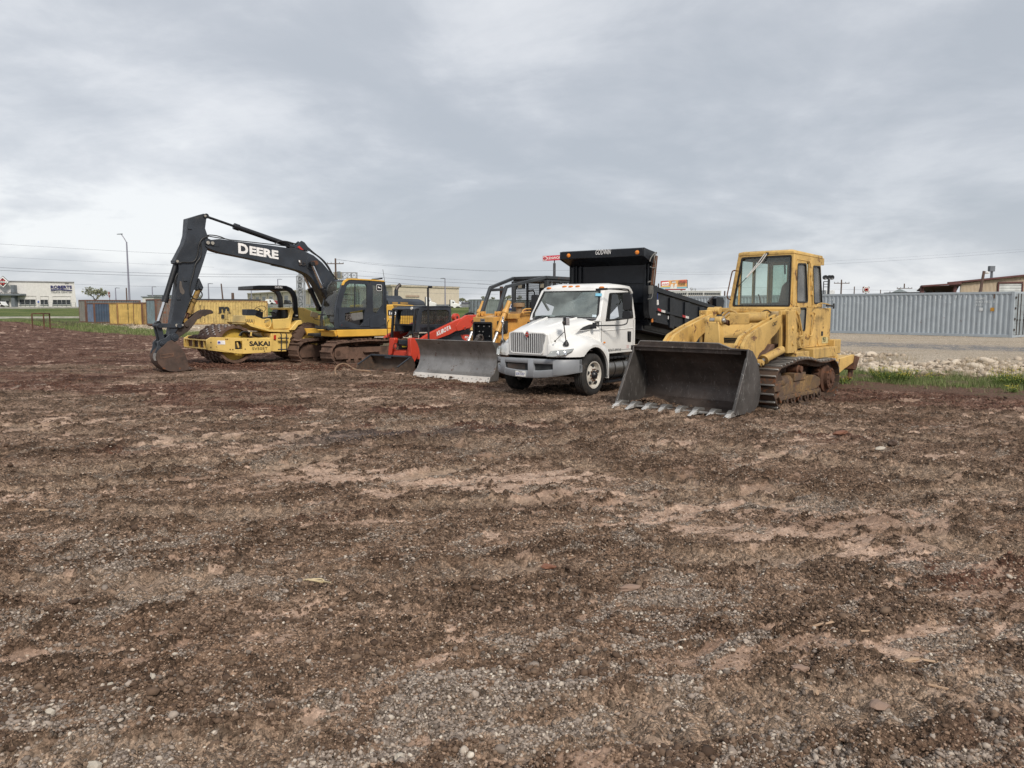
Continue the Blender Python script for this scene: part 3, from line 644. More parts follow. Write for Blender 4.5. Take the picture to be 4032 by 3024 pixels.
  zlow=A2[2]-g;rect(A2[1]+g,x0-.0,A2[3]-.12,2.0);rect(A3[1]+g-.0,A2[0]-g,A2[3]+g,2.0)if A2[0]-g>A3[1]+g else None
  m.py([(A2[1]+g,1.3),(-.62,1.45),(x0,A2[3]-.12),(A2[1]+g,A2[3]-.12)],a,b)
  rect(-2.72,A2[0]-g,1.12,1.995 if A2[3]+g>1.99 else A2[3]+g)
  rect(A2[0]-g,A2[1]+g,1.12,zlow);m.py([(A2[1]+g,1.12),(-.98,1.12),(-.8,1.3),(A2[1]+g,1.3)],a,b)
  return m
 wall(yl-.04,.04).build('side_panel',[M_CATY],cab,bevel=.004,seg=1)
 m=MB();m.ringy([(x0,2.0),(x0,3.13),(-2.06,3.12),(-2.06,2.0)],[(x0-.10,2.10),(x0-.10,3.04),(-1.96,3.03),(-1.96,2.10)],yr,yr+.04);m.box(-1.24,-1.14,yr,yr+.04,2.1,3.04);m.box(-2.72,x0,yr,yr+.04,1.12,2.0);m.build('side_panel',[M_CATY],cab,bevel=.004,seg=1)
 for W_ in(w1,w2,w3):
  pn=MB().py(W_,yl-.022,yl-.028).build('side_window',[glass('loader_side_glass',(.6,.66,.64),.04,.25,(.5,.5,.48))if W_ is w1 else bpy.data.materials['loader_side_glass']],cab,smooth=0)
  MB().ringy(inset(W_,-.008),inset(W_,.022),yl-.03,yl+.008).build('rubber_seal',[M_HOSE],pn)
 m=MB();A=S(yl,[(1640,130),(1752,150),(1768,500),(1752,865),(1684,872),(1640,560)])
 for i in range(len(A)):m.bar((A[i][0],yl+.004,A[i][1]),(A[(i+1)%len(A)][0],yl+.004,A[(i+1)%len(A)][1]),.014,.014)
 for(px,py)in((1757,180),(1760,260),(1763,340),(1765,420),(1690,830)):
  c=S(yl,[(px,py)])[0];m.box(c[0]-.03,c[0]+.03,yl,yl+.03,c[1]-.05,c[1]+.05)
 m.build('door_frame',[M_CATY],cab,bevel=.003,seg=1)
 m=MB();m.box(-2.74,-2.15,yr+.0,yl-.045,1.12,1.96);m.build('engine_box',[M_CATY],root,bevel=.03)
 rw=MB();O=[(yr,1.96),(yl-.045,1.96),(yl-.045,3.10),(yr,3.10)];I=[(yr+.10,2.1),(yl-.14,2.1),(yl-.14,3.0),(yr+.10,3.0)]
 rw.ringx(O,I,-2.06,-2.0);ym_=(yr+yl)/2;rw.box(-2.05,-2.01,ym_-.17,ym_-.1,2.1,3.0);rw.build('rear_panel',[M_CATY],cab,bevel=.004,seg=1)
 MB().px(I,-2.025,-2.03).build('rear_window',[M_GLASS],cab,smooth=0)
 m=MB();m.loft([[(x0+.04,yr-.01,zt-.03),(x0+.04,yl+.01,zt-.03),(-2.07,yl+.01,3.10),(-2.07,yr-.01,3.10)],[(x0+.035,yr,zt+.035),(x0+.035,yl,zt+.035),(-2.06,yl,3.17),(-2.06,yr,3.17)],[(x0-.06,yr+.08,zt+.065),(x0-.06,yl-.08,zt+.065),(-1.95,yl-.08,3.19),(-1.95,yr+.08,3.19)]]);m.build('roof',[M_CATY],cab,bevel=.015)
 sy=(yl+yr)/2+.16
 m=MB();m.box(-1.55,-1.0,sy-.27,sy+.27,1.9,2.12);m.loft([[(-1.50,sy-.27,2.1),(-1.38,sy-.27,2.1),(-1.38,sy+.27,2.1),(-1.50,sy+.27,2.1)],[(-1.62,sy-.25,2.5),(-1.52,sy-.25,2.5),(-1.52,sy+.25,2.5),(-1.62,sy+.25,2.5)],[(-1.64,sy-.14,2.62),(-1.56,sy-.14,2.62),(-1.56,sy+.14,2.62),(-1.64,sy+.14,2.62)]])
 m.build('seat',[M_SEAT],cab,bevel=.04,seg=3)
 m=MB();m.box(-1.4,-.7,yr+.05,sy-.32,1.5,2.1);m.tube([(-.75,sy-.38,2.0),(-.7,sy-.40,2.25),(-.68,sy-.42,2.3)],.015);m.tube([(-.9,sy-.42,2.0),(-.85,sy-.46,2.22)],.015)
 m.box(x0-.09,x0-.055,(yl+yr)/2-.05,(yl+yr)/2+.42,2.0,2.06);m.build('control_console',[M_DARKIN],cab,bevel=.01)
 m=MB();m.box(-1.75,-1.68,ym_+.0,ym_+.07,1.96,3.1);m.box(-.9,-.6,ym_-.1,ym_+.5,3.0,3.12);m.tube([(-1.2,ym_+.1,3.0),(-1.2,ym_+.12,2.75)],.02);m.build('inner_post',[M_DARKIN],cab)
 MB().box(-2.0,-.5,yr+.05,yl-.05,1.90,1.94).build('cab_floor',[M_DARKIN],cab)
 wp=L.f3(x0+.06,6,[(1388,84),(1340,155),(1215,288)]);w2_=L.f3(x0+.06,6,[(1370,84),(1310,165),(1213,285)]);w3_=L.f3(x0+.05,6,[(1215,288),(1133,374)])
 m=MB();m.tube(wp,.013,6);m.tube(w2_,.011,6);m.mat(1).tube(w3_,.008,6);m.tube([(x0,wp[0][1],wp[0][2]),wp[0]],.03,8);m.build('wiper',[M_WHITE,M_HOSE],cab)
 def rail(name,pts,r=.016,mt=M_CATY,sm=2):return MB().tube(pts,r,8,sm).build(name,[mt],root)
 rail('handrail',L.s3(yr-.12,6,[(1078,478),(1042,462),(1060,380),(1085,260),(1095,228),(1130,228)]),.014,M_RUSTY)
 rail('handrail',L.s3(yl+.07,6,[(1632,578),(1648,576),(1662,620),(1690,770),(1684,792),(1660,790)]),.02)
 rail('handrail',L.s3(yl+.07,6,[(1782,590),(1798,592),(1796,620),(1775,780),(1758,790),(1745,778)]),.02)
 rail('mirror_arm',L.s3(yl+.1,6,[(1800,545),(1830,505),(1900,512),(1950,535)]),.014)
 m=MB();p=L.s3(yl+.3,6,[(1895,528),(1958,532)]);m.bar(p[0],p[1],.03,.04);m.bar((p[1][0],p[1][1],p[1][2]-.06),(p[1][0],p[1][1],p[1][2]+.06),.02,.05);m.build('grab_hook',[M_HOSE],root)
 m=MB();q=L.s3(yl+.002,6,[(1856,850),(1908,848),(1908,798),(1856,796)]);m.slab(q,.004,(0,1,0));pl=m.build('number_plate',[mat('cream_decal',(.55,.48,.24),.6,dirt=.2)],root)
 t0,t1,t2=L.s3(yl+.008,6,[(1862,838),(1900,838),(1862,812)]);MB().text('953',t0,Vector(t1)-Vector(t0),(0,0,1),.115,.19,bold=.02).build('lettering',[flat('olive_ink',(.10,.11,.05))],pl,smooth=0)
 m=MB();m.pz([(-2.24,yl+.0),(-2.14,yl),(-2.14,yl+.012),(-2.24,yl+.012)],1.36,1.46);m.build('vent',[M_DARKIN],root)
 m=MB();c=S(yl,[(1830,830)])[0];m.cyl((c[0],yl,c[1]),(c[0],yl+.012,c[1]),.10,n=20);m.build('oval_cover',[M_CATY],root)
 for s in(1,-1):
  y0=s*.86 if s>0 else-.98
  tw=S(.90,[(1527,572),(1608,566),(1610,600),(1590,640),(1600,860),(1605,900),(1590,930),(1520,935),(1527,800)])
  m=MB();m.py(tw,s*.80,s*.86);m.py([(p[0]-.02,p[1])for p in tw],s*.94,s*1.0);m.cyl((tw[2][0]+.0,s*.74,1.93),(tw[2][0],s*1.03,1.93),.085,n=18)
  c=S(.9,[(1568,850)])[0];m.cyl((c[0],s*.78,c[1]),(c[0],s*1.02,c[1]),.05,n=12);m.cyl((c[0]+.02,s*.78,1.58),(c[0]+.02,s*1.02,1.58),.04,n=12)
  m.build('loader_tower',[M_CATY],root,bevel=.01)
  m=MB();m.box(-.75,-.05,*sorted((s*.78,s*1.04)),.86,1.08);m.box(-2.55,-1.1,*sorted((s*.2,s*1.0)),.88,1.11);m.build('tower_base',[M_CATY if s>0 else M_CATY],root,bevel=.015)
 m=MB();m.box(-3.02,-2.6,.10,.92,.92,1.26);m.build('tool_box',[M_CATY],root,bevel=.02)
 arm=S(.86,[(1527,600),(1528,668),(1470,760),(1418,815),(1370,890),(1322,940),(1302,985),(1330,1005),(1320,1045),(1290,1046),(1250,1000),(1215,975),(1180,930),(1185,870),(1226,792),(1300,735),(1400,672)])
 for s in(1,-1):
  k=-.04 if s<0 else 0
  m=MB();m.py(rounded(arm,.03),s*.86+k,s*.80+k);m.py(rounded(arm,.03),s*.72+k,s*.66+k)
  xs=S(.86,[(1480,640)])[0];m.py([(p[0],p[1])for p in inset(arm,.06)],s*.72+k,s*.80+k)
  c=S(.86,[(1306,1016)])[0];m.cyl((c[0],s*.58+k,c[1]),(c[0],s*.95+k,c[1]),.07,n=14);m.cyl((c[0],s*.95+k,c[1]),(c[0],s*.985+k,c[1]),.05,n=6)
  ar=m.build('lift_arm',[M_CATY],root,bevel=.012)
  if s>0:
   a,b=L.s3(.863,6,[(1434,706),(1473,692)]);MB().text('CAT',a,Vector(b)-Vector(a),(0,0,1),.078,None,bold=.03).build('lettering',[M_KTXT],ar,smooth=0)
  c0=S(.9,[(1365,985),(1512,905)]);m=MB();m.cyl((c0[0][0],s*.9,c0[0][1]),(c0[1][0],s*.9,c0[1][1]),.085,n=20);m.cyl((c0[0][0]+.03,s*.9,c0[0][1]-.015),(c0[0][0]-.02,s*.9,c0[0][1]+.01),.10,n=20)
  m.mat(1).cyl((c0[0][0]+.30,s*.9,c0[0][1]-.10),(c0[0][0],s*.9,c0[0][1]),.04,n=12);m.build('lift_cylinder',[M_CATY,M_STEELW],root,bevel=.006)
 m=MB();tq=[(.95,1.22),(1.10,1.28),(1.72,1.12),(1.80,.95),(1.5,.85),(1.0,1.0)];m.py(tq,-.70,.66);m.build('arm_crossmember',[M_CATY],root,bevel=.03)
 bc=L.front(1.50,6,[(862,842),(872,660),(885,632),(905,628),(975,632),(995,660),(1022,842)]);yb0=bc[0][0];yb1=bc[-1][0]
 m=MB();m.loft([[(1.42,yb0+.0,.95),(1.62,yb0,.95),(1.62,yb1,.95),(1.42,yb1,.95)],[(1.38,yb0+.02,1.72),(1.56,yb0+.02,1.72),(1.56,yb1-.10,1.72),(1.38,yb1-.10,1.72)]])
 top=L.front(1.48,6,[(870,645),(990,655)]);zc_=top[0][1]-.02
 m.cyl((1.47,top[0][0]-.02,zc_),(1.47,top[0][0]+.08,zc_),.085,n=16);m.cyl((1.47,top[1][0]-.10,zc_),(1.47,top[1][0]+.04,zc_),.085,n=16);m.mat(1).cyl((1.47,top[0][0]-.02,zc_),(1.47,top[1][0]+.10,zc_),.05,n=12)
 m.build('tilt_lever',[M_CATY,M_STEELW],root,bevel=.015)
 m=MB();p=L.f3(1.05,6,[(985,668),(1060,660),(1062,610),(1190,610),(1200,690),(1300,635)]);yc=p[2][1]
 m.mat(1).cyl(p[0],(p[1][0],p[1][1],p[0][2]),.05,n=12);m.mat(0).bar((1.0,yc+.0,p[3][2]-.08),(.85,p[4][1],p[3][2]-.07),.20,.22);m.cyl((.9,yc+.22,p[3][2]-.06),(.72,p[5][1]+.02,p[3][2]-.05),.10,n=20)
 m.cyl((.72,p[5][1]-.06,p[3][2]-.05),(.70,p[5][1]+.06,p[3][2]-.05),.125,n=20);m.mat(1).tube([(1.05,yc-.1,p[3][2]-.12),(.95,yc-.02,p[3][2]-.18)],.05,10)
 m.build('tilt_cylinder',[M_CATY,M_RUSTY],root,bevel=.012)
 m=MB();m.tube(L.f3(.4,6,[(1010,612),(1060,566),(1100,572),(1135,600)]),.03,10,2);m.tube(L.f3(.5,6,[(1030,630),(1075,592),(1110,600)]),.028,10,2);m.tube(L.f3(.3,6,[(1180,600),(1260,588),(1340,596)]),.03,10,2)
 m.mat(1).tube(L.f3(.6,6,[(1300,665),(1350,660),(1430,640)]),.02,8,2);m.mat(1).tube(L.f3(.2,6,[(1330,590),(1385,560),(1420,585)]),.012,8,2);m.build_split('hydraulic_hose',[M_CATY,M_HOSE],root)
 m=MB();c=L.f3(.1,6,[(1452,618)])[0];m.cyl((c[0],c[1],c[2]-.12),(c[0],c[1],c[2]+.1),.10,n=16);m.build('filler_neck',[mat('pale_filler',(.40,.30,.16),.7,dirt=.5)],root,bevel=.02)
 yR,yL=-1.42,1.03
 prof=[(2.78,.05),(2.02,.02),(1.80,.16),(1.70,.42),(1.76,.72),(1.90,1.02),(2.12,1.20),(2.30,1.24)]
 back=[]
 for i in range(len(prof)-1):
  for k in range(3):
   t_=k/3;back.append((prof[i][0]*(1-t_)+prof[i+1][0]*t_,prof[i][1]*(1-t_)+prof[i+1][1]*t_))
 back.append(prof[-1]);inn=[]
 for i,p in enumerate(back):
  a=Vector(back[max(0,i-1)]);b=Vector(back[min(len(back)-1,i+1)]);d=(b-a).normalized();inn.append((p[0]+d.y*.035,p[1]-d.x*.035))
 m=MB();m.py(back+inn[::-1],yR,yL)
 m2=MB();m3=MB();m2.py(prof+[(2.32,1.10),(2.78,.08)],yL,yL+.035);m3.py(prof+[(2.32,1.10),(2.86,.08)],yR-.035,yR)
 m2.bar((2.30,yL+.02,1.05),(2.80,yL+.02,.08),.06,.10);m3.bar((2.31,yR-.02,1.05),(2.86,yR-.02,.08),.06,.10)
 bk=m.build('bucket',[mat('loader_bucket_inside',(.065,.050,.043),.55,.35,dirt=.35,dcol=(.16,.12,.095),var=.3,rust=.25,rcol=(.06,.035,.025),scratch=.5,wcol=(.24,.22,.20),bump=.35,bs=22)],root,bevel=.006,smooth=50)
 m2.build('side_plate',[mat('bucket_side_steel',(.115,.105,.098),.5,.5,dirt=.3,dcol=(.10,.085,.07),var=.2,scratch=.7,wcol=(.42,.41,.39),bump=.2)],bk,bevel=.008)
 m3.build('side_plate',[bpy.data.materials['bucket_side_steel']],bk,bevel=.008)
 sg=L.front(2.25,6,[(230,868),(284,868),(310,828),(975,850),(1080,893),(1172,905)])
 low=[(sg[-1][0],1.13),(sg[0][0],1.13)]
 m=MB();m.px(sg+low,2.235,2.27);m.build('spill_guard',[bpy.data.materials['loader_bucket_inside']],bk,bevel=.005)
 m=MB()
 for i in range(len(sg)-1):m.bar((2.253,sg[i][0],sg[i][1]+.004),(2.253,sg[i+1][0],sg[i+1][1]+.004),.036,.012)
 m.build('top_edge',[M_STEELW],bk)
 tp=[(62,1405),(180,1422),(325,1425),(455,1448),(590,1470),(725,1490),(880,1503),(1030,1512)];tb=[(165,1318),(285,1375),(425,1385),(560,1405),(690,1418),(835,1435),(985,1445),(1100,1400)]
 lipY=[]
 for i,(a,b)in enumerate(zip(tp,tb)):
  A_=gnd(6,a[0],a[1],.015);a3=Vector(((A_-L.o).dot(L.f),(A_-L.o).dot(L.l),.02));y=yR+.02+(yL-yR-.04)*i/7
  tip=Vector((3.10,y+(a3.y-y)*.0,.022));rt=Vector((2.74,y,.12));m=MB()
  m.loft([[(3.12,y-.035,.01),(3.12,y+.035,.01),(3.12,y+.035,.025),(3.12,y-.035,.025)],[(2.98,y-.04,.02),(2.98,y+.04,.02),(2.98,y+.04,.075),(2.98,y-.04,.075)],[(2.90,y-.045,.025),(2.90,y+.045,.025),(2.90,y+.045,.10),(2.90,y-.045,.10)]])
  m.mat(1).loft([[(2.91,y-.05,.03),(2.91,y+.05,.03),(2.91,y+.05,.115),(2.91,y-.05,.115)],[(2.80,y-.06,.03),(2.80,y+.06,.03),(2.80,y+.06,.15),(2.80,y-.06,.15)],[(2.60,y-.05,.06),(2.60,y+.05,.06),(2.60,y+.05,.12),(2.60,y-.05,.12)]])
  m.build('bucket_tooth',[M_EDGE,M_STEELW],bk,bevel=.008)
 m=MB()
 for i in range(7):
  ya,yb=yR+(yL-yR)*i/7,yR+(yL-yR)*(i+1)/7;n=8
  top_=[(2.86-.075*math.sin(math.pi*k/n),ya+(yb-ya)*k/n)for k in range(n+1)]
  m.pz([(2.55,ya),*top_,(2.55,yb)],.035,.075)
 m.build('cutting_edge',[M_STEELW],bk,bevel=.006)
 m=MB();m.cyl((1.50,-.55,.45),(1.50,.5,.45),.06);m.py([(1.68,.3),(1.68,.65),(1.45,.60),(1.45,.35)],.58,.66);m.py([(1.68,.3),(1.68,.65),(1.45,.60),(1.45,.35)],-.70,-.62);m.build('bucket_hinge',[M_CATY],bk,bevel=.01)
 m=MB();rp=S(.45,[(1925,968),(2010,985),(2050,975),(2145,945),(2172,962),(2160,1000),(2060,1075),(2005,1120),(1960,1100)])
 m.py(rp,.32,.40);m.py([(p[0],p[1])for p in inset(rp,.02)],-.6,.32);m.py(rp,-.66,-.60)
 e=S(.45,[(2150,955),(2185,968),(2150,1080),(2130,1070)]);m.mat(1).py(e,-.68,.44);sh=S(.45,[(2140,1060),(2170,1010),(2165,1120),(2145,1165),(2130,1150)])
 for y in(.30,-.1,-.55):m.mat(1).py(sh,y-.03,y+.03)
 m.mat(0).cyl((rp[1][0]+.1,.3,rp[1][1]+.02),(rp[1][0]-.05,.3,rp[1][1]+.06),.09,n=14);m.cyl((rp[1][0]+.02,.26,rp[1][1]+.06),(rp[1][0]+.02,.4,rp[1][1]+.06),.07,n=14)
 m.box(-2.9,-2.4,-.5,.5,.55,.95);m.build('ripper',[M_CATY,M_RUSTY],root,bevel=.01)
 return root
make_loader()
T=Fr((1.0,17.9),37)
def make_wheel(name,parent,c,s,R_=.49,wd=.28,rim=.30,white=True,dual=False):
 """tyre with grooves, rim with hand holes, hub and nuts; s = side the rim faces"""
 m=MB();n=40
 pr=[(rim,-wd/2+.03),(R_-.12,-wd/2),(R_-.05,-wd/2+.005),(R_-.012,-wd/2+.035)]
 for g in(-.075,-.025,.025,.075):pr+=[(R_,g-.013-.004),(R_-.014,g-.006),(R_-.014,g+.006),(R_,g+.013+.004)]
 pr+=[(R_-.012,wd/2-.035),(R_-.05,wd/2-.005),(R_-.12,wd/2),(rim,wd/2-.03),(rim-.02,0)]
 m.lathe(pr,c,(0,s,0),n,close=True);w_=m.build('wheel',[M_TIRE],parent,smooth=40)
 m=MB();rp=[(rim+.012,wd/2-.02),(rim+.012,wd/2-.005),(rim-.012,wd/2-.01),(rim-.03,wd/2-.06),(rim-.05,wd/2-.10),(.16,wd/2-.03),(.10,wd/2-.03)]
 m.lathe(rp,c,(0,s,0),n,caps=False);cx,cy,cz=c
 r_=m.build('rim',[mat('rim_dirty_white',(.62,.59,.53),.5,dirt=.35,dcol=(.25,.17,.11),rust=.25,bump=.1)if 'rim_dirty_white' not in bpy.data.materials else bpy.data.materials['rim_dirty_white']],w_,smooth=40)
 m=MB()
 for i in range(5):
  a=i*math.tau/5+.3;q=(cx+.215*math.cos(a),cz+.215*math.sin(a));m.mat(0).cyl((q[0],cy+s*(wd/2-.12),q[1]),(q[0],cy+s*(wd/2-.022),q[1]),.036,n=14)
 for i in range(10):
  a=i*math.tau/10;q=(cx+.135*math.cos(a),cz+.135*math.sin(a));m.mat(1).cyl((q[0],cy+s*(wd/2-.035),q[1]),(q[0],cy+s*(wd/2+.005),q[1]),.016,n=6)
 m.mat(2).lathe([(.10,wd/2-.05),(.10,wd/2-.01),(.075,wd/2+.03),(.06,wd/2+.05),(.02,wd/2+.055)],c,(0,s,0),18)
 m.build('hub',[M_DARKIN,M_RUSTY,M_BLACK],w_)
 return w_
def make_truck():
 root=empty('dump_truck',T.o,T.yaw);tag(root,'white cab dump truck with a tipped black bed and grey bumper','dump truck')
 D=lambda y,p:T.side(y,4,p)
 GREYB=mat('grey_bumper_plastic',(.27,.285,.305),.42,dirt=.2,dcol=(.33,.31,.28),var=.08,bump=.05)
 for s in(1,-1):make_wheel('front_wheel',root,(.04,s*.985,.48),s,R_=.485)
 for s in(1,-1):
  make_wheel('rear_wheel',root,(-4.55,s*1.02,.48),s,R_=.485);make_wheel('rear_wheel',root,(-4.55,s*.70,.48),s,R_=.485)
 m=MB();m.box(-7.0,.75,.33,.43,.62,.88);m.box(-7.0,.75,-.43,-.33,.62,.88);m.cyl((.04,-.85,.46),(.04,.85,.46),.06);m.box(-.1,.18,-.7,.7,.42,.55);m.cyl((-4.55,-.9,.48),(-4.55,.9,.48),.11)
 m.box(.2,.9,-.6,.6,.52,.80);m.box(-3.0,-1.2,-.5,.5,.5,1.0);m.box(-2.5,-2.3,-.42,.42,.88,1.35);m.bar((-2.4,.3,.9),(-3.2,.3,1.6),.12);m.bar((-2.4,-.3,.9),(-3.2,-.3,1.6),.12)
 m.build('chassis',[mat('greasy_chassis',(.03,.026,.023),.8,.2,dirt=.5,dcol=(.1,.07,.05),bump=.4)],root,bevel=.01)
 sec={1.03:[(.42,1.455),(.50,1.42),(.545,1.30),(.56,1.0)],.96:[(.44,1.495),(.53,1.455),(.585,1.30),(.60,.98)],.70:[(.47,1.565),(.59,1.51),(.66,1.33),(.68,1.0)],.2:[(.54,1.665),(.68,1.60),(.76,1.40),(.78,1.0)],-.2:[(.62,1.725),(.78,1.67),(.87,1.45),(.88,1.0)],-.46:[(.70,1.755),(.88,1.71),(.97,1.50),(.985,1.0)]}
 rings=[]
 for x in sorted(sec,reverse=True):
  h=sec[x];c=h[0][1]+.022;rings.append([(x,-y,z)for y,z in h[::-1]]+[(x,-.15,c),(x,.15,c)]+[(x,y,z)for y,z in h])
 hood=MB().loft(rings).build('hood',[M_WHITE],root,bevel=.02,smooth=60)
 m=MB();rid=[(1.0,.20,1.475),(.5,.30,1.62),(-.3,.42,1.765)]
 for s in(1,-1):m.tube([(a,s*b,c)for a,b,c in rid],.02,8,2)
 m.build('hood_crease',[M_WHITE],hood)
 def yo(x):return 1.135 if x<.55 else float(np.interp(x,[.55,.7,.8,.9,.98,1.04,1.07],[1.13,1.09,1.03,.94,.83,.70,.60]))
 def zt(x):return float(np.interp(x,[-.5,-.3,0,.3,.6,.8,1.0,1.07],[1.24,1.30,1.365,1.36,1.28,1.22,1.17,1.15]))
 xs=[-.60,-.55,-.5]+[-.45+.06*i for i in range(26)];xs=[x for x in xs if x<1.06]+[1.065]
 for s in(1,-1):
  rings=[]
  for x in xs:
   dx=x-.04;R_=.635;zb=.48+math.sqrt(max(0,R_*R_-dx*dx))if abs(dx)<R_ else(.92 if dx>0 else .42)
   if dx>0:zb=max(zb,.90+(1.0-min(1.0,x))*.05)
   zb=max(zb,.38);Y,Z=yo(x),zt(x);
   if x<-.5:Z=min(Z,1.15)
   zb=min(zb,Z-.05);lip=min(zb+.06,Z-.03)
   yi=min(.62,Y-.08);r_=[(x,yi,Z+.05),(x,yi+(Y-yi)*.55,Z),(x,Y-.05,Z-.10),(x,Y-.008,max(lip,Z-.20)),(x,Y,lip),(x,Y,zb),(x,Y-.035,zb),(x,yi+.0,max(zb,.95)if x>.6 else zb+.0)]
   rings.append([(a,s*b,c)for a,b,c in r_])
  MB().loft(rings).build('fender',[M_WHITE],root,bevel=0,smooth=50)
  m=MB();P=arc(.04,.48,.625,42,190,16);Q=arc(.04,.48,.605,42,190,16);m.py(P+Q[::-1],s*.60,s*1.09);m.build('wheel_arch',[M_DARKIN],root)
  n_=Vector((.55,.45*s,.0)).normalized()
  if s>0:
   hp=T.plane((.88,.985,1.08),(.60,.80,.10),4,[(704,1206),(752,1146),(985,1120),(970,1150),(880,1194),(760,1210)])
  P=[(a,b*s,c)for a,b,c in hp]
  nn=Vector((.60,.80*s,.1)).normalized();m=MB();m.slab([Vector(q)-nn*.05 for q in P],.075,nn);hl=m.build('headlight',[flat('headlamp_lens',(.50,.51,.49),.07,.55)if s>0 else bpy.data.materials['headlamp_lens']],root,bevel=.012)
  cn=sum((Vector(q)for q in P),Vector())/len(P)
  for dz,r_ in((-.05,.045),(.06,.045)):
   q=cn+Vector((-nn.y,nn.x,0))*s*(dz*1.5+.03)+Vector((0,0,-.008));MB().lathe([(r_,.0),(r_*.7,.004),(r_*.65,-.002),(.01,-.004)],q+nn*.026,nn,18).build('lamp_reflector',[M_CHROME],hl)
 g0=T.front(1.05,4,[(320,965),(345,953),(455,955),(490,1000),(535,960),(665,968),(690,985),(650,1165),(635,1176),(350,1158),(325,1140)]);yc=(g0[0][0]+g0[6][0])/2
 g0=[(y-yc,z)for y,z in g0]
 m=MB();m.px([(-.60,.93),(.60,.93),(.60,1.16),(.545,1.44),(.35,1.465),(-.35,1.465),(-.545,1.44),(-.60,1.16)],.95,1.055);fas=m.build('fascia',[M_WHITE],root,bevel=.03,seg=3)
 m=MB();m.px(g0,1.05,1.062);gr=m.build('grille',[M_DARKIN],root)
 m=MB();m.ringx(inset(g0,-.018),inset(g0,.012),1.05,1.085);m.build('grille_surround',[M_WHITE],gr,bevel=.006)
 m=MB()
 ymin,ymax=min(p[0]for p in g0),max(p[0]for p in g0)
 for i in range(19):
  y=ymin+.035+(ymax-ymin-.07)*i/18;zs=[]
  for a in range(len(g0)):
   (y0,z0),(y1,z1)=g0[a],g0[(a+1)%len(g0)]
   if(y0-y)*(y1-y)<=0 and abs(y1-y0)>1e-6:zs.append(z0+(z1-z0)*(y-y0)/(y1-y0))
  if len(zs)>=2:m.cyl((1.078,y,min(zs)+.008),(1.075,y,max(zs)-.008),.0125,n=8)
 m.build('grille_bar',[mat('grille_silver',(.62,.63,.64),.35,.35,dirt=.05,var=.05,bump=0)],gr)
 m=MB();d=lambda r_,x0,x1:m.px([(-.0+r_*.78,1.405),(0,1.405+r_),(-r_*.78,1.405),(0,1.405-r_)],x0,x1)
 d(.085,1.07,1.105);m.mat(1);d(.066,1.106,1.112);m.mat(2);d(.030,1.1125,1.114)
 m.mat(0).px([(-.045,1.400),(.045,1.400),(.045,1.412),(-.045,1.412)],1.112,1.115);m.build('emblem',[M_CHROME,M_RED,M_BLACK],gr)
 ys=[-1.13,-1.08,-.95,-.75,-.5,-.25,0,.25,.5,.75,.95,1.08,1.13]
 def bx(y):return 1.16-.10*(abs(y)/.8)**2-max(0,abs(y)-.75)**2*1.9
 zb=lambda y:.44+.14*(abs(y)/1.13)**2.2
 def strip(y0,y1,z0,z1,x_off=0.0,t=.05,n=8):
  """part of the bowed bumper face between y0..y1, z0..z1 (z1/z0 may be functions)"""
  rg=[]
  for i in range(n+1):
   y=y0+(y1-y0)*i/n;a=z0(y)if callable(z0)else z0;b=z1(y)if callable(z1)else z1
   rg.append([(bx(y)+x_off-t,y,a),(bx(y)+x_off-.012,y,a),(bx(y)+x_off,y,a+.012),(bx(y)+x_off,y,b-.012),(bx(y)+x_off-.012,y,b),(bx(y)+x_off-t,y,b)])
  return rg
 m=MB();zt1=lambda y:.875-.01*abs(y)
 m.loft(strip(-1.13,1.13,lambda y:.765,zt1,.010,.10,24));m.loft(strip(-1.13,1.13,zb,lambda y:zb(y)+.165,.006,.12,24))
 for a,b in((-1.13,-1.02),(-.76,-.62),(.08,.22),(.70,1.13)):m.loft(strip(a,b,lambda y:zb(y)+.02,lambda y:.86,.020,.10,6))
 bm_=m.build('bumper',[GREYB],root,smooth=45)
 m=MB();m.loft(strip(-1.05,1.0,lambda y:zb(y)+.12,lambda y:.80,-.06,.05,16));m.build('bumper_recess',[M_DARKIN],bm_)
 m=MB();m.mat(0).cyl((bx(-.92)-.05,-.90,.68),(bx(-.92)-.02,-.90,.68),.055,n=16);m.build('fog_lamp',[M_LAMP],bm_)
 m=MB();m.slab(T.front and[(bx(-.3)-.05,-.55,.62),(bx(-.3)-.05,-.05,.62),(bx(-.3)-.05,-.05,.74),(bx(-.3)-.05,-.55,.74)],.01,(1,0,0));m.build('mesh_insert',[M_STEELD],bm_)
 yp=T.front(1.15,4,[(393,1396),(495,1402),(393,1328)]);y0,y1=yp[0][0],yp[1][0];z0,z1=.465,.585;xq=1.135
 m=MB();m.px([(y0,z0),(y1,z0),(y1,z1),(y0,z1)],xq+.03,xq+.036);pl=m.build('licence_plate',[flat('plate_white',(.78,.78,.74))],root)
 w_=y1-y0
 MB().text('TEXAS',(xq+.040,y0+w_*.33,z1-.026),(0,1,0),(0,0,1),.018,w_*.36,bold=.02).build('lettering',[M_KTXT],pl,smooth=0)
 MB().text('SDR\u00b75357',(xq+.040,y0+w_*.06,z0+.026),(0,1,0),(0,0,1),.058,w_*.88,bold=.0).build('lettering',[flat('plate_blue',(.03,.05,.30))],pl,smooth=0)
 xb=D(1.0,[(1612,800)])[0][0];yc=.04;H_=1.0
 wsO=[(-.36,-.99,1.70),(-.36,.99,1.70),(-.44,.995,1.84),(-.765,.86,2.455),(-.765,-.86,2.455),(-.44,-.995,1.84)]
 wsI=[(-.385,-.90,1.765),(-.385,.90,1.765),(-.45,.925,1.86),(-.73,.80,2.40),(-.73,-.80,2.40),(-.45,-.925,1.86)]
 nw=Vector((.88,0,.45))
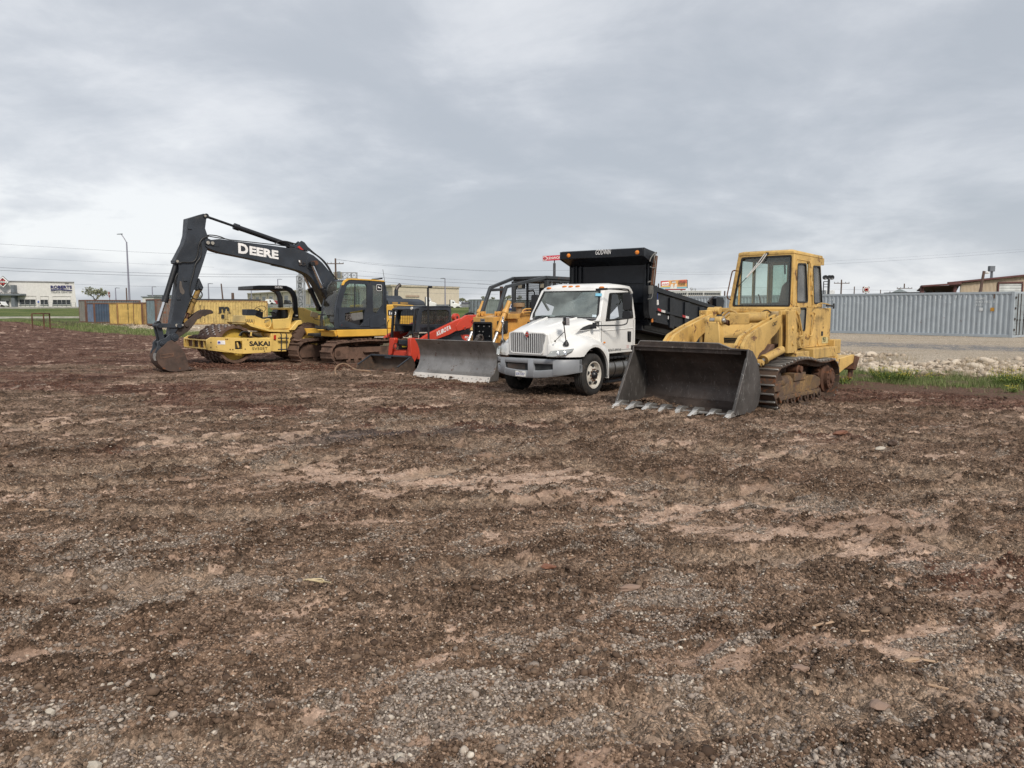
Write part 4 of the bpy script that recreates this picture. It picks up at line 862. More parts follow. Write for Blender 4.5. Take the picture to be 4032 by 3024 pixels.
 cab=MB().ring3(wsO,wsI,nw,-.05).build('cab',[M_WHITE],root,bevel=.012)
 ws=MB().slab([Vector(p)-nw.normalized()*.012 for p in wsI],.005,nw).build('windshield',[glass('truck_windshield',(.78,.86,.83),.03,.30,(.42,.47,.45))],cab,smooth=0)  # dust layer thickened and tinted to stand in for reflections as well
 MB().ring3([Vector(p)+nw.normalized()*.001+(Vector(p)-Vector((-.56,0,2.1)))*.015 for p in wsI],[Vector(p)*1+(Vector((-.56,0,2.1))-Vector(p))*.045 for p in wsI],nw,.006).build('windshield_seal',[M_HOSE],cab)
 rs_=[]
 for x,z,hw in((-.735,2.44,.86),(-.80,2.50,.87),(-1.0,2.555,.90),(-1.5,2.575,.93),(-1.95,2.55,.93),(xb+.03,2.47,.92)):
  rs_.append([(x,-hw-.02,z-.09),(x,-hw+.02,z-.02),(x,-hw*.6,z+.025),(x,hw*.6,z+.025),(x,hw-.02,z-.02),(x,hw+.02,z-.09),(x,hw,z-.13),(x,-hw,z-.13)])
 MB().loft(rs_).build('roof',[M_WHITE],cab,smooth=60)
 for q in T.plane((-.80,0,2.49),(1,0,1.2),4,[(733,512),(893,496),(957,496),(1028,494),(1270,504)]):
  MB().ball((q[0]+.01,q[1],q[2]+.015),.05,6,1.0,1.45,.55).build('marker_lamp',[M_AMB],cab)
 out_=[(-.40,1.70),(-.46,1.86),(-.77,2.44),(xb+.02,2.42),(xb,1.70)]
 win=[(-.60,1.735),(-.60,1.86),(-.84,2.36),(xb+.12,2.345),(xb+.12,1.735)]
 wq=D(1.0,[(1303,842),(1312,800),(1372,556),(1592,548),(1590,808)]);win=[(wq[0][0]-.02,1.69),(wq[1][0]-.02,wq[1][1]),(wq[2][0]-.03,wq[2][1]),(xb+.12,wq[3][1]),(xb+.12,wq[4][1])];win[0]=(win[0][0],wq[4][1]-.06)
 out_[0]=(-.40,win[0][1]-.02);out_[4]=(xb,win[4][1]-.03)
 for s in(1,-1):
  m=MB();tilt=lambda y,z:y-.10*max(0,(z-1.75))/.7
  b=len(m.v);m.ringy(rounded(out_,.05),rounded(win,.05),s*1.0,s*.955);m.py([(-.42,out_[0][1]+.0),(xb,out_[4][1]),(xb,.92),(-.60,.92),(-.44,1.10)],s*1.0,s*.955)
  m.v=[(x,s*tilt(abs(y),z),z)for x,y,z in m.v]
  dr=m.build('door',[M_WHITE],cab,bevel=.012)
  m=MB();m.ringy(rounded(inset(win,-.01),.05),rounded(inset(win,.018),.05),s*.99,s*1.006);m.bar((win[2][0]-.10,s*1.0,win[2][1]),(win[0][0]-.16,s*1.0,win[0][1]+.03),.03,.03);m.v=[(x,s*tilt(abs(y),z),z)for x,y,z in m.v];m.build('window_seal',[M_HOSE],dr)
  m=MB();m.py(rounded(win,.05),s*.978,s*.974);m.v=[(x,s*tilt(abs(y),z),z)for x,y,z in m.v];m.build('door_window',[glass('truck_side_glass',(.52,.60,.57),.03,.05,(.3,.33,.32))if s>0 else bpy.data.materials['truck_side_glass']],dr,smooth=0)
  h=D(1.0,[(1530,945),(1567,945),(1563,1055),(1532,1050)]);m=MB();m.py(rounded(h,.03),s*.996,s*1.012);m.bar((h[0][0]-.05,s*1.02,h[0][1]-.04),(h[0][0]-.05,s*1.02,h[2][1]+.04),.03,.03);m.build('door_handle',[M_BLACK],dr,bevel=.004)
  m=MB();g=[(-.455,1.15),(-.455,1.70)];m.box(-.462,-.452,*sorted((s*.998,s*1.004)),1.10,1.68);m.box(xb+.10,xb+.108,*sorted((s*.998,s*1.004)),.98,1.70);m.box(xb+.10,-.58,*sorted((s*.998,s*1.004)),.985,.992);m.build('door_gap',[M_DARKIN],dr,smooth=0)
  cr=MB();cr.bar((-.50,s*1.0,1.47),(xb+.1,s*1.0,1.50),.02,.02);cr.build('body_crease',[M_WHITE],dr,bevel=.006)
 t0,t1=T.s3(1.004,4,[(1322,1152),(1462,1144)]);MB().text('USDOT 899748',t0,Vector(t1)-Vector(t0),(0,0,1),.062,(Vector(t1)-Vector(t0)).length,shear=.15).build('lettering',[flat('grey_lettering',(.12,.12,.13))],root,smooth=0)
 t0,t1=T.s3(1.004,4,[(1520,1116),(1558,1114)]);MB().text('NO RIDERS\nALLOWED',t0,Vector(t1)-Vector(t0),(0,0,1),.07,.13).build('decal',[flat('pink_ink',(.65,.25,.25))],root,smooth=0)
 m=MB();m.ringx([(-.97,1.70),(.97,1.70),(.90,2.44),(-.90,2.44)],[(-.6,1.85),(.6,1.85),(.6,2.3),(-.6,2.3)],xb,xb+.04);m.px([(-.98,.92),(.98,.92),(.97,1.70),(-.97,1.70)],xb,xb+.04);m.build('rear_panel',[M_WHITE],cab,bevel=.01)
 MB().px([(-.6,1.85),(.6,1.85),(.6,2.3),(-.6,2.3)],xb+.02,xb+.016).build('rear_window',[M_GLASS],cab,smooth=0)
 INT=flat('grey_cab_trim',(.22,.215,.20),.8);SE=flat('grey_seat_cloth',(.14,.145,.15),.9)
 m=MB();m.loft([[(-.40,-.93,1.3),(-.40,.93,1.3),(-.40,.93,1.74),(-.40,-.93,1.74)],[(-.78,-.93,1.3),(-.78,.93,1.3),(-.78,.93,1.78),(-.78,-.93,1.78)]]);m.ball((-.70,.42,1.76),.28,8,.9,1,.42);m.build('dashboard',[INT],cab,bevel=.02)
 m=MB();m.lathe([(.20,-.012),(.215,0),(.20,.012),(.188,0)],(-.98,.42,1.86),(.75,0,-.65),28,close=True);m.bar((-.98,.24,1.86),(-.98,.60,1.86),.03,.02);m.cyl((-.98,.42,1.86),(-.78,.42,1.70),.03);m.build('steering_wheel',[M_SEAT],cab)
 for y in(.42,-.42):
  m=MB();m.box(-1.75,-1.2,y-.26,y+.26,1.30,1.48);m.loft([[(-1.72,y-.26,1.45),(-1.58,y-.26,1.45),(-1.58,y+.26,1.45),(-1.72,y+.26,1.45)],[(-1.86,y-.24,2.05),(-1.74,y-.24,2.05),(-1.74,y+.24,2.05),(-1.86,y+.24,2.05)],[(-1.88,y-.13,2.20),(-1.80,y-.13,2.20),(-1.80,y+.13,2.20),(-1.88,y+.13,2.20)]])
  m.build('seat',[SE],cab,bevel=.04,seg=3)
 MB().box(xb+.04,-.4,-.95,.95,.92,1.0).build('cab_floor',[M_DARKIN],cab)
 m=MB();st=T.plane((-.55,0,2.1),nw,4,[(1205,585),(1270,588),(1272,560),(1207,557)]);m.slab([Vector(p)+nw.normalized()*.004 for p in st],.003,nw);m.build('windshield_sticker',[flat('blue_sticker',(.22,.55,.72))],cab)
 m=MB();st=T.plane((-.55,0,2.1),nw,4,[(1172,800),(1215,803),(1216,778),(1174,776)]);m.slab([Vector(p)+nw.normalized()*.004 for p in st],.003,nw);m.build('windshield_sticker',[flat('white_sticker',(.6,.7,.75))],cab)
 for a,b in(((600,800),(740,800)),((800,795),(990,805))):
  q=T.plane((-.37,0,1.77),nw,4,[a,b]);m=MB();m.tube([Vector(q[0])+nw*.02,(Vector(q[0])+Vector(q[1]))/2+nw*.035+Vector((0,0,.012)),Vector(q[1])+nw*.02],.012,6);m.build('wiper',[M_HOSE],cab)
 m=MB();m.loft([[(-.30,-.80,1.72),(-.30,.80,1.72),(-.40,.95,1.72),(-.40,-.95,1.72)],[(-.33,-.80,1.745),(-.33,.80,1.745),(-.40,.95,1.755),(-.40,-.95,1.755)]]);m.build('cowl',[M_BLACK],cab)
 for s in(1,-1):
  vp=T.plane((-.05,.80,1.55),(.09,1,.22),4,[(1012,943),(1060,905),(1120,882),(1188,870),(1186,905),(1160,925),(1080,938)])
  P=[Vector((a,b,c))for a,b,c in vp];nn=Vector((.09,1,.22)).normalized();P=[p+nn*.035 for p in P]
  if s<0:P=[Vector((p.x,-p.y,p.z))for p in P];nn=Vector((.09,-1,.22)).normalized()
  c_=sum(P,Vector())/len(P);v_=MB().slab(P,.012,nn).build('hood_vent',[M_DARKIN],root)
  MB().ring3([c_+(p-c_)*1.14 for p in P],[c_+(p-c_)*.97 for p in P],nn,.022).build('vent_rim',[M_WHITE],v_,bevel=.005)
 def mirror(s):
  y=s*1.42;q=lambda pts,yy=1.42:[(a,s*b,c)for a,b,c in T.s3(yy,4,pts)]
  m=MB();A=q([(1370,517),(1440,510),(1530,510),(1547,530),(1547,600),(1540,760),(1535,840),(1515,880),(1480,882),(1385,880)])
  A[0]=(A[0][0]+.0,s*1.02,A[0][2]);A[1]=(A[1][0],s*1.12,A[1][2]);A[-1]=(A[-1][0]+.1,s*1.0,A[-1][2]-.02);A[-2]=(A[-2][0]+.05,s*1.2,A[-2][2]-.01)
  m.tube(A,.016,8,2);m.bar(A[0],A[1],.05,.05);m.bar((A[-1][0],s*.99,A[-1][2]-.07),(A[-1][0],s*.99,A[-1][2]+.07),.08,.06)
  mr=m.build('door_mirror',[M_BLACK],root,bevel=.006)
  B=q([(1505,565),(1592,560),(1594,725),(1503,727)]);C_=q([(1500,738),(1588,738),(1586,815),(1502,815)])
  for P in(B,C_):
   x=sum(p[0]for p in P)/4;z0,z1=min(p[2]for p in P),max(p[2]for p in P);
   yy=1.38 if s>0 else 1.40;m=MB();m.px(rounded([(s*(yy-.11),z0),(s*(yy+.11),z0),(s*(yy+.11),z1),(s*(yy-.11),z1)],.04),x-.04,x+.05);m.build('mirror_housing',[M_BLACK],mr,bevel=.015,seg=3)
   MB().px(rounded([(s*(yy-.09),z0+.02),(s*(yy+.09),z0+.02),(s*(yy+.09),z1-.02),(s*(yy-.09),z1-.02)],.03),x-.045,x-.041).build('mirror_glass',[M_CHROME],mr,smooth=0)
 mirror(1);mirror(-1)
 for o in[c for c in root.children if c.name.startswith('door_mirror')][1:]:o.location.y+=.14
 for s in(1,-1):
  if s>0:
   b=T.plane((.55,.93,1.30),(.3,.9,.5),4,[(905,1070)])[0];pv_=Vector(b);tp=T.plane(pv_+Vector((.0,.02,0)),(.6,.8,0),4,[(880,855),(875,885),(942,885),(940,800),(876,803),(792,1045),(885,950),(905,1045)])
  P=[Vector((a,b*s,c))for a,b,c in tp];B_=Vector((pv_.x,pv_.y*s,pv_.z));fx=Vector((.6,.8*s,0))
  m=MB();m.lathe([(.07,-.03),(.06,.01),(.03,.05),(.015,.08)],B_,(0,.1*s,1),16);hm=m.build('hood_mirror',[M_HOSE],root)
  m=MB();m.tube([B_+Vector((0,0,.03)),P[0].lerp(B_,.45)+Vector((0,0,.0)),P[0]],.012,8,1);m.tube([P[5],P[6]],.008,6);m.ball(tuple(P[5]),.022,5);m.ball(tuple(P[0]),.035,6);m.build('mirror_arm',[M_STEELD if s>0 else M_CHROME],hm)
  sq=[P[1],P[2],P[3],P[4]];m=MB();m.slab(sq,-.035,fx);m.build('mirror_back',[M_CHROME],hm,bevel=.008)
  MB().slab([p+fx*.001 for p in sq[0:1]]+[P[1].lerp(P[2],.45)+fx*.001,P[4].lerp(P[3],.45)+fx*.001,P[4]+fx*.001],.004,fx).build('mirror_black_half',[M_BLACK],hm,smooth=0)  # black plate over part of the mirror back
 for s in(1,-1):
  m=MB();m.cyl((-.72,s*.80,.56),(-1.72,s*.80,.56),.27,n=32);m.mat(1)
  for x in(-1.0,-1.42):m.cyl((x,s*.80,.56),(x-.05,s*.80,.56),.278,n=32)
  m.build('fuel_tank',[mat('brushed_tank',(.30,.29,.27),.35,.85,dirt=.35,dcol=(.2,.16,.12),var=.1,bump=.05)if s>0 else bpy.data.materials['brushed_tank'],M_HOSE],root,bevel=.01)
  m=MB();m.box(-1.78,-.66,*sorted((s*.82,s*1.10)),.80,.84);m.box(-1.78,-.66,*sorted((s*.85,s*1.10)),.24,.28);m.bar((-.70,s*1.05,.26),(-.70,s*1.05,.82),.03);m.bar((-1.75,s*1.05,.26),(-1.75,s*1.05,.82),.03)
  for k in range(6):m.box(-1.7+k*.18,-1.6+k*.18,*sorted((s*1.10,s*1.115)),.80,.85)
  m.build('cab_step',[M_BLACK],root,bevel=.005)
  m=MB();m.box(-.66,-.62,*sorted((s*.72,s*1.10)),.36,.95);m.build('mud_flap',[M_WHITE if s>0 else M_HOSE],root)
  MB().ball((-.40,s*1.12,1.20),.04,6,1.2,.5,.6).build('side_marker',[M_AMB],root)
 BK=mat('black_bed_paint',(.009,.011,.015),.36,dirt=.12,dcol=(.04,.04,.04),var=.25,bump=.08,scratch=.2,wcol=(.10,.10,.10),spec=.35)
 BD=lambda p,y=1.22:T.side(y,5,p)
 a=math.radians(6.6);xh=-2.60
 bed=empty('dump_bed',(0,0,0));bed.parent=root
 P0=BD([(600,515),(1322,752),(1225,1055),(560,905)]);f0,r0=P0[0],P0[1]
 dirx=Vector((r0[0]-f0[0],r0[1]-f0[1])).normalized()
 def bp(t_,h):return(f0[0]+dirx.x*t_-dirx.y*h*-1*0+(-dirx.y)*-h*0+dirx.y*0,f0[1]+dirx.y*t_+h)
 Lb=(Vector(r0)-Vector(f0)).length
 for s in(1,-1):
  y=s*1.20
  m=MB();m.py([bp(-.05,-.02),bp(Lb,-.02),bp(Lb,-.86),bp(-.05,-.82)],y-.02,y+.02)
  sd=m.build('side_wall',[BK],bed)
  m=MB();m.py([bp(-.08,.0),bp(Lb+.05,.0),bp(Lb+.05,-.11),bp(-.08,-.13)],y-s*.03,y+s*.075);m.build('top_rail',[BK],sd,bevel=.01)
  m=MB();z1,z2=BD([(600,785),(1230,945)]);m.py([z1,z2,(Lb*-.1+z2[0],z2[1]-.01),(z2[0]-.5,z2[1]-.055),(z2[0]-.5,z2[1]-.115),(z1[0],z1[1]-.06)],y+s*.02,y+s*.075);mr=m.build('mid_rail',[BK],sd,bevel=.008)
  for(u0,u1)in(((780,625),(835,640)),((962,680),(1022,700)),((1140,735),(1192,750))):
   q=BD([u0,u1]);x0_,x1_=q[0][0],q[1][0];zt_=q[0][1]-.06
   m=MB();m.py([(x0_,zt_),(x1_,zt_),(x1_,zt_-.82),(x0_,zt_-.78)],y+s*.018,y+s*.06);m.build('side_post',[BK],sd,bevel=.008)
  q=[Vector((f0[0]+.1,0,f0[1]-.77)),Vector((f0[0]+dirx.x*Lb,0,f0[1]+dirx.y*Lb-.80))]
  m=MB();m.slab([(q[0].x,y+s*.02,q[0].z),(q[1].x,y+s*.02,q[1].z),(q[1].x,y-s*.22,q[1].z-.20),(q[0].x,y-s*.22,q[0].z-.20)],.03,(0,-s*.6,.8));m.build('bottom_board',[BK],sd)
  m=MB();m.py([(q[0].x,q[0].z-.17),(q[1].x,q[1].z-.17),(q[1].x,q[1].z-.30),(q[0].x,q[0].z-.30)],y-s*.24,y-s*.18);m.build('long_sill',[BK],sd,bevel=.006)
  m=MB();m.py([(f0[0]-.0,f0[1]-.85),(f0[0]+.34,f0[1]-.80),(f0[0]+.42,f0[1]-.62),(f0[0]+.42,f0[1]+.02),(f0[0]-.06,f0[1]+.02)],y-s*.06,y+s*.09);m.build('front_corner_post',[BK],sd,bevel=.012)
  rp=BD([(1322,660),(1345,640),(1405,645),(1420,690),(1400,885),(1322,905)]);m=MB();m.py(rp,y-s*.05,y+s*.10);m.build('rear_post',[BK],sd,bevel=.01)
  m=MB();m.py(BD([(1280,700),(1320,650),(1350,632),(1400,640),(1380,700),(1300,745)]),y-s*.08,y-s*.02);m.build('tailgate_bracket',[M_STEELD],sd)
 S1=bed.children[0]if False else None
 for(c0,c1,c2)in(((643,775),(688,795),(735,808)),((945,858),(982,870),(1022,880)),((1197,928),(1230,938),(1232,939))):
  for(p,q_,k)in((c0,c1,0),(c1,c2,1)):
   if q_[0]-p[0]<5:continue
   A_,B_=T.s3(1.278,5,[p,q_]);m=MB();m.slab([A_,B_,(B_[0],B_[1],B_[2]-.062),(A_[0],A_[1],A_[2]-.062)],.003,(0,1,0));m.build('reflector_tape',[flat('tape_red',(.42,.04,.04))if k==0 else flat('tape_white',(.7,.68,.64))],bed,smooth=0)
 for P in([(768,868),(802,872),(800,916),(766,910)],[(646,836),(678,838),(677,866),(645,862)]):
  m=MB();m.slab(T.s3(1.224,5,P),.003,(0,1,0));m.build('sticker',[M_WTXT],bed,smooth=0)
 q_=BD([(575,905),(1225,1052),(1222,1088),(575,940)],1.235);m=MB();m.py(q_,1.19,1.232);m.build('outer_sill',[BK],bed,bevel=.005)
 A_,B_=T.s3(1.236,5,[(1014,1056),(1126,1080)]);MB().text('10445922',A_,Vector(B_)-Vector(A_),(0,0,1),.10,(Vector(B_)-Vector(A_)).length*.98,bold=.01).build('lettering',[M_WTXT],bed,smooth=0)
 m=MB();m.loft([[(f0[0]+.2,-1.0,f0[1]-.95),(f0[0]+.2,1.0,f0[1]-.95),(f0[0]+.2,1.0,f0[1]-1.10),(f0[0]+.2,-1.0,f0[1]-1.10)],[(r0[0],-1.0,r0[1]-.98),(r0[0],1.0,r0[1]-.98),(r0[0],1.0,r0[1]-1.13),(r0[0],-1.0,r0[1]-1.13)]])
 m.bar((f0[0],.4,f0[1]-1.18),(r0[0],.4,r0[1]-1.25),.12,.18);m.bar((f0[0],-.4,f0[1]-1.18),(r0[0],-.4,r0[1]-1.25),.12,.18);m.build('bed_floor',[BK],bed)
 cz0,cz1=3.46,3.27;xf=-2.06
 m=MB();m.px([(-1.13,1.62),(1.13,1.62),(1.17,3.16),(-1.17,3.16)],xh-.03,xh)
 hb=m.build('headboard',[BK],bed)
 m=MB()
 for z in(2.62,2.12):m.px([(-1.02,z),(1.02,z),(1.02,z+.035),(-1.02,z+.035)],xh,xh+.035)
 for y in(-1.10,-1.02,-.88,1.03,1.12):m.box(xh,xh+.05,y-.02,y+.02,1.64,3.12)
 m.build('headboard_rib',[BK],hb,bevel=.006)
 m=MB();m.bar((xh+.02,-1.18,1.62),(xh+.02,1.18,1.62),.10,.14);m.build('headboard_sill',[BK],hb,bevel=.01)
 m=MB();pr=[(xf,cz0),(xf,cz1),(xf-.06,cz1-.01),(xh,3.08),(xh-.05,3.08),(xh-.05,cz0-.05),(xf-.1,cz0+.02)];m.py(pr,-1.20,1.20)
 m.build('cab_protector',[BK],bed,bevel=.012)
 m=MB();m.py([(xf-.02,cz0+.005),(xh-.07,cz0-.06),(xh-.07,1.70),(xh+.03,1.60),(xh+.05,3.1),(xf,cz1-.01)],1.19,1.235);m.py([(xf-.02,cz0+.005),(xh-.07,cz0-.06),(xh-.07,1.70),(xh+.03,1.60),(xh+.05,3.1),(xf,cz1-.01)],-1.235,-1.19);m.build('headboard_side',[BK],bed,bevel=.01)
 c0,c1,c2,c3=T.f3(xf+.004,4,[(1203,164),(1350,158),(930,172),(1630,140)]);MB().text('GODWIN',c0,Vector(c1)-Vector(c0),(0,0,1),.125,(Vector(c1)-Vector(c0)).length*1.05,bold=.0,shear=.15).build('lettering',[M_WTXT],bed,smooth=0)
 for c in(c2,c3):MB().lathe([(.055,0),(.05,.02),(.03,.035),(.005,.04)],(xf,c[1],c[2]),(1,0,0),18).build('marker_lamp',[M_AMB],bed)
 m=MB();A_=T.s3(1.30,5,[(585,505),(600,380),(612,250),(622,145)]);m.bar(A_[0],A_[3],.09,.07,(0,1,0));m.mat(1).tube(T.s3(1.33,5,[(548,215),(560,170),(600,120),(628,100),(632,112),(600,150),(610,230)]),.014,8,2)
 m.mat(1).tube(T.s3(1.33,5,[(612,140),(626,160),(618,230),(600,400),(590,490)]),.01,6);m.mat(1).tube(T.s3(1.33,5,[(553,278),(580,290),(620,292)]),.014,6)
 m.mat(1).bar(*T.s3(1.32,5,[(562,505),(562,605)]),.17,.05,(0,1,0));m.mat(1).tube(T.s3(1.36,5,[(588,560),(575,665),(526,668)]),.012,8,1);m.mat(1).tube(T.s3(1.34,5,[(528,468),(540,456),(560,458)]),.02,8,1)
 m.build('tarp_arm',[M_RUSTY,mat('grey_cast',(.19,.185,.17),.6,.3,dirt=.3)],bed,bevel=.004)
 m=MB();m.tube(T.s3(1.24,5,[(645,520),(642,600),(640,680)]),.012,6);m.mat(1).bar(*T.s3(1.26,5,[(640,680),(643,738)]),.07,.03,(0,1,0));m.build('control_lead',[flat('blue_cord',(.03,.05,.2)),M_WTXT],bed)
 m=MB();m.tube(T.s3(1.0,5,[(480,1015),(515,1020),(560,1028),(592,1010),(590,980)]),.022,8,2);m.build('air_hose',[M_STEELD],bed)
 m=MB();m.bar(*T.s3(1.28,5,[(578,905),(578,948)]),.05,.03,(0,1,0));m.build('side_marker',[M_AMB],bed)
 m=MB();m.px([(-1.18,r0[1]-.98),(1.18,r0[1]-.98),(1.18,r0[1]+.05),(-1.18,r0[1]+.05)],r0[0]-.30,r0[0]-.24);m.build('tailgate',[BK],bed,bevel=.01)
 return root
make_truck()
X=Fr((-6.03,28.3),47);XT=Fr((-6.03,28.3),41)
M_CHAR=mat('charcoal_machine_paint',(.031,.038,.049),.5,dirt=.22,dcol=(.085,.075,.065),var=.2,bump=.1,streak=.2,scol=(.07,.06,.05))
M_DYEL=mat('amber_machine_paint',(.74,.43,.07),.42,dirt=.22,dcol=(.25,.15,.07),var=.08,bump=.05,zdust=None)
M_ARMF=mat('skylit_front_plate',(.20,.21,.21),.5,.3,dirt=.3,dcol=(.12,.1,.08),var=.15,scratch=.4)  # arm's front face painted pale grey for the sky it reflects
def make_excavator():
 root=empty('excavator',X.o,X.yaw);tag(root,'excavator with a dark grey boom, amber body and bucket resting on the dirt','excavator')
 uc=empty('undercarriage',(0,0,0),XT.yaw-X.yaw);uc.parent=root
 path=arc(1.42,.41,.40,-90,88,8)+[(.7,.84),(.2,.86),(-.5,.83),(-1.2,.84)]+arc(-1.62,.43,.40,88,270,8)+[(-.8,.0),(.6,.0)]
 for s in(1,-1):
  y0,y1=(.68,1.32)if s>0 else(-1.32,-.68);q=lambda a:a*s
  track_loop(path,y0,y1,.215,plate=.05,gh=.045,gw=.06,double=False,seed=s+5,rough=.03).build('track',[M_MUDDY,M_MUDDY,M_TRK],uc,bevel=.008,seg=1)
  m=MB()
  rg=random.Random(s+9)
  for k in range(26):
   i=rg.random();x=-1.8+3.5*rg.random();z=.80+.03*rg.random()if rg.random()<.6 else .03;m.ball((x,rg.uniform(y0+.1,y1-.1),z),rg.uniform(.05,.11),4,1.6,1.4,.5)
  m.build('mud_lump',[M_MUDDY],uc)
  m=MB();m.lathe([(.05,-.1),(.33,-.1),(.34,.1),(.12,.12),(.1,.2),(.02,.2)],(1.42,q(1.0),.41),(0,s,0),20);m.lathe([(.05,-.1),(.31,-.1),(.31,.12),(.22,.16),(.2,.24),(.02,.24)],(-1.62,q(1.0),.43),(0,s,0),20);m.build('idler',[M_MUDDY],uc)
  m=MB();m.py([(1.55,.18),(1.62,.3),(1.6,.55),(1.45,.66),(1.0,.66),(.85,.60),(-1.25,.58),(-1.4,.45),(-1.4,.25),(-1.25,.20)],q(.84),q(1.14));m.py([(1.50,.20),(1.57,.32),(1.55,.56),(1.42,.64),(.98,.64),(.98,.20)],q(1.14),q(1.20))
  m.box(-.4,.3,*sorted((q(1.14),q(1.26))),.40,.44);m.cyl((.6,q(1.13),.38),(.6,q(1.15),.38),.07,n=14);m.build('track_frame',[M_MUDDY],uc,bevel=.012)
  for i in range(7):MB().lathe([(.04,-.14),(.10,-.14),(.075,-.04),(.075,.04),(.10,.14),(.03,.16)],(.95-i*.34,q(1.0),.14),(0,s,0),12).build('track_roller',[M_MUDDY],uc)
  for x in(.55,-.6):MB().lathe([(.04,-.1),(.08,-.1),(.08,.1),(.03,.15)],(x,q(1.0),.70),(0,s,0),12).build('carrier_roller',[M_MUDDY],uc)
 m=MB();m.pz([(.7,.8),(.45,.3),(.7,-.8),(-.7,-.8),(-.45,-.3),(-.7,.8)],.35,.72);m.cyl((0,0,.7),(0,0,.96),.62,n=32);m.build('centre_frame',[M_MUDDY],uc,bevel=.02)
 S2=lambda y,p:X.side(y,2,p)
 m=MB();m.pz([(1.28,.35),(1.28,1.22),(-1.9,1.25),(-2.5,.9),(-2.5,-.9),(-1.9,-1.25),(1.1,-1.25),(1.1,-.35),(1.35,-.3),(1.35,.3)],.96,1.06);m.build('deck',[M_DARKIN],root,bevel=.02)
 sk=S2(1.25,[(735,1120),(1380,1122),(1380,1182),(770,1182),(740,1165)])
 m=MB();m.py([(1.27,1.235),(-1.9,1.225),(-1.9,.985),(1.20,.985),(1.27,1.05)],1.17,1.27);m.py([(1.2,1.235),(-1.9,1.225),(-1.9,.985),(1.1,.985)],-1.27,-1.17);m.cyl((1.22,1.22,1.02),(-1.9,1.22,1.02),.05,n=12);m.build('side_skirt',[M_DYEL],root,bevel=.02,seg=3)
 m=MB();m.px([(.36,1.0),(1.22,1.0),(1.22,1.22),(.36,1.22)],1.22,1.40);m.px([(.4,1.19),(1.55,1.19),(1.55,1.215),(.4,1.215)],1.38,1.5);m.build('front_step',[M_DYEL],root,bevel=.015)
 bay=[(-.77,1.235),(-.74,2.11),(-1.25,2.13),(-2.05,2.10),(-2.05,1.235)]
 m=MB();m.py(bay,.30,1.25);m.py(bay,-1.25,-.3);m.build('engine_bay',[M_DYEL],root,bevel=.05,seg=3)
 m=MB();b=S2(1.252,[(1252,912),(1600,912),(1600,972),(1252,970)]);m.slab([(p[0],1.252,p[1])for p in b],.004,(0,1,0));bd=m.build('side_band',[M_CHAR],root)
 a_,b_=X.s3(1.258,2,[(1265,962),(1388,964)]);MB().text('160G',a_,Vector(b_)-Vector(a_),(0,0,1),.125,.46,bold=.035).build('lettering',[M_WTXT],bd,smooth=0)
 a_,b_=X.s3(1.256,2,[(1268,996),(1303,997)]);MB().text('LC',a_,Vector(b_)-Vector(a_),(0,0,1),.06,.13,bold=.03).build('lettering',[M_WTXT],bd,smooth=0)
 m=MB()
 for P in([(1308,980),(1378,980),(1378,1080),(1315,1078)],[(1305,858),(1600,868),(1600,905),(1315,900)]):m.slab([(p[0],1.253,p[1])for p in S2(1.253,P)],.003,(0,1,0))
 m.build('mesh_grille',[mat('dusty_mesh',(.27,.17,.055),.9,dirt=.4,dcol=(.05,.04,.03),bump=.6,bs=120)],root)
 m=MB();m.loft([[(-1.95,-1.2,1.235),(-1.95,1.2,1.235),(-1.95,1.2,2.10),(-1.95,-1.2,2.10)],[(-2.35,-1.12,1.0),(-2.35,1.12,1.0),(-2.35,1.12,2.05),(-2.35,-1.12,2.05)],[(-2.56,-.8,1.0),(-2.56,.8,1.0),(-2.56,.8,1.98),(-2.56,-.8,1.98)]]);m.build('counterweight',[M_CHAR],root,bevel=.06,seg=3)
 hd=S2(.85,[(1238,850),(1240,812),(1300,790),(1575,795),(1615,815),(1622,856)])
 m=MB();x0,x1=hd[0][0],hd[-1][0];m.loft([[(x0,-.95,2.1),(x0,1.0,2.1),(x1,1.0,2.1),(x1,-.95,2.1)],[(x0,-.9,2.24),(x0,.95,2.24),(x1,.95,2.24),(x1,-.9,2.24)],[(x0+.0,-.6,2.36),(x0,.75,2.36),(x1+.12,.75,2.34),(x1+.12,-.6,2.34)]])
 m.loft([[(x0-.02,-.3,2.34),(x0-.02,.60,2.34),(x0-.95,.60,2.34),(x0-.95,-.3,2.34)],[(x0-.08,-.2,2.46),(x0-.08,.5,2.46),(x0-.85,.5,2.46),(x0-.85,-.2,2.46)]])
 hood=m.build('hood',[M_CHAR],root,bevel=.03,seg=3)
 m=MB()
 for a,b in((.16,.40),(.52,.86)):m.loft([[(x0-a,.985,2.14),(x0-b,.985,2.14),(x0-b,.97,2.215),(x0-a,.97,2.215)],[(x0-a,1.0,2.14),(x0-b,1.0,2.14),(x0-b,.985,2.215),(x0-a,.985,2.215)]])
 m.build('hood_vent',[bpy.data.materials['dusty_mesh']],hood)
 ex=X.s3(.2,2,[(1338,765),(1338,700),(1350,670),(1380,645)]);m=MB();m.tube([ex[0],ex[1]],.075,14);m.mat(1).tube([ex[1],ex[2],(ex[3][0],ex[3][1],ex[3][2])],.07,14,2);m.build('exhaust_pipe',[M_CHAR,M_STEELD],root)
 m=MB();m.box(-1.3,-1.1,-.25,-.1,2.42,2.50);m.build('red_cap',[M_RED],root,bevel=.01)
 yl,yr=1.25,.30
 side=S2(yl,[(705,1108),(700,1000),(708,880),(735,750),(770,650),(800,610),(845,592),(1055,598),(1212,612),(1228,650),(1238,1112)])
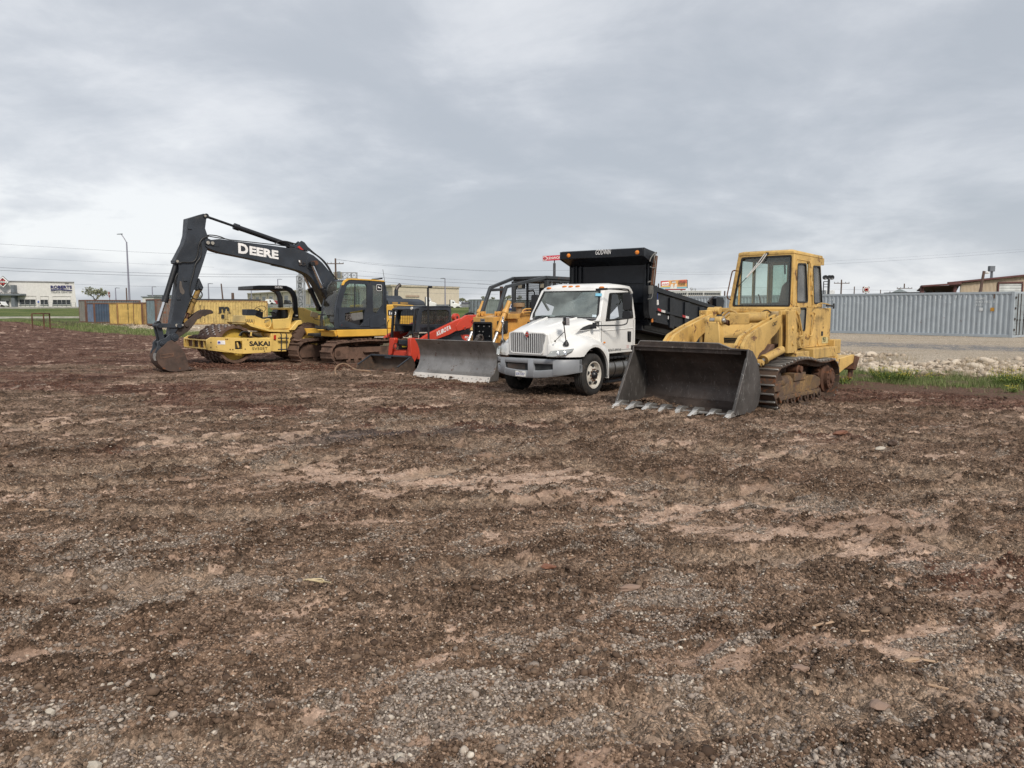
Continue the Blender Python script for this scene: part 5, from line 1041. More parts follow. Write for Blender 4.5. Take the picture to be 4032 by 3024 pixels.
 w1=S2(yl,[(758,882),(785,760),(818,655),(850,632),(1015,640),(1028,660),(1028,885)]);w2=S2(yl,[(1090,650),(1180,645),(1198,700),(1200,845),(1165,895),(1125,948),(1095,930)])
 dz=S2(yl,[(720,1100),(728,892),(1050,895),(1055,1105)])
 cab=empty('cab',(0,0,0));cab.parent=root
 def wall(ya,yb):
  m=MB();bbx=(min(p[0]for p in w1),max(p[0]for p in w1),min(p[1]for p in w1),max(p[1]for p in w1))
  O=S2(yl,[(722,890),(745,755),(775,650),(835,596),(1045,598),(1056,640),(1056,892)]);m.ringy(O,w1,ya,yb)
  O=S2(yl,[(1056,598),(1212,610),(1236,680),(1238,860),(1239,960),(1238,1112),(1056,1112)]);m.ringy(O,w2,ya,yb)
  m.py(S2(yl,[(705,1108),(700,1000),(710,890),(722,890),(735,1108)]),ya,yb);m.py(S2(yl,[(708,890),(735,750),(770,650),(835,594),(775,652),(745,757),(722,892)]),ya,yb)
  return m
 m=wall(yl-.05,yl);O=S2(yl,[(728,890),(1056,892),(1056,1110),(735,1108)]);I=S2(yl,[(800,945),(1010,905),(985,1085),(800,1020)]);m.ringy(O,I,yl-.05,yl);m.build('side_frame',[M_CHAR],cab,bevel=.012)
 m=MB();m.ringy(side,[((p[0]-.1)*.955+.12,(p[1]-2.1)*.965+2.1)for p in side],yr,yr+.05);m.build('side_frame',[M_CHAR],cab,bevel=.01)
 for W_ in(w1,w2):MB().py(W_,yl-.02,yl-.026).build('cab_window',[M_GLASS],cab,smooth=0)
 MB().py([((p[0]-.1)*.95+.12,(p[1]-2.1)*.96+2.1)for p in side],yr+.02,yr+.026).build('cab_window',[M_GLASS],cab,smooth=0)
 m=MB();m.py(S2(yl,[(902,635),(912,635),(908,885),(898,885)]),yl-.035,yl-.01);a_=S2(yl,[(765,735),(1028,750),(1028,806),(762,796)]);m.bar((a_[0][0],yr+.1,a_[0][1]),(a_[1][0],yr+.1,a_[1][1]),.03);m.bar((a_[3][0],yr+.1,a_[3][1]),(a_[2][0],yr+.1,a_[2][1]),.025);m.build('window_bar',[M_CHAR],cab)
 m=MB();m.py(S2(yl,[(860,945),(1000,935),(1005,1010),(900,1030),(870,1010)]),yl-.16,yl-.06);m.build('door_liner',[flat('grey_liner',(.17,.165,.155),.8)],cab,bevel=.03,seg=3)
 m=MB();rg=random.Random(4)
 for k in range(9):
  pts=X.s3(yl-.05-.04*rg.random(),2,[(rg.uniform(800,870),rg.uniform(920,1050))for _ in range(3)]);m.tube(pts,.02,6,2)
 m.build('wiring_loom',[M_STEELD],cab)
 m=MB();m.py(rounded(S2(yl,[(948,1085),(990,1040),(1052,995),(1052,1085)]),.04),yl-.01,yl+.022);m.py(rounded(S2(yl,[(1058,1098),(1060,990),(1110,965),(1200,945),(1225,950),(1226,1060),(1180,1075),(1165,1095)]),.04),yl-.01,yl+.025);m.py(rounded(S2(yl,[(735,1090),(745,1045),(790,1025),(830,1045),(850,1085),(840,1095)]),.03),yl-.01,yl+.018)
 m.build('side_cover',[M_CHAR],cab,bevel=.012,seg=3)
 m=MB();c=S2(yl,[(1210,1005)])[0];m.cyl((c[0],yl+.02,c[1]),(c[0],yl+.035,c[1]),.022,n=12);c=S2(yl,[(760,1070)])[0];m.cyl((c[0],yl+.01,c[1]),(c[0],yl+.03,c[1]),.02,n=12);m.build('latch',[M_CHROME],cab)
 fr_=S2(yl,[(705,1108),(700,1000),(708,880),(735,750),(770,650),(805,606)])
 P=[(p[0]+.02,p[1])for p in fr_]
 for y in(yl-.03,yr+.03):MB().tube([(a,y,b)for a,b in P],.035,8).build('front_pillar',[M_CHAR],cab)
 g=MB();ring=[[(a+.01,yr+.05,b),(a+.06,(yl+yr)/2,b),(a+.01,yl-.05,b)]for a,b in P];V_=[p for r_ in ring for p in r_];g.add(V_,[(i*3+j,i*3+j+1,i*3+j+4,i*3+j+3)for i in range(len(P)-1)for j in(0,1)]);gl=g.build('front_window',[glass('excavator_front_glass',(.55,.66,.62),.02,.08)],cab,fix=False)
 m=MB();z=1.76;m.bar((1.66,yr+.05,z),(1.66,yl-.05,z),.03,.05);m.bar((1.6,yr+.05,1.32),(1.6,yl-.05,1.32),.05,.10);m.box(.9,1.55,yr+.1,yl-.1,1.22,1.30);m.build('front_rail',[M_CHAR],cab,bevel=.008)
 top=S2(yl,[(800,606),(845,588),(1055,594),(1214,606),(1220,625)]);m=MB();m.py([top[0],top[1],top[2],top[3],(top[4][0],top[4][1]),(top[2][0],top[2][1]-.03),(top[1][0],top[1][1]-.04)],yr,yl+.005);m.build('cab_roof',[M_CHAR],cab,bevel=.02)
 tr=S2(yl+.02,[(762,650),(785,602),(825,580),(880,578),(1060,588),(1216,600),(1216,614),(1060,602),(870,594),(838,596),(803,618),(785,650)]);MB().py(tr,yl-.03,yl+.02).build('roof_trim',[M_DYEL],cab,bevel=.008)
 m=MB();m.py(S2(yl-.2,[(1075,590),(1110,580),(1190,575),(1200,585),(1150,592)]),yl-.3,yl-.2);m.tube(X.s3(yl-.1,2,[(1080,585),(1130,582),(1165,578),(1195,572)]),.015,6,1);m.build('roof_lamp',[M_BLACK],cab,bevel=.006)
 m=MB();m.tube(X.s3(.6,2,[(1216,606),(1197,484)]),.008,6);m.build('antenna',[M_STEELD],cab)
 MB().box(-.75,-.70,yr,yl,1.22,2.95).build('rear_panel',[M_CHAR],cab)if False else None
 m=MB();O=[(yr,1.22),(yl,1.22),(yl,2.95),(yr,2.95)];I=[(yr+.1,1.9),(yl-.1,1.9),(yl-.1,2.8),(yr+.1,2.8)];m.ringx(O,I,-.76,-.71);m.build('rear_panel',[M_CHAR],cab)
 MB().px(I,-.735,-.74).build('cab_window',[M_GLASS],cab,smooth=0)
 m=MB();m.box(-.35,.2,.5,1.05,1.3,1.62);m.loft([[(-.32,.5,1.6),(-.18,.5,1.6),(-.18,1.05,1.6),(-.32,1.05,1.6)],[(-.42,.52,2.2),(-.30,.52,2.2),(-.30,1.03,2.2),(-.42,1.03,2.2)],[(-.42,.64,2.42),(-.34,.64,2.42),(-.34,.92,2.42),(-.42,.92,2.42)]]);m.box(.3,.8,.36,.5,1.3,1.9);m.box(.3,.7,1.05,1.18,1.3,1.75);m.tube([(.9,.9,1.3),(.95,.9,1.8)],.02);m.build('seat',[M_SEAT],cab,bevel=.03)
 m=MB();m.box(.95,1.05,.34,.5,1.9,2.15);m.build('monitor',[M_BLACK],cab,bevel=.01)
 MB().box(-.7,1.5,yr,yl-.05,1.22,1.28).build('cab_floor',[M_DARKIN],cab)
 e=X.s3(yl+.004,2,[(1133,698),(1184,700),(1182,655),(1132,652)]);c_=sum((Vector(p)for p in e),Vector())/4;u=(Vector(e[1])-Vector(e[0])).normalized();sz=.125
 sq=lambda r_,n_:[tuple(c_+u*a+Vector((0,0,1))*b+Vector((0,n_,0)))for a,b in rrect(-r_,r_,-r_,r_,r_*.35)]
 m=MB();m.mat(0).slab(sq(.115,0),.002,(0,1,0));m.mat(1).slab(sq(.10,.003),.002,(0,1,0))
 deer=[(-.075,.0),(-.05,.02),(-.055,.045),(-.035,.03),(.0,.01),(.03,-.005),(.075,-.035),(.08,-.02),(.05,.0),(.06,.005),(.03,.018),(.0,.03),(-.02,.05),(-.03,.07),(-.04,.05)]
 deer=[(-.07,.012),(-.045,.03),(-.04,.062),(-.03,.035),(.01,.02),(.045,.01),(.07,-.03),(.05,-.015),(.04,-.012),(.055,-.05),(.03,-.012),(-.01,-.012),(-.05,-.03),(-.03,-.005),(-.06,-.012),(-.035,.008)]
 m.mat(0).slab([tuple(c_+u*a+Vector((0,0,1))*b+Vector((0,.006,0)))for a,b in deer],.002,(0,1,0));m.build('window_badge',[M_WTXT,M_BLACK],cab,smooth=0)
 m=MB();m.tube(X.s3(.95,2,[(538,1110),(538,1010),(545,955),(578,892)]),.018,8,2);m.tube(X.s3(.95,2,[(540,1018),(480,1010),(468,995),(470,970)]),.012,8,2);mm=m.build('mirror_stalk',[M_BLACK],root)
 q=X.s3(.95,2,[(430,980),(505,1000),(518,945),(440,922)]);MB().slab(q,.05,(.2,1,0)).build('mirror',[mat('mirror_reflecting',(.20,.16,.10),.35,.6,dirt=.4)],mm,bevel=.012)
 m=MB();m.tube(X.s3(.95,2,[(510,1122),(600,1122)]),.02);m.build('mirror_mount',[M_DYEL],mm)
 yb=.21;A=X.side(yb,1,[(588,340),(612,328),(645,342),(720,334),(800,345),(1200,395),(1422,427)]);B=X.side(yb,2,[(120,250),(270,262),(370,290),(470,338),(560,415),(640,510),(690,580),(718,606)])
 C_=X.side(yb,2,[(690,640),(610,740),(575,800)]);D_=X.side(yb,2,[(540,720),(500,650),(450,575),(395,530),(330,500),(200,465),(60,435)]);E_=X.side(yb,1,[(1422,611),(1000,515),(740,463),(690,448),(612,418),(590,400)])
 foot=[(.75,2.35),(.35,1.75),(.28,1.45),(.45,1.32),(.75,1.45)]
 boom=A+B+[(1.15,2.75),(.62,1.95),(.55,1.5),(.75,1.35),(.98,1.5)]+D_+E_
 boom=A+B+C_[:1]+[(.62,2.3),(.30,1.75),(.25,1.45),(.5,1.3),(.72,1.5)]+D_+E_
 bo=MB().py(boom,-yb,yb).build('boom',[M_CHAR],root,bevel=.012)
 pins=X.s3(yb,1,[(610,370),(652,374)])
 m=MB();m.py(rounded(X.side(yb,1,[(588,352),(668,358),(672,392),(588,386)]),.04),yb,yb+.03)
 for p in pins:m.mat(1).cyl((p[0],yb,p[2]),(p[0],yb+.06,p[2]),.055,n=14)
 m.mat(0).py(X.side(yb,1,[(640,345),(718,352),(716,408),(650,402)]),yb,yb+.012);m.build('pin_boss',[M_CHAR,mat('pale_pin',(.45,.42,.36),.5,.3,dirt=.4)],bo,bevel=.005)
 a_,b_,t_=X.s3(yb+.004,1,[(897,466),(1272,527),(903,391)]);u=Vector(b_)-Vector(a_);v=Vector(t_)-Vector(a_);v=Vector((v.x*0-u.z*0,0,1))
 MB().text('D',a_,u,(0,0,1),.335,.34,bold=.045).build('lettering',[M_WTXT],bo,smooth=0)
 un=u.normalized();a2=Vector(a_)+un*.385;MB().text('EERE',a2+Vector((0,0,.012)),u,(0,0,1),.285,u.length-.385,bold=.045).build('lettering',[M_WTXT],bo,smooth=0)
 c=X.s3(yb,2,[(448,420)])[0];m=MB();m.cyl((c[0],yb,c[2]),(c[0],yb+.02,c[2]),.24,n=28);m.mat(1).cyl((c[0],yb+.02,c[2]),(c[0],yb+.32,c[2]),.085,n=18);m.mat(1).cyl((c[0],-yb-.3,c[2]),(c[0],-yb,c[2]),.085,n=18);m.build('cylinder_boss',[M_CHAR,M_RUSTY],bo,bevel=.006)
 m=MB();q=X.s3(yb+.01,2,[(308,385),(340,385),(340,440),(315,440)]);m.slab(q,.03,(0,1,0));m.tube(X.s3(yb+.05,2,[(340,430),(355,440),(378,438),(382,420),(360,412)]),.012,6,2);m.mat(1).slab(X.s3(yb+.045,2,[(308,385),(322,387),(328,410),(314,408)]),.01,(0,1,0));m.build('work_lamp',[M_STEELD,M_WTXT],bo)
 def cyl2(n,y,v,rod0,j,base,r_=.085,rr=.045,v2=None,cm=M_BLACK,rm=M_CHROME,k=None):
  a=X.s3(y,v,[rod0])[0];b=X.s3(y,v,[j])[0];c=X.s3(y,v2 or v,[base])[0];m=MB();A_,B_,C2=Vector(a),Vector(b),Vector(c);d=(C2-A_).normalized();B_=A_+d*(B_-A_).dot(d)
  m.mat(1).cyl(A_,B_,rr,n=14);m.mat(0).cyl(B_-d*.02,C2,r_,n=20);m.cyl(B_-d*.06,B_+d*.12,r_*1.25,n=20);m.cyl(A_+Vector((0,-r_*1.1,0)),A_+Vector((0,r_*1.1,0)),r_*.95,n=16);m.cyl(C2+Vector((0,-r_*1.1,0)),C2+Vector((0,r_*1.1,0)),r_*1.05,n=16)
  return m.build(n,[cm,rm],root,bevel=.004)
 cyl2('arm_cylinder',0,1,(590,122),(868,232),(1385,398),.085,.04,rm=M_BLACK)
 m=MB();br=X.side(.0,2,[(195,215),(262,235),(320,184),(352,202),(425,298),(300,270),(200,262)]);m.py(br,.10,.15);m.py(br,-.15,-.10);m.build('cylinder_bracket',[M_CHAR],bo,bevel=.006)
 m=MB();m.py(X.side(.15,2,[(296,248),(318,234),(362,280),(330,274)]),.15,.158);m.build('warning_triangle',[M_RED],bo)
 m=MB()
 m.tube(X.s3(.12,2,[(60,212),(110,185),(160,190),(240,210),(330,215),(380,240),(440,300),(520,350),(580,410),(640,500),(680,570)]),.02,6,2)
 m.tube(X.s3(.0,2,[(340,205),(400,245),(470,310),(560,375),(620,445),(670,540),(720,600)]),.022,6,2);m.tube(X.s3(-.1,2,[(100,185),(180,185),(270,213),(350,225),(430,285)]),.018,6,2)
 m.tube(X.s3(.15,1,[(600,300),(640,296),(720,308),(790,340),(900,350),(1300,395),(1422,410)]),.018,6,1);m.tube(X.s3(-.1,1,[(605,305),(700,322),(790,335)]),.018,6,1)
 m.tube(X.s3(.22,1,[(620,310),(560,325),(525,390),(520,480),(490,545),(430,552),(370,548),(345,560)]),.02,6,2)
 m.tube(X.s3(.23,1,[(545,360),(555,430),(545,510),(495,560),(480,650),(445,760),(445,840),(470,890),(520,900),(555,880),(562,845),(540,815)]),.02,6,2)
 m.tube(X.s3(.12,1,[(345,640),(305,700),(308,760),(330,795)]),.022,6,2);m.build_split('hydraulic_hose',[M_HOSE],bo)
 for y in(.44,-.44):
  if y>0:cyl2('boom_cylinder',y,2,(448,425),(572,688),(655,900),.085,.05)
  else:
   o=col.objects.get('boom_cylinder').copy();col.objects.link(o);o.parent=root;o.location.y-=.88
 ya=.17
 arm=X.side(ya,1,[(420,143),(575,97),(603,112),(598,160),(588,235),(612,305),(620,345),(614,420),(560,590),(500,765),(372,1130),(330,1180),(290,1238),(252,1238),(290,1000),(345,605),(338,572),(300,560),(312,520),(385,380),(408,300)])
 am=MB().py(arm,-ya,ya).build('arm',[M_CHAR],root,bevel=.012)
 fp=X.s3(0,1,[(254,1232),(291,1000),(346,605)]);fq=X.s3(0,1,[(312,515),(385,378),(408,300),(418,150)])
 m=MB()
 for L_ in(fp,fq):
  for i in range(len(L_)-1):a,b=Vector(L_[i]),Vector(L_[i+1]);m.bar(a+Vector((.016,0,0)),b+Vector((.016,0,0)),.33,.02,up=(1,0,0))
 m.build('front_plate',[M_ARMF],am)
 m=MB();c=X.s3(ya,1,[(584,120),(325,543),(320,1140),(372,1138)])
 for p,r_ in zip(c,(.06,.07,.085,.05)):m.cyl((p[0],-ya-.03,p[2]),(p[0],ya+.04,p[2]),r_,n=16);m.mat(1).cyl((p[0],ya+.04,p[2]),(p[0],ya+.055,p[2]),r_*.6,n=14);m.mat(0)
 m.build('pin',[M_CHAR,bpy.data.materials['pale_pin']],am,bevel=.004)
 q=X.s3(ya+.006,1,[(350,725),(365,730),(372,780),(395,820),(392,845),(375,853),(352,830),(345,780)]);MB().slab(q,.006,(0,1,0)).build('patch',[mat('bare_patch',(.13,.11,.095),.8,dirt=.3)],am)
 m=MB();m.py(X.side(.0,1,[(520,700),(545,755),(560,790),(545,812),(490,808),(500,770)]),-.12,.12);m.cyl(*[(p[0],yy,p[2])for p,yy in zip(X.s3(0,1,[(530,785)])*2,(-.16,.17))],.07,n=14)
 m.build('thumb_bracket',[M_CHAR],am,bevel=.01)
 for k in((400,722),(340,896),(445,237)):p=X.s3(ya,1,[k])[0];MB().box(p[0]-.06,p[0]+.06,ya,ya+.03,p[2]-.02,p[2]+.02).build('lug',[M_CHAR],am,bevel=.005)
 cyl2('bucket_cylinder',0,1,(145,1122),(208,905),(322,548),.085,.05)
 cyl2('thumb_cylinder',0,1,(400,1100),(430,1010),(528,800),.085,.05,cm=mat('dirty_amber',(.36,.22,.05),.6,dirt=.6,dcol=(.12,.08,.05)),rm=M_RUSTY)
 m=MB();a,b,c=X.s3(0,1,[(140,1142),(322,1142),(180,1308)])
 for s in(1,-1):
  m.bar((a[0],s*.20,a[2]),(b[0],s*.20,b[2]),.04,.13);m.bar((a[0],s*.13,a[2]),(c[0],s*.13,c[2]),.05,.16)
 for p in(a,b,c):m.cyl((p[0],-.26,p[2]),(p[0],.27,p[2]),.075,n=16)
 m.build('bucket_link',[M_CHAR],root,bevel=.008)
 yk=.31
 ear=X.side(.20,1,[(140,1300),(165,1275),(215,1258),(250,1225),(300,1210),(335,1240),(335,1275),(300,1300),(245,1290),(160,1420),(115,1400),(135,1350)])
 sp=X.side(yk,1,[(242,1290),(275,1278),(330,1310),(362,1345),(400,1400),(425,1480),(440,1535),(425,1560),(330,1572),(255,1570),(195,1545),(150,1495),(128,1430),(150,1380),(190,1340)])
 m=MB();m.py(sp,yk-.03,yk);m.py(sp,-yk,-yk+.03);cs_=sum(p[0]for p in sp)/len(sp),sum(p[1]for p in sp)/len(sp)
 bk=m.build('bucket',[mat('excavator_bucket_steel',(.085,.058,.046),.75,.15,dirt=.6,dcol=(.13,.08,.06),var=.25,rust=.3,bump=.5,bs=14)],root,bevel=.006)
 shell=X.side(yk,1,[(242,1292),(190,1342),(150,1382),(128,1432),(150,1497),(195,1547),(255,1572),(330,1574),(425,1562),(500,1540)])
 inn=[((p[0]-cs_[0])*.93+cs_[0],(p[1]-cs_[1])*.93+cs_[1])for p in shell];inn[-1]=(shell[-1][0],shell[-1][1]+.02);MB().py(shell+inn[::-1],-yk+.02,yk-.02).build('shell',[bpy.data.materials['excavator_bucket_steel']],bk,smooth=50)
 m=MB();[m.py(ear,s*.20-.025,s*.20+.025)for s in(1,-1)];c=X.s3(.2,1,[(298,1250),(182,1308)])
 for p,r_ in zip(c,(.12,.075)):m.cyl((p[0],-.27,p[2]),(p[0],.28,p[2]),r_,n=18);m.cyl((p[0],.28,p[2]),(p[0],.31,p[2]),r_*.55,n=12)
 m.build('bucket_ear',[M_CHAR],bk,bevel=.008)
 wr=X.side(yk,1,[(165,1412),(295,1395),(298,1432),(168,1452)]);MB().ringy(wr,inset(wr,.03),yk,yk+.012).build('side_frame_plate',[M_MUDDY],bk);MB().py(X.side(yk,1,[(108,1440),(118,1400),(135,1400),(128,1440),(136,1470),(118,1470)]),yk-.10,yk-.035).build('wear_strip',[M_STEELW],bk)
 for i in range(5):
  y=-.40+.2*i;p=shell[-1];MB().loft([[(p[0]+.06,y-.04,p[1]+.03),(p[0]+.06,y+.04,p[1]+.03),(p[0]+.06,y+.04,p[1]-.02),(p[0]+.06,y-.04,p[1]-.02)],[(p[0]-.14,y-.03,p[1]+.0),(p[0]-.14,y+.03,p[1]),(p[0]-.14,y+.03,p[1]-.015),(p[0]-.14,y-.03,p[1]-.015)]]).build('bucket_tooth',[M_MUDDY],bk)
 m=MB();th=X.side(.10,1,[(262,1250),(300,1205),(400,1110),(480,1042),(545,1000),(600,990),(645,998),(664,1015),(655,1030),(610,1040),(590,1052),(560,1055),(548,1072),(515,1085),(480,1135),(440,1185),(335,1260),(300,1278)])
 m.py(th,.08,.12);m.py(th,-.12,-.08);m.py(inset(th,.03),-.08,.08);c=X.s3(.1,1,[(410,1140)])[0];m.cyl((c[0],-.17,c[2]),(c[0],.17,c[2]),.06,n=14);m.build('thumb',[mat('thumb_steel',(.075,.055,.045),.7,.2,dirt=.4,dcol=(.12,.08,.06),var=.25,rust=.25,bump=.3)],root,bevel=.01)
 return root
make_excavator()
R=Fr((-10.448,27.615),47.8)
M_RYEL=mat('roller_yellow_paint',(.80,.56,.17),.45,dirt=.22,dcol=(.28,.2,.1),var=.07,rust=.18,bump=.06,streak=.12)
def make_roller():
 root=empty('padfoot_roller',R.o,R.yaw);tag(root,'yellow padfoot roller with a muddy drum, open canopy and big rear tyres','roller')
 S1=lambda y,p:R.side(y,1,p);SB=lambda y,p:R.side(y,12,p)
 n=40;m=MB();m.lathe([(.655,-1.0),(.655,1.0),(.57,1.0),(.57,.78),(.02,.76),(.02,-.76),(.57,-.78),(.57,-1.0)],(0,0,.71),(0,1,0),n,close=True)
 dr=m.build('drum',[M_MUDDY],root,smooth=40)
 MB().lathe([(.565,0),(.56,.02),(.30,.03),(.28,.08),(.02,.085)],(0,.79,.71),(0,1,0),40).build('drum_face',[mat('drum_face_yellow',(.55,.37,.06),.6,dirt=.35,dcol=(.16,.1,.06),var=.15)],dr)
 m=MB();rg=random.Random(3)
 for c in range(9):
  y=-.88+c*.22
  for i in range(17):
   a=(i+.5*(c%2)+.0)*math.tau/17+c*.05;ca,sa=math.cos(a),math.sin(a)
   def P(r_,da,dy):b=a+da;return(r_*math.cos(b),y+dy,.71+r_*math.sin(b))
   w,h=.075,.07
   vs=[P(.595,-w*1.5,-h*1.2),P(.595,w*1.5,-h*1.2),P(.595,w*1.5,h*1.2),P(.595,-w*1.5,h*1.2),P(.695,-w*.8,-h),P(.695,w*.8,-h),P(.695,w*.8,h),P(.695,-w*.8,h)]
   m.mat(0).add(vs,[(0,3,7,4),(1,5,6,2),(0,4,5,1),(3,2,6,7)]);m.mat(1 if(c>1 and sa>-.9)else 0).add([P(.695,-w*.8,-h),P(.695,w*.8,-h),P(.695,w*.8,h),P(.695,-w*.8,h)],[(0,1,2,3)])
 m.build('drum_pad',[M_MUDDY,mat('polished_pad',(.36,.31,.28),.4,.5,dirt=.55,dcol=(.2,.12,.09))],dr,smooth=0)
 pl=S1(1.12,[(640,1250),(1195,1262),(1197,1392),(1050,1412),(900,1405),(612,1372),(600,1350),(602,1275)])
 hole=S1(1.12,[(868,1288),(932,1290),(932,1362),(866,1360)])
 for s in(1,-1):
  y0,y1=s*1.06,s*1.14;m=MB();hx0,hx1=min(p[0]for p in hole),max(p[0]for p in hole);hz0,hz1=min(p[1]for p in hole),max(p[1]for p in hole)
  x0,x1=min(p[0]for p in pl),max(p[0]for p in pl);zt=lambda x:np.interp(x,sorted([pl[1][0],pl[0][0],x1]),[pl[1][1],pl[0][1],pl[7][1]]);zb=lambda x:np.interp(x,sorted([x0,pl[3][0],pl[4][0],pl[5][0],x1]),[pl[2][1],pl[3][1],pl[4][1],pl[5][1],pl[6][1]])
  if s>0:
   left=[p for p in[(x0,zb(x0)),(hx0,zb(hx0)),(hx0,zt(hx0)),(x0,zt(x0))]];m.py(left,y0,y1)
   m.py([(hx1,zb(hx1)),(pl[4][0],pl[4][1]),(pl[5][0],pl[5][1]),(x1,pl[6][1]),(x1,pl[7][1]),(pl[0][0],pl[0][1]),(hx1,zt(hx1))],y0,y1)
   m.py([(hx0,hz1),(hx1,hz1),(hx1,zt(hx1)),(hx0,zt(hx0))],y0,y1);m.py([(hx0,zb(hx0)),(hx1,zb(hx1)),(hx1,hz0),(hx0,hz0)],y0,y1)
  else:m.py(pl,y0,y1)
  if s>0:m.mat(1).box(hx0,hx1,.98,1.0,hz0,hz1);m.mat(0).bar((hx0+.12,1.03,hz0+.05),(hx0+.17,1.03,hz1-.05),.16,.05)
  pf=m.build('frame_side',[M_RYEL,M_DARKIN],root,bevel=.015)
  if s>0:
   a,b=R.s3(1.146,1,[(1000,1333),(1192,1333)]);MB().text('SAKAI',a,Vector(b)-Vector(a),(0,0,1),.175,(Vector(b)-Vector(a)).length,bold=.04).build('lettering',[M_KTXT],pf,smooth=0)
   a,b=R.s3(1.146,1,[(1026,1370),(1170,1368)]);MB().text('SV505T',a,Vector(b)-Vector(a),(0,0,1),.095,(Vector(b)-Vector(a)).length,bold=.0).build('lettering',[M_KTXT],pf,smooth=0)
   m=MB();m.slab(R.s3(1.146,1,[(700,1318),(775,1318),(772,1282),(702,1282)]),.003,(0,1,0));m.mat(1).slab(R.s3(1.15,1,[(704,1310),(730,1310),(728,1290),(706,1290)]),.003,(0,1,0));m.build('decal',[M_WTXT,flat('decal_blue',(.1,.1,.4))],pf,smooth=0)
   m=MB()
   for k in((640,1300),(640,1345),(780,1270),(795,1270),(820,1365),(845,1365),(960,1362),(985,1275),(1140,1380)):p=R.s3(1.14,1,[k])[0];m.cyl((p[0],1.14,p[2]),(p[0],1.155,p[2]),.022,n=6)
   m.build('bolt',[M_RUSTY],pf)
 xf=pl[7][0]
 m=MB();m.box(xf-.12,xf-.0,-1.10,1.10,.86,.90);m.box(xf-.12,xf-.0,-1.10,1.10,.57,.61)
 for y in(-.9,-.3,.25,.75):m.box(xf-.10,xf-.02,y-.02,y+.02,.61,.86)
 m.mat(1).box(xf-.14,xf-.12,-1.08,1.08,.6,.87);m.build('front_beam',[M_RYEL,M_MUDDY],root,bevel=.008)
 m=MB();rg=random.Random(8)
 for k in range(70):m.ball((xf-.10-.45*rg.random(),rg.uniform(-1.0,.9),.90+.10*rg.random()),rg.uniform(.04,.11),4,1.2,1.2,.7)
 m.build('mud_heap',[mat('wet_red_mud',(.065,.032,.024),.85,dirt=.4,dcol=(.12,.06,.045),bump=.8,bs=30)],root,smooth=0)
 m=MB();m.box(-1.30,-.85,-1.10,1.10,.42,.92);m.build('rear_beam',[M_RYEL],root,bevel=.02)
 m=MB()
 for k in range(3):m.tube(R.s3(1.05-k*.06,1,[(905+8*k,1240),(920+8*k,1205),(960,1195+4*k),(1020,1215+5*k),(1060,1235+4*k),(1120,1245)]),.028,8,2)
 m.mat(1).slab(R.s3(1.15,1,[(1006,1240),(1020,1240),(1022,1202),(1008,1202)]),.02,(0,1,0));m.build_split('hydraulic_hose',[M_HOSE,M_RYEL],root)
 m=MB();m.py(S1(.85,[(1200,1215),(1375,1205),(1420,1180),(1350,1385),(1210,1385),(1200,1300)]),.2,.85);m.py([(-1.3,.5),(-1.3,1.1),(-3.4,1.1),(-3.4,.5)],-.8,.2);m.build('tractor_frame',[M_RYEL],root,bevel=.02)
 dk=S1(.9,[(955,1135),(1020,1165),(1190,1205),(1370,1207),(1376,1190),(1200,1182),(1030,1145)])
 m=MB();m.py(S1(.9,[(958,1112),(1010,1150),(1190,1200),(1372,1205),(1378,1180),(1190,1180),(1030,1128)]),-.85,.92);plat=m.build('platform',[M_RYEL],root,bevel=.01)
 m=MB();c0=SB(.75,[(110,1172),(75,1345),(310,1398),(262,1232)]);m.py(c0,-.35,.80);m.py(R.side(.8,1,[(968,1050),(955,1132),(1035,1140),(1060,1050)]),-.35,.82);con=m.build('console',[M_RYEL],root,bevel=.015)
 a,b=R.f3(-.35,1,[(962,1112),(1040,1112)]);pa,pb=R.s3(.83,1,[(962,1114),(1036,1114)]);MB().text('SAKAI',pa,Vector(pb)-Vector(pa),(0,0,1),.13,(Vector(pb)-Vector(pa)).length,bold=.02).build('lettering',[flat('worn_grey_ink',(.16,.13,.08))],con,smooth=0)
 m=MB();m.py(R.side(.8,1,[(970,990),(1048,990),(1070,1020),(1045,1048),(972,1046)]),.42,.82);m.build('toolbox',[M_CHAR],con,bevel=.015)
 m=MB();q=R.s3(.45,1,[(1102,992)])[0];m.lathe([(.20,-.012),(.215,0),(.20,.012),(.19,0)],q,(.45,.45,.75),26,close=True);m.cyl(q,(q[0]+.12,q[1]-.1,q[2]-.4),.03);m.bar((q[0],q[1]-.2,q[2]+.05),(q[0],q[1]+.2,q[2]-.05),.03,.015);m.py(SB(.5,[(120,1060),(250,1100),(240,1220),(110,1170)]),.3,.5);m.build('steering_wheel',[M_SEAT],con)
 m=MB();m.tube(R.s3(.9,12,[(270,1240),(300,1225),(350,1220),(380,1240),(385,1320),(360,1365),(310,1385)]),.022,8,2);m.build('handrail',[M_RYEL],root)
 m=MB();m.py(SB(.35,[(475,1120),(520,1030),(570,1020),(610,1040),(612,1200),(490,1200)]),-.1,.35);m.py(SB(.35,[(375,1100),(465,1095),(470,1125),(380,1118)]),.2,.3);m.py(SB(.35,[(310,1195),(480,1175),(600,1190),(600,1225),(320,1220)]),-.1,.35);m.py(SB(.7,[(625,1060),(660,1042),(712,1050),(695,1200),(622,1205)]),.35,.72);m.build('seat',[M_SEAT],root,bevel=.03,seg=3)
 m=MB();m.py(SB(.9,[(415,1225),(640,1215),(690,1200),(745,1020),(770,1110),(720,1390),(430,1400)]),.82,.9);m.py(SB(.8,[(595,1025),(740,1020),(770,1105),(710,1230),(690,1060),(600,1060)]),-.3,.88);m.py([(-1.5,1.1),(-1.5,1.45),(-2.2,1.45),(-2.2,1.1)],-.6,.85);m.build('seat_box',[M_RYEL],root,bevel=.02)
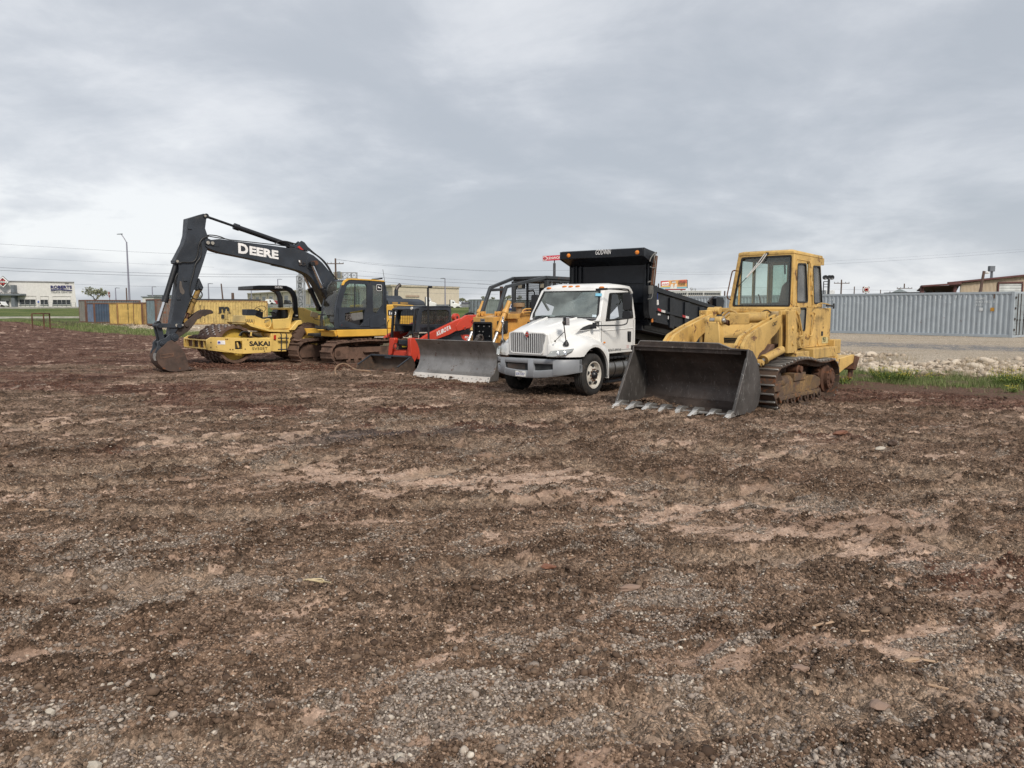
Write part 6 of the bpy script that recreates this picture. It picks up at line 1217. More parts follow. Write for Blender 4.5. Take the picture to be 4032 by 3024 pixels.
 m=MB();p=SB(.9,[(300,1290),(300,1400),(440,1400),(440,1240),(360,1290)]);m.py(p,-.5,.6);m.build('battery_box',[M_RYEL],root,bevel=.01)
 m=MB();m.tube(R.s3(1.0,1,[(1290,1215),(1300,1230),(1300,1380)]),.02,8,1);m.tube(R.s3(1.0,1,[(1340,1215),(1350,1230),(1350,1380)]),.02,8,1)
 for z in(1260,1365):a,b=R.s3(1.02,1,[(1270,z),(1365,z)]);m.bar(a,b,.08,.04)
 m.build('access_step',[M_CHAR],root)
 m=MB();m.slab(R.s3(.88,1,[(1226,1270),(1246,1270),(1246,1230),(1228,1230)]),.03,(0,1,0));m.build('red_reflector',[M_RED],root)
 m=MB();m.py(SB(.75,[(860,1018),(968,1020),(1215,1120),(1335,1195),(1365,1400),(1365,1420),(930,1400),(900,1250)]),-.65,.65);m.build('engine_hood',[M_RYEL],root,bevel=.03,seg=3)
 fpts=SB(.95,[(700,1416),(760,1330),(830,1250),(900,1235),(925,1300),(850,1330),(790,1416)]);[MB().py(fpts,*e).build('rear_fender',[M_RYEL],root,bevel=.02)for e in((.6,1.02),(-1.02,-.6))]
 m=MB();m.py(SB(.8,[(750,1215),(900,1215),(900,1235),(760,1240)]),-.8,.85);m.build('canopy_base',[M_DARKIN],root,bevel=.01)
 nb=.10
 roof=SB(.7,[(66,645),(180,636),(560,636),(690,665),(690,735),(620,712),(380,716),(66,712)]);can=MB().py(roof,-.62,.72).build('canopy',[M_BLACK],root,bevel=.02,seg=3)
 a,b=R.s3(.728,12,[(452,686),(580,690)]);MB().text('SAKAI',a,Vector(b)-Vector(a),(0,0,1),.085,(Vector(b)-Vector(a)).length,bold=.03).build('lettering',[M_WTXT],can,smooth=0)
 post=SB(.7,[(560,637),(650,642),(740,680),(805,750),(840,840),(850,960),(860,1200),(780,1195),(775,960),(765,860),(740,790),(700,745),(640,722)])
 m=MB();[MB().py(post,*e).build('canopy_post',[M_BLACK],can,bevel=.015)for e in((.60,.72),(-.62,-.50))]
 m=MB();m.slab(R.s3(.725,12,[(812,1168),(852,1170),(852,1150),(812,1148)]),.004,(0,1,0));m.build('decal',[M_WTXT],can)
 t=R.s3(.95,2,[(415,1245)])[0];Rr=.72
 for s in(1,-1):
  c=(t[0]-.02,s*.80,.72);m=MB();m.lathe([(.36,-.22),(.55,-.235),(.67,-.21),(.69,-.1),(.69,.1),(.67,.21),(.55,.235),(.36,.22),(.34,0)],c,(0,s,0),44,close=True)
  for i in range(22):
   for h in(-1,1):
    a0=(i+(.5 if h>0 else 0))*math.tau/22
    def P(r_,a,y):return(c[0]+r_*math.cos(a),c[1]+y,c[2]+r_*math.sin(a))
    w=.055;q=[P(.675,a0-w,.02*h),P(.675,a0+w,.02*h),P(.66,a0+w+.20,.235*h),P(.66,a0-w+.20,.235*h)];q2=[P(.735,a0-w*.8,.02*h),P(.735,a0+w*.8,.02*h),P(.715,a0+w*.8+.20,.225*h),P(.715,a0-w*.8+.20,.225*h)]
    m.add(q+q2,[(0,1,2,3),(4,5,6,7),(0,1,5,4),(1,2,6,5),(2,3,7,6),(3,0,4,7)])
  w_=m.build('rear_tyre',[mat('muddy_tyre',(.14,.085,.06),.9,dirt=.6,dcol=(.05,.035,.03),var=.25,bump=.4)if s>0 else bpy.data.materials['muddy_tyre']],root,smooth=30)
  MB().lathe([(.36,.12),(.34,.18),(.30,.10),(.14,.05),(.12,.12),(.02,.12)],c,(0,s,0),24).build('rim',[M_RYEL],w_)
 return root
make_roller()
K=Fr((-2.64,25.58),38.8)
M_KRED=mat('orange_red_paint',(.62,.065,.035),.42,dirt=.18,dcol=(.25,.12,.08),var=.07,bump=.05,rust=.06)
def mesh_panel(m,O,I_n,u,v,t=.008,nu=14,nv=10):
 """woven guard: bars both ways inside the quad O (4 corners)"""
 a,b,c,d=[Vector(p)for p in O]
 for i in range(nu+1):k=i/nu;m.bar(a.lerp(b,k),d.lerp(c,k),t)
 for i in range(nv+1):k=i/nv;m.bar(a.lerp(d,k),b.lerp(c,k),t)
 return m
def make_skid():
 root=empty('track_loader',K.o,K.yaw);tag(root,'red compact track loader with a caged grey cab and low bucket','skid loader')
 S=lambda y,p:K.side(y,3,p)
 path=arc(.75,.30,.28,-90,80,7)+[(.2,.66),(-.4,.78)]+arc(-.85,.55,.26,80,190,6)+arc(-.9,.28,.26,200,270,3)
 for s in(1,-1):
  y0,y1=sorted((s*.56,s*.98));track_loop(path,y0,y1,.11,plate=.03,gh=.03,gw=.05,rough=.01).build('track',[M_MUDDY,M_MUDDY,M_TRK],root)
  m=MB()
  for x in(.75,.4,.05,-.3,-.65):m.cyl((x,s*.66,.22),(x,s*.9,.22),.14,n=16)
  m.cyl((-.85,s*.66,.55),(-.85,s*.92,.55),.2,n=18);m.box(-.8,.8,*sorted((s*.6,s*.9)),.25,.50);m.build('track_roller',[M_MUDDY],root)
 m=MB();m.box(-1.2,1.1,-.55,.55,.25,.95);m.py([(-1.3,.5),(-1.3,1.45),(-.3,1.5),(-.3,.6)],-.62,.62);m.build('body',[M_CHAR],root,bevel=.03)
 m=MB();m.px([(-.52,.35),(.52,.35),(.45,.62),(-.45,.62)],1.05,1.20);fr0=K.front(1.25,3,[(620,1060),(775,1060),(780,1150),(600,1150)]);m.px(fr0,1.15,1.25);m.build('front_deck',[M_KRED],root,bevel=.02)
 m=MB();m.px(K.front(1.2,3,[(670,990),(800,990),(800,1045),(670,1045)]),1.1,1.2);m.mat(1).px(K.front(1.21,3,[(722,1005),(790,1005),(790,1025),(722,1025)]),1.2,1.206);m.build('foot_box',[M_BLACK,flat('warning_yellow',(.6,.5,.05))],root,bevel=.01)
 arm=S(.92,[(1000,910),(1050,868),(1115,828),(1400,690),(1530,628),(1560,625),(1640,575),(1775,568),(1768,620),(1720,700),(1690,760),(1560,778),(1480,800),(1390,850),(1240,905),(1190,922)])
 low=S(.92,[(845,905),(870,892),(1010,905),(990,1000),(982,1075),(900,1240),(878,1200),(870,1150),(850,1150),(855,1080),(845,1000)])
 for s in(1,-1):
  m=MB();m.py(arm,s*.80,s*.92)
  if s>0:m.py(low,s*.78,s*.92)
  ar=m.build('lift_arm',[M_KRED],root,bevel=.015)
  q=S(.925,[(1480,730),(1530,655),(1660,600),(1720,640),(1700,740),(1500,800)]);m=MB();m.py(rounded(q,.06),s*.92,s*.935);m.build('arm_plate',[M_KRED],ar,bevel=.006)
  m=MB()
  for k in((1705,655),(1598,755)):c=S(.93,[k])[0];m.cyl((c[0],s*.93,c[1]),(c[0],s*.965,c[1]),.055,n=16);m.mat(1).cyl((c[0],s*.965,c[1]),(c[0],s*.97,c[1]),.03,n=12);m.mat(0)
  m.build('pin',[M_KRED,M_DARKIN],ar)
 a,b=K.s3(.926,3,[(1212,872),(1412,772)]);A_,B_=Vector(a),Vector(b);n_=MB();V_,F_=text_geo('KUBOTA',.035,1.0);xs=[p[0]for p in V_];ys=[p[1]for p in V_];w_=max(xs)-min(xs);h_=max(ys)-min(ys);u=(B_-A_)
 n_.add([tuple(A_+u*((p[0]-min(xs))/w_)+Vector((0,.004,(p[1]-min(ys))/h_*.155)))for p in V_],F_);n_.build('lettering',[M_WTXT],root,smooth=0)
 for pts,x in(([(542,895),(610,893),(620,915),(575,1120),(560,1140),(524,1135),(530,1060),(540,960)],1.55),([(830,895),(880,893),(885,920),(840,1080),(800,1155),(775,1140),(800,1020)],1.62)):
  P=K.front(x,3,pts);m=MB();m.px(rounded(P,.03),x-.16,x);m.build('arm_upright',[M_KRED],root,bevel=.02)
 m=MB();P=K.front(1.58,3,[(640,1075),(770,1078),(770,1150),(590,1145),(600,1085)]);m.px(P,1.45,1.56);q=K.front(1.6,3,[(632,1010)])[0];m.mat(1).lathe([(.09,-.02),(.105,0),(.09,.02),(.08,0)],(1.6,q[0],q[1]),(1,0,0),20,close=True);m.mat(0).lathe([(.07,0),(.02,.01)],(1.6,q[0],q[1]),(1,0,0),16);m.build('arm_crossmember',[M_KRED,M_DARKIN],root,bevel=.015)
 m=MB()
 for k in range(5):m.tube(K.s3(.5-.05*k,3,[(760+12*k,880),(830,840-12*k),(920,820-4*k),(990,850+4*k),(1040,900)]),.022,8,2)
 for k in range(3):m.mat(1).cyl(*K.s3(.7,3,[(890,825+28*k),(945,828+28*k)]),.03,n=10)
 m.mat(0).tube(K.s3(-.5,3,[(700,830),(800,800),(890,775)]),.02,8);m.tube(K.s3(.3,3,[(1570,612),(1620,560),(1680,540),(1730,552)]),.03,8,2);m.tube(K.s3(.2,3,[(1600,600),(1650,552),(1700,545),(1735,565)]),.025,8,2);m.build_split('hydraulic_hose',[M_HOSE,M_STEELD],root)
 m=MB();q=S(-.6,[(1470,605)])[0];m.cyl((q[0],-.65,q[1]),(q[0],-.5,q[1]),.14,n=22);m.mat(1).cyl((q[0],-.5,q[1]),(q[0],-.49,q[1]),.05,n=14);m.mat(0).bar((q[0]+.1,-.55,q[1]-.15),(q[0]-.6,-.55,q[1]-.08),.1,.08);m.build('rear_tower',[M_KRED,M_DARKIN],root,bevel=.01)
 m=MB();P=S(.70,[(1120,1000),(1350,880),(1700,760),(1760,900),(1760,1050),(1150,1050)]);m.py(P,.55,.70);sp=m.build('side_panel',[M_CHAR],root,bevel=.02)
 m=MB();m.py(S(.71,[(1550,850),(1640,848),(1740,855),(1740,940),(1620,938),(1570,900)]),.70,.706);m.build('red_decal',[M_KRED],sp)
 a,b=K.s3(.712,3,[(1602,898),(1720,900)]);MB().text('SVL',a,Vector(b)-Vector(a),(0,0,1),.07,.36,bold=.03,shear=.2).build('lettering',[M_WTXT],sp,smooth=0)
 a,b=K.s3(.712,3,[(1630,935),(1720,938)]);MB().text('90',a,Vector(b)-Vector(a),(0,0,1),.075,.2,bold=.03).build('lettering',[M_WTXT],sp,smooth=0)
 ys_=.52
 so=rounded(S(ys_,[(930,815),(950,560),(960,500),(1000,448),(1370,440),(1412,480),(1418,660),(1380,700),(1110,830)]),.10)
 so=S(ys_,[(925,812),(950,560),(965,492),(1005,450),(1180,444),(1365,440),(1405,462),(1418,520),(1418,655),(1300,735),(1120,812)])
 si=S(ys_,[(985,700),(1002,600),(1010,525),(1040,505),(1180,504),(1345,502),(1375,515),(1388,545),(1386,640),(1330,700),(1150,704)])
 cab=empty('cab',(0,0,0));cab.parent=root
 for s in(1,-1):
  m=MB();m.ringy(so,si,s*ys_,s*(ys_-.06));m.build('side_frame',[M_CHAR],cab,bevel=.012)
  m=MB();z0,z1,x0,x1=min(p[1]for p in si),max(p[1]for p in si),min(p[0]for p in si),max(p[0]for p in si)
  k=17
  for i in range(1,k):x=x0+(x1-x0)*i/k;m.bar((x,s*(ys_-.03),z0+.01),(x,s*(ys_-.03),z1-.005),.009)
  for i in range(1,10):z=z0+(z1-z0)*i/10;m.bar((x0+.01,s*(ys_-.03),z),(x1-.01,s*(ys_-.03),z),.009)
  lo=S(ys_,[(985,800),(1105,800),(1180,745),(985,745)])
  for i in range(9):x=lo[0][0]+(lo[2][0]-lo[0][0])*i/8;m.bar((x,s*(ys_+.004),lo[0][1]),(x,s*(ys_+.004),lo[2][1]),.01)
  for i in range(5):z=lo[0][1]+(lo[2][1]-lo[0][1])*i/4;m.bar((lo[0][0],s*(ys_+.004),z),(lo[2][0],s*(ys_+.004),z),.01)
  m.build('side_mesh',[M_BLACK],cab,smooth=0)
 MB().py(si,.49,.486).build('side_glass',[M_GLASS],cab,smooth=0)
 xf=so[2][0]+.0;x1=so[7][0];zt=so[4][1]
 m=MB();m.box(x1,xf,-ys_,ys_,zt-.07,zt-.01);m.loft([[(xf-.05,-ys_,zt-.10),(xf-.05,ys_+.0,zt-.10),(xf-.05,ys_,zt-.02),(xf-.05,-ys_,zt-.02)],[(xf+.22,-ys_,zt-.14),(xf+.22,ys_,zt-.14),(xf+.22,ys_,zt-.09),(xf+.22,-ys_,zt-.09)]]);m.build('roof',[M_CHAR],cab,bevel=.015)
 m=MB();xq=xf+.16
 for y in(-.50,.50):m.bar((xq,y,zt-.1),(xq+.12,y,.80),.06,.08)
 m.bar((xq,-.5,.80),(xq,.5,.80),.06);m.bar((xq-.02,-.5,1.45),(xq+.0,.5,1.45),.03);m.tube([(xq+.16,-.56,1.60),(xq+.2,-.60,1.5),(xq+.2,-.60,1.1),(xq+.16,-.56,1.0)],.015,6,1);m.build('front_frame',[M_BLACK],cab,bevel=.01)
 m=MB();mesh_panel(m,[(x1+.06,-.46,1.0),(x1+.06,.46,1.0),(x1+.06,.46,zt-.15),(x1+.06,-.46,zt-.15)],0,0,0,.008,14,12);m.build('rear_mesh',[M_BLACK],cab,smooth=0)
 m=MB();m.bar((x1+.03,-.5,.9),(x1+.03,-.5,zt),.06);m.bar((x1+.03,.5,.9),(x1+.03,.5,zt),.06);m.box(x1+.15,x1+.75,-.28,.28,.95,1.15);m.box(x1+.12,x1+.24,-.27,.27,1.1,1.75);m.build('seat',[M_SEAT],cab,bevel=.03)
 m=MB()
 for p in K.s3(.35,3,[(945,465)]):m.lathe([(.05,0),(.045,.03),(.01,.032)],(xf+.2,.40,zt-.08),(1,0,0),16)
 m.build('head_lamp',[M_LAMP],cab)
 prof=[(2.62,.02),(1.98,.0),(1.80,.05),(1.74,.22),(1.80,.40),(1.90,.49)];inn=[(2.62,.035),(2.0,.03),(1.85,.08),(1.78,.22),(1.84,.38),(1.93,.47)]
 yl,yr=.90,-.93;m=MB();m.py(prof+inn[::-1],yr,yl);bk=m.build('bucket',[mat('skid_bucket_steel',(.085,.062,.048),.7,.3,dirt=.55,dcol=(.15,.10,.07),var=.25,rust=.3,bump=.4)],root,smooth=50)
 m=MB()
 for y in(yr-.02,yl):m.py([(2.60,.02),(1.98,0),(1.80,.05),(1.74,.22),(1.80,.40),(1.90,.49),(2.48,.20)],y,y+.02)
 m.mat(1).bar((1.92,yl+.012,.49),(2.50,yl+.012,.20),.05,.03);m.bar((1.92,yr-.012,.49),(2.50,yr-.012,.20),.05,.03);m.bar((1.92,yr,.485),(1.92,yl,.485),.10,.05);m.build('bucket_side',[bpy.data.materials['skid_bucket_steel'],M_CHAR],bk,bevel=.006)
 m=MB();m.box(2.50,2.66,yr,yl,.02,.045);m.build('cutting_edge',[mat('muddy_edge',(.30,.21,.15),.7,.2,dirt=.4)],bk,bevel=.005)
 m=MB();q=K.front(1.85,3,[(520,1150),(610,1155),(605,1180),(520,1175)]);m.px(q,1.85,1.98);m.box(1.60,1.76,-.5,.5,.08,.45);m.build('coupler',[M_CHAR],bk,bevel=.01)
 return root
make_skid()
DZ=Fr((-.45,22.5),38)
M_CYEL=mat('aged_amber_paint',(.62,.34,.09),.5,dirt=.25,dcol=(.22,.13,.07),var=.1,rust=.2,bump=.08,streak=.25,scol=(.2,.11,.05))
M_SWEEP=mat('grey_sweep_bar',(.060,.066,.072),.5,.2,dirt=.3,dcol=(.13,.09,.06),var=.2,rust=.12)
def make_dozer():
 root=empty('bulldozer',DZ.o,DZ.yaw);tag(root,'amber bulldozer with black sweep bars over its hood and a bright steel blade','bulldozer')
 S4=lambda y,p:DZ.side(y,4,p);S3_=lambda y,p:DZ.side(y,3,p)
 path=arc(.70,.42,.38,-90,80,7)+[(0,.80),(-1.0,.80)]+arc(-1.7,.42,.38,90,270,8)
 for s in(1,-1):
  y0,y1=sorted((s*.62,s*1.12));track_loop(path,y0,y1,.17,gh=.04,gw=.03,rough=.01).build('track',[M_MUDDY,M_TRK,M_TRK],root)
  m=MB();m.box(-1.6,.6,*sorted((s*.7,s*1.0)),.25,.55);m.cyl((.7,s*.7,.42),(.7,s*1.05,.42),.3,n=20);m.cyl((-1.7,s*.7,.42),(-1.7,s*1.08,.42),.3,n=20);m.build('track_frame',[M_MUDDY],root,bevel=.01)
  m=MB();m.bar((1.6,s*1.0,.35),(-.4,s*1.18,.40),.12,.18);m.build('push_arm',[M_CYEL],root,bevel=.01)
 MB().box(-1.9,.5,-.6,.6,.35,1.0).build('hull',[M_MUDDY],root)
 xr=.60;g=DZ.front(xr,3,[(1725,602),(2010,600),(2020,930),(1722,930)]);y0,y1=g[0][0],g[1][0];z1=g[0][1]
 gi=DZ.front(xr,3,[(1732,680),(1982,682),(1985,928),(1730,926)])
 m=MB();m.ringx([(y0,.85),(y1,.85),(y1,z1),(y0,z1)],[(gi[3][0],gi[3][1]),(gi[2][0],gi[2][1]),(gi[1][0],gi[1][1]),(gi[0][0],gi[0][1])],xr,xr-.10)
 m.py([(xr-.10,.85),(xr-.10,z1),(-.3,z1+.08),(-1.15,z1+.12),(-1.15,.85)],y0,y1);hood=m.build('hood',[M_CYEL],root,bevel=.03,seg=3)
 m=MB();ga,gb,za,zb=min(p[0]for p in gi),max(p[0]for p in gi),min(p[1]for p in gi),max(p[1]for p in gi);m.mat(1).px([(ga,za),(gb,za),(gb,zb),(ga,zb)],xr-.09,xr-.07);m.mat(0)
 n=15
 for i in range(n):
  for j in range(17):
   y=ga+(gb-ga)*(i+.5*(j%2))/n;z=za+(zb-za)*(j+.5)/17
   if y>gb-.01:continue
   m.cyl((xr-.045,y,z),(xr-.03,y,z),.021,n=6,caps=False)
 for a_,b_ in(((ga,za),(gb,za)),((gb,za),(gb,zb)),((gb,zb),(ga,zb)),((ga,zb),(ga,za))):m.bar((xr-.02,a_[0],a_[1]),(xr-.02,b_[0],b_[1]),.05)
 for a_,b_ in((.25,.8),(.55,.8),(.85,.8),(.3,.5),(.5,.5),(.45,.3),(.85,.25)):m.mat(2).cyl((xr-.03,ga+(gb-ga)*a_,za+(zb-za)*b_),(xr-.015,ga+(gb-ga)*a_,za+(zb-za)*b_),.018,n=8);m.mat(0)
 gr=m.build('grille',[M_BLACK,M_DARKIN,M_STEELW],hood,smooth=0)
 a,b=DZ.f3(xr+.012,3,[(1828,652),(1882,655)]);m=MB();m.slab([(xr+.001,a[1]-.01,a[2]-.03),(xr+.001,b[1]+.01,b[2]-.03),(xr+.001,b[1]+.01,b[2]+.06),(xr+.001,a[1]-.01,a[2]+.06)],.008,(1,0,0));m.build('badge',[M_STEELW],hood)
 MB().text('CASE',(xr+.014,a[1]+.004,a[2]-.005),(0,1,0),(0,0,1),.045,(b[1]-a[1])*.9,bold=.04).build('lettering',[M_KTXT],hood,smooth=0)
 m=MB();m.py([(.45,.85),(.45,1.15),(-.4,1.4),(-1.6,1.4),(-1.6,.85)],.36,.72);m.py([(.45,.85),(.45,1.15),(-.4,1.4),(-1.6,1.4),(-1.6,.85)],-.72,-.36);m.box(-2.2,-1.1,-.75,.75,.85,1.55);m.build('body',[M_CYEL],root,bevel=.03)
 c=DZ.s3(y1+.02,4,[(210,830),(240,880),(215,940),(180,900)]);m=MB();rg=random.Random(2);m.mat(1).box(.0,.45,y1+.002,y1+.05,1.25,1.62);m.mat(0)
 for k in range(7):m.tube([(rg.uniform(.0,.4),y1+.07,rg.uniform(1.2,1.6))for _ in range(4)],.018,6,2)
 m.build('exposed_hose',[M_HOSE,M_DARKIN],hood)
 for y,v,pts in((.50,4,[(325,642),(205,945),(148,1098)]),(-.48,3,[(1872,388),(1722,800),(1658,940)])):
  A_,B_,C2=[Vector(p)for p in DZ.s3(y,v,pts)];d=(C2-A_).normalized();B_=A_+d*(B_-A_).dot(d);m=MB();m.cyl(A_,B_,.07,n=18);m.cyl(B_-d*.08,B_+d*.02,.085,n=18);m.mat(1).cyl(B_,C2+d*.3,.04,n=14);m.build('lift_cylinder',[M_CYEL,mat('pale_rod',(.62,.62,.62),.3,.4,dirt=.1)if 'pale_rod' not in bpy.data.materials else bpy.data.materials['pale_rod']],root,bevel=.004)
  m=MB();m.box(A_.x-.5,A_.x+.05,*sorted((y*.75,y)),A_.z-.5,A_.z-.35);q=A_+d*.35;m.lathe([(.09,-.06),(.10,0),(.09,.06)],q,d,14);m.build('cylinder_mount',[M_CYEL],root,bevel=.01)
 def br(name,P,w=.09,h=.09):m=MB();[m.bar(P[i],P[i+1],w,h)for i in range(len(P)-1)];return m.build(name,[M_SWEEP],root,bevel=.008)
 yn,yf=.28,-.30
 n0,n1=DZ.s3(yn,4,[(212,752),(292,492)]);f0,f1=DZ.s3(yf,4,[(48,752),(132,500)])
 rc=DZ.s3(.62,4,[(700,392)])[0];zr=rc[2];xr2=rc[0]
 rl=(xr2,-.62,zr)
 br('sweep_bar',[n0,n1,rc]);br('sweep_bar',[f0,f1,rl]);br('sweep_crossbar',[(f1[0],f1[1],f1[2]-.07),(n1[0],n1[1],n1[2]-.07)],.08,.08)
 m=MB()
 for p in(n0,f0):m.box(p[0]-.10,p[0]+.10,p[1]-.06,p[1]-.04,p[2]-.10,p[2]+.03);m.box(p[0]-.10,p[0]+.10,p[1]+.04,p[1]+.06,p[2]-.10,p[2]+.03);m.cyl((p[0],p[1]-.08,p[2]-.02),(p[0],p[1]+.08,p[2]-.02),.05,n=14)
 m.build('sweep_hinge',[M_CYEL],root,bevel=.006)
 m=MB();m.box(xr2-1.55,xr2+.03,-.70,.70,zr-.06,zr+.04);m.box(xr2-1.5,xr2,-.66,.66,zr-.14,zr-.06);roof=m.build('canopy_roof',[M_SWEEP],root,bevel=.015)
 xb=xr2-1.5
 m=MB()
 for y in(-.64,.64):
  m.bar((xr2-.02,y,1.5),(xr2-.02,y,zr-.1),.11,.12);m.bar((xb,y,1.4),(xb,y,zr-.1),.12,.12)
  m.bar((xr2-.02,y,zr-.45),(xr2-.30,y,zr-.12),.05);m.bar((xr2-.75,y,1.5),(xr2-.75,y,zr-.1),.06)
 m.build('canopy_post',[M_SWEEP],roof,bevel=.01)
 m=MB()
 mesh_panel(m,[(xb,-.6,1.7),(xb,.6,1.7),(xb,.6,zr-.12),(xb,-.6,zr-.12)],0,0,0,.012,20,18)
 mesh_panel(m,[(xb,-.64,1.9),(xr2-.08,-.64,1.9),(xr2-.08,-.64,zr-.14),(xb,-.64,zr-.14)],0,0,0,.012,24,16)
 mesh_panel(m,[(xb,.64,zr-.50),(xr2-.45,.64,zr-.50),(xr2-.45,.64,zr-.14),(xb,.64,zr-.14)],0,0,0,.012,16,6)
 m.build('guard_mesh',[M_BLACK],roof,smooth=0)
 for y in(-.35,.50):m=MB();m.box(xr2-.10,xr2+.04,y-.09,y+.09,zr-.34,zr-.18);m.mat(1).box(xr2+.04,xr2+.046,y-.07,y+.07,zr-.32,zr-.20);m.build('roof_lamp',[M_BLACK,mat('dusty_lamp',(.3,.27,.2),.3)if 'dusty_lamp' not in bpy.data.materials else bpy.data.materials['dusty_lamp']],roof,bevel=.01)
 m=MB();m.box(-2.1,-1.5,-.3,.3,1.5,1.72);m.box(-2.15,-1.98,-.3,.3,1.7,2.2);m.build('seat',[M_SEAT],root,bevel=.04)
 q=DZ.s3(.15,4,[(425,755),(425,690),(425,655)]);m=MB();m.cyl(q[0],q[1],.10,n=18);m.cyl((q[1][0],q[1][1],q[1][2]-.02),(q[1][0],q[1][1],q[2][2]),.175,n=24);m.mat(1).cyl((q[1][0],q[1][1],q[2][2]),(q[1][0],q[1][1],q[2][2]+.03),.15,.1,n=24);m.mat(0).box(q[0][0]-.25,q[0][0]+.25,q[0][1]-.16,q[0][1]+.16,q[0][2]-.04,q[0][2]+.03);m.build('air_precleaner',[mat('tan_plastic',(.30,.20,.11),.6,dirt=.3),M_BLACK],root,bevel=.008)
 m=MB();m.tube(DZ.s3(.5,4,[(455,760),(470,718),(560,715),(590,735)]),.022,8,1);m.tube(DZ.s3(.5,4,[(460,765),(480,745),(585,745)]),.02,8,1);m.build('handrail',[M_CYEL],root)
 m=MB();e=DZ.s3(.0,4,[(245,700),(245,488)]);m.cyl((e[0][0],e[0][1],1.7),e[1],.055,n=14);m.build('exhaust_pipe',[M_RUSTY],root)
 prof=[(2.03,.17),(1.90,.26),(1.80,.42),(1.76,.62),(1.79,.82),(1.87,.98),(1.96,1.10)];pr=[]
 for i in range(len(prof)-1):
  for k in range(3):pr.append((prof[i][0]*(1-k/3)+prof[i+1][0]*k/3,prof[i][1]*(1-k/3)+prof[i+1][1]*k/3))
 pr.append(prof[-1]);bk_=[(p[0]-.03,p[1])for p in pr]
 yl,yr=1.42,-1.42
 BL=mat('blade_worn_steel',(.27,.26,.25),.42,.6,dirt=.35,dcol=(.12,.085,.065),var=.18,rust=.22,rcol=(.09,.045,.03),scratch=.8,wcol=(.38,.36,.34),bump=.2,bs=18)
 bl=MB().py(pr+bk_[::-1],yr,yl).build('blade',[BL],root,smooth=50)
 m=MB()
 for y in(yr-.02,yl):m.py([(2.05,.05),(1.70,.05),(1.62,.6),(1.72,1.05),(1.97,1.12)]+pr[::-1][1:-1][::2]+[(2.03,.17)],y,y+.02)
 m.bar((1.955,yr,1.105),(1.955,yl,1.105),.05,.02);m.build('end_plate',[BL],bl,bevel=.004)
 m=MB();m.slab([(2.10,yr,.0),(2.10,yl,.0),(2.035,yl,.172),(2.035,yr,.172)],.02,(-.93,0,-.35));ce=m.build('cutting_edge',[mat('pale_cutting_edge',(.66,.62,.57),.5,.1,dirt=.25,dcol=(.3,.2,.14),var=.1,rust=.18,bump=.15)],bl,bevel=.003)
 m=MB();nn=Vector((.93,0,.35)).normalized()
 for i in range(17):
  y=yr+.12+(yl-yr-.24)*i/16;p=Vector((2.07,y,.085+.02*(i%2)));m.cyl(p-nn*.005,p+nn*.008,.014,n=8)
 for y,z in((yr+.04,.14),(yl-.04,.05),(yl-.04,.13),(yr+.1,.05)):p=Vector((2.10-.38*z,y,z));m.cyl(p,p+nn*.014,.018,n=8)
 m.build_split('bolt',[M_STEELW],ce)
 q=DZ.s3(-.93,3,[(1094,912)])[0];mk=DZ.f3(1.85,3,[(1098,912),(1088,186),(1090,176),(1140,178)]);m=MB();m.cyl((mk[0][0],mk[0][1],mk[0][2]-.1),mk[1],.030,n=12);m.mat(0).cyl((mk[2][0],mk[2][1]+.02,mk[2][2]),mk[3],.032,n=12);m.build('marker_post',[M_BLACK],bl,bevel=.003)
 m=MB();c=DZ.f3(1.3,3,[(1815,898)])[0];m.lathe([(.10,-.06),(.12,0),(.10,.06),(.06,.06),(.06,-.06)],(1.3,c[1],c[2]),(.3,1,0),20,close=True);m.bar((1.3,c[1],c[2]),(1.7,c[1],.8),.12,.16);m.build('blade_pivot',[M_STEELD],root,bevel=.008)
 return root
make_dozer()
m=MB();rp=[gnd(2,x,y,z)for x,y,z in((700,1590,.02),(690,1545,.06),(715,1500,.14),(770,1473,.16),(830,1490,.09),(880,1530,.05),(930,1548,.04),(1000,1552,.05),(1060,1556,.05))]
tag(m.tube(rp,.028,8,3).build('hose',[mat('tan_hose',(.33,.21,.13),.8,dirt=.3)]),'curled tan hose lying on dirt before the red loader bucket','hose')
U45=Vector((.71,.704,0)).normalized();V45=Vector((-.704,.71,0)).normalized()
def corr(L_,n,d):
 P=[];p=L_/n
 for i in range(n):P+=[(i*p,0),(i*p+p*.25,0),(i*p+p*.5,d),(i*p+p*.75,d)]
 return P+[(L_,0)]
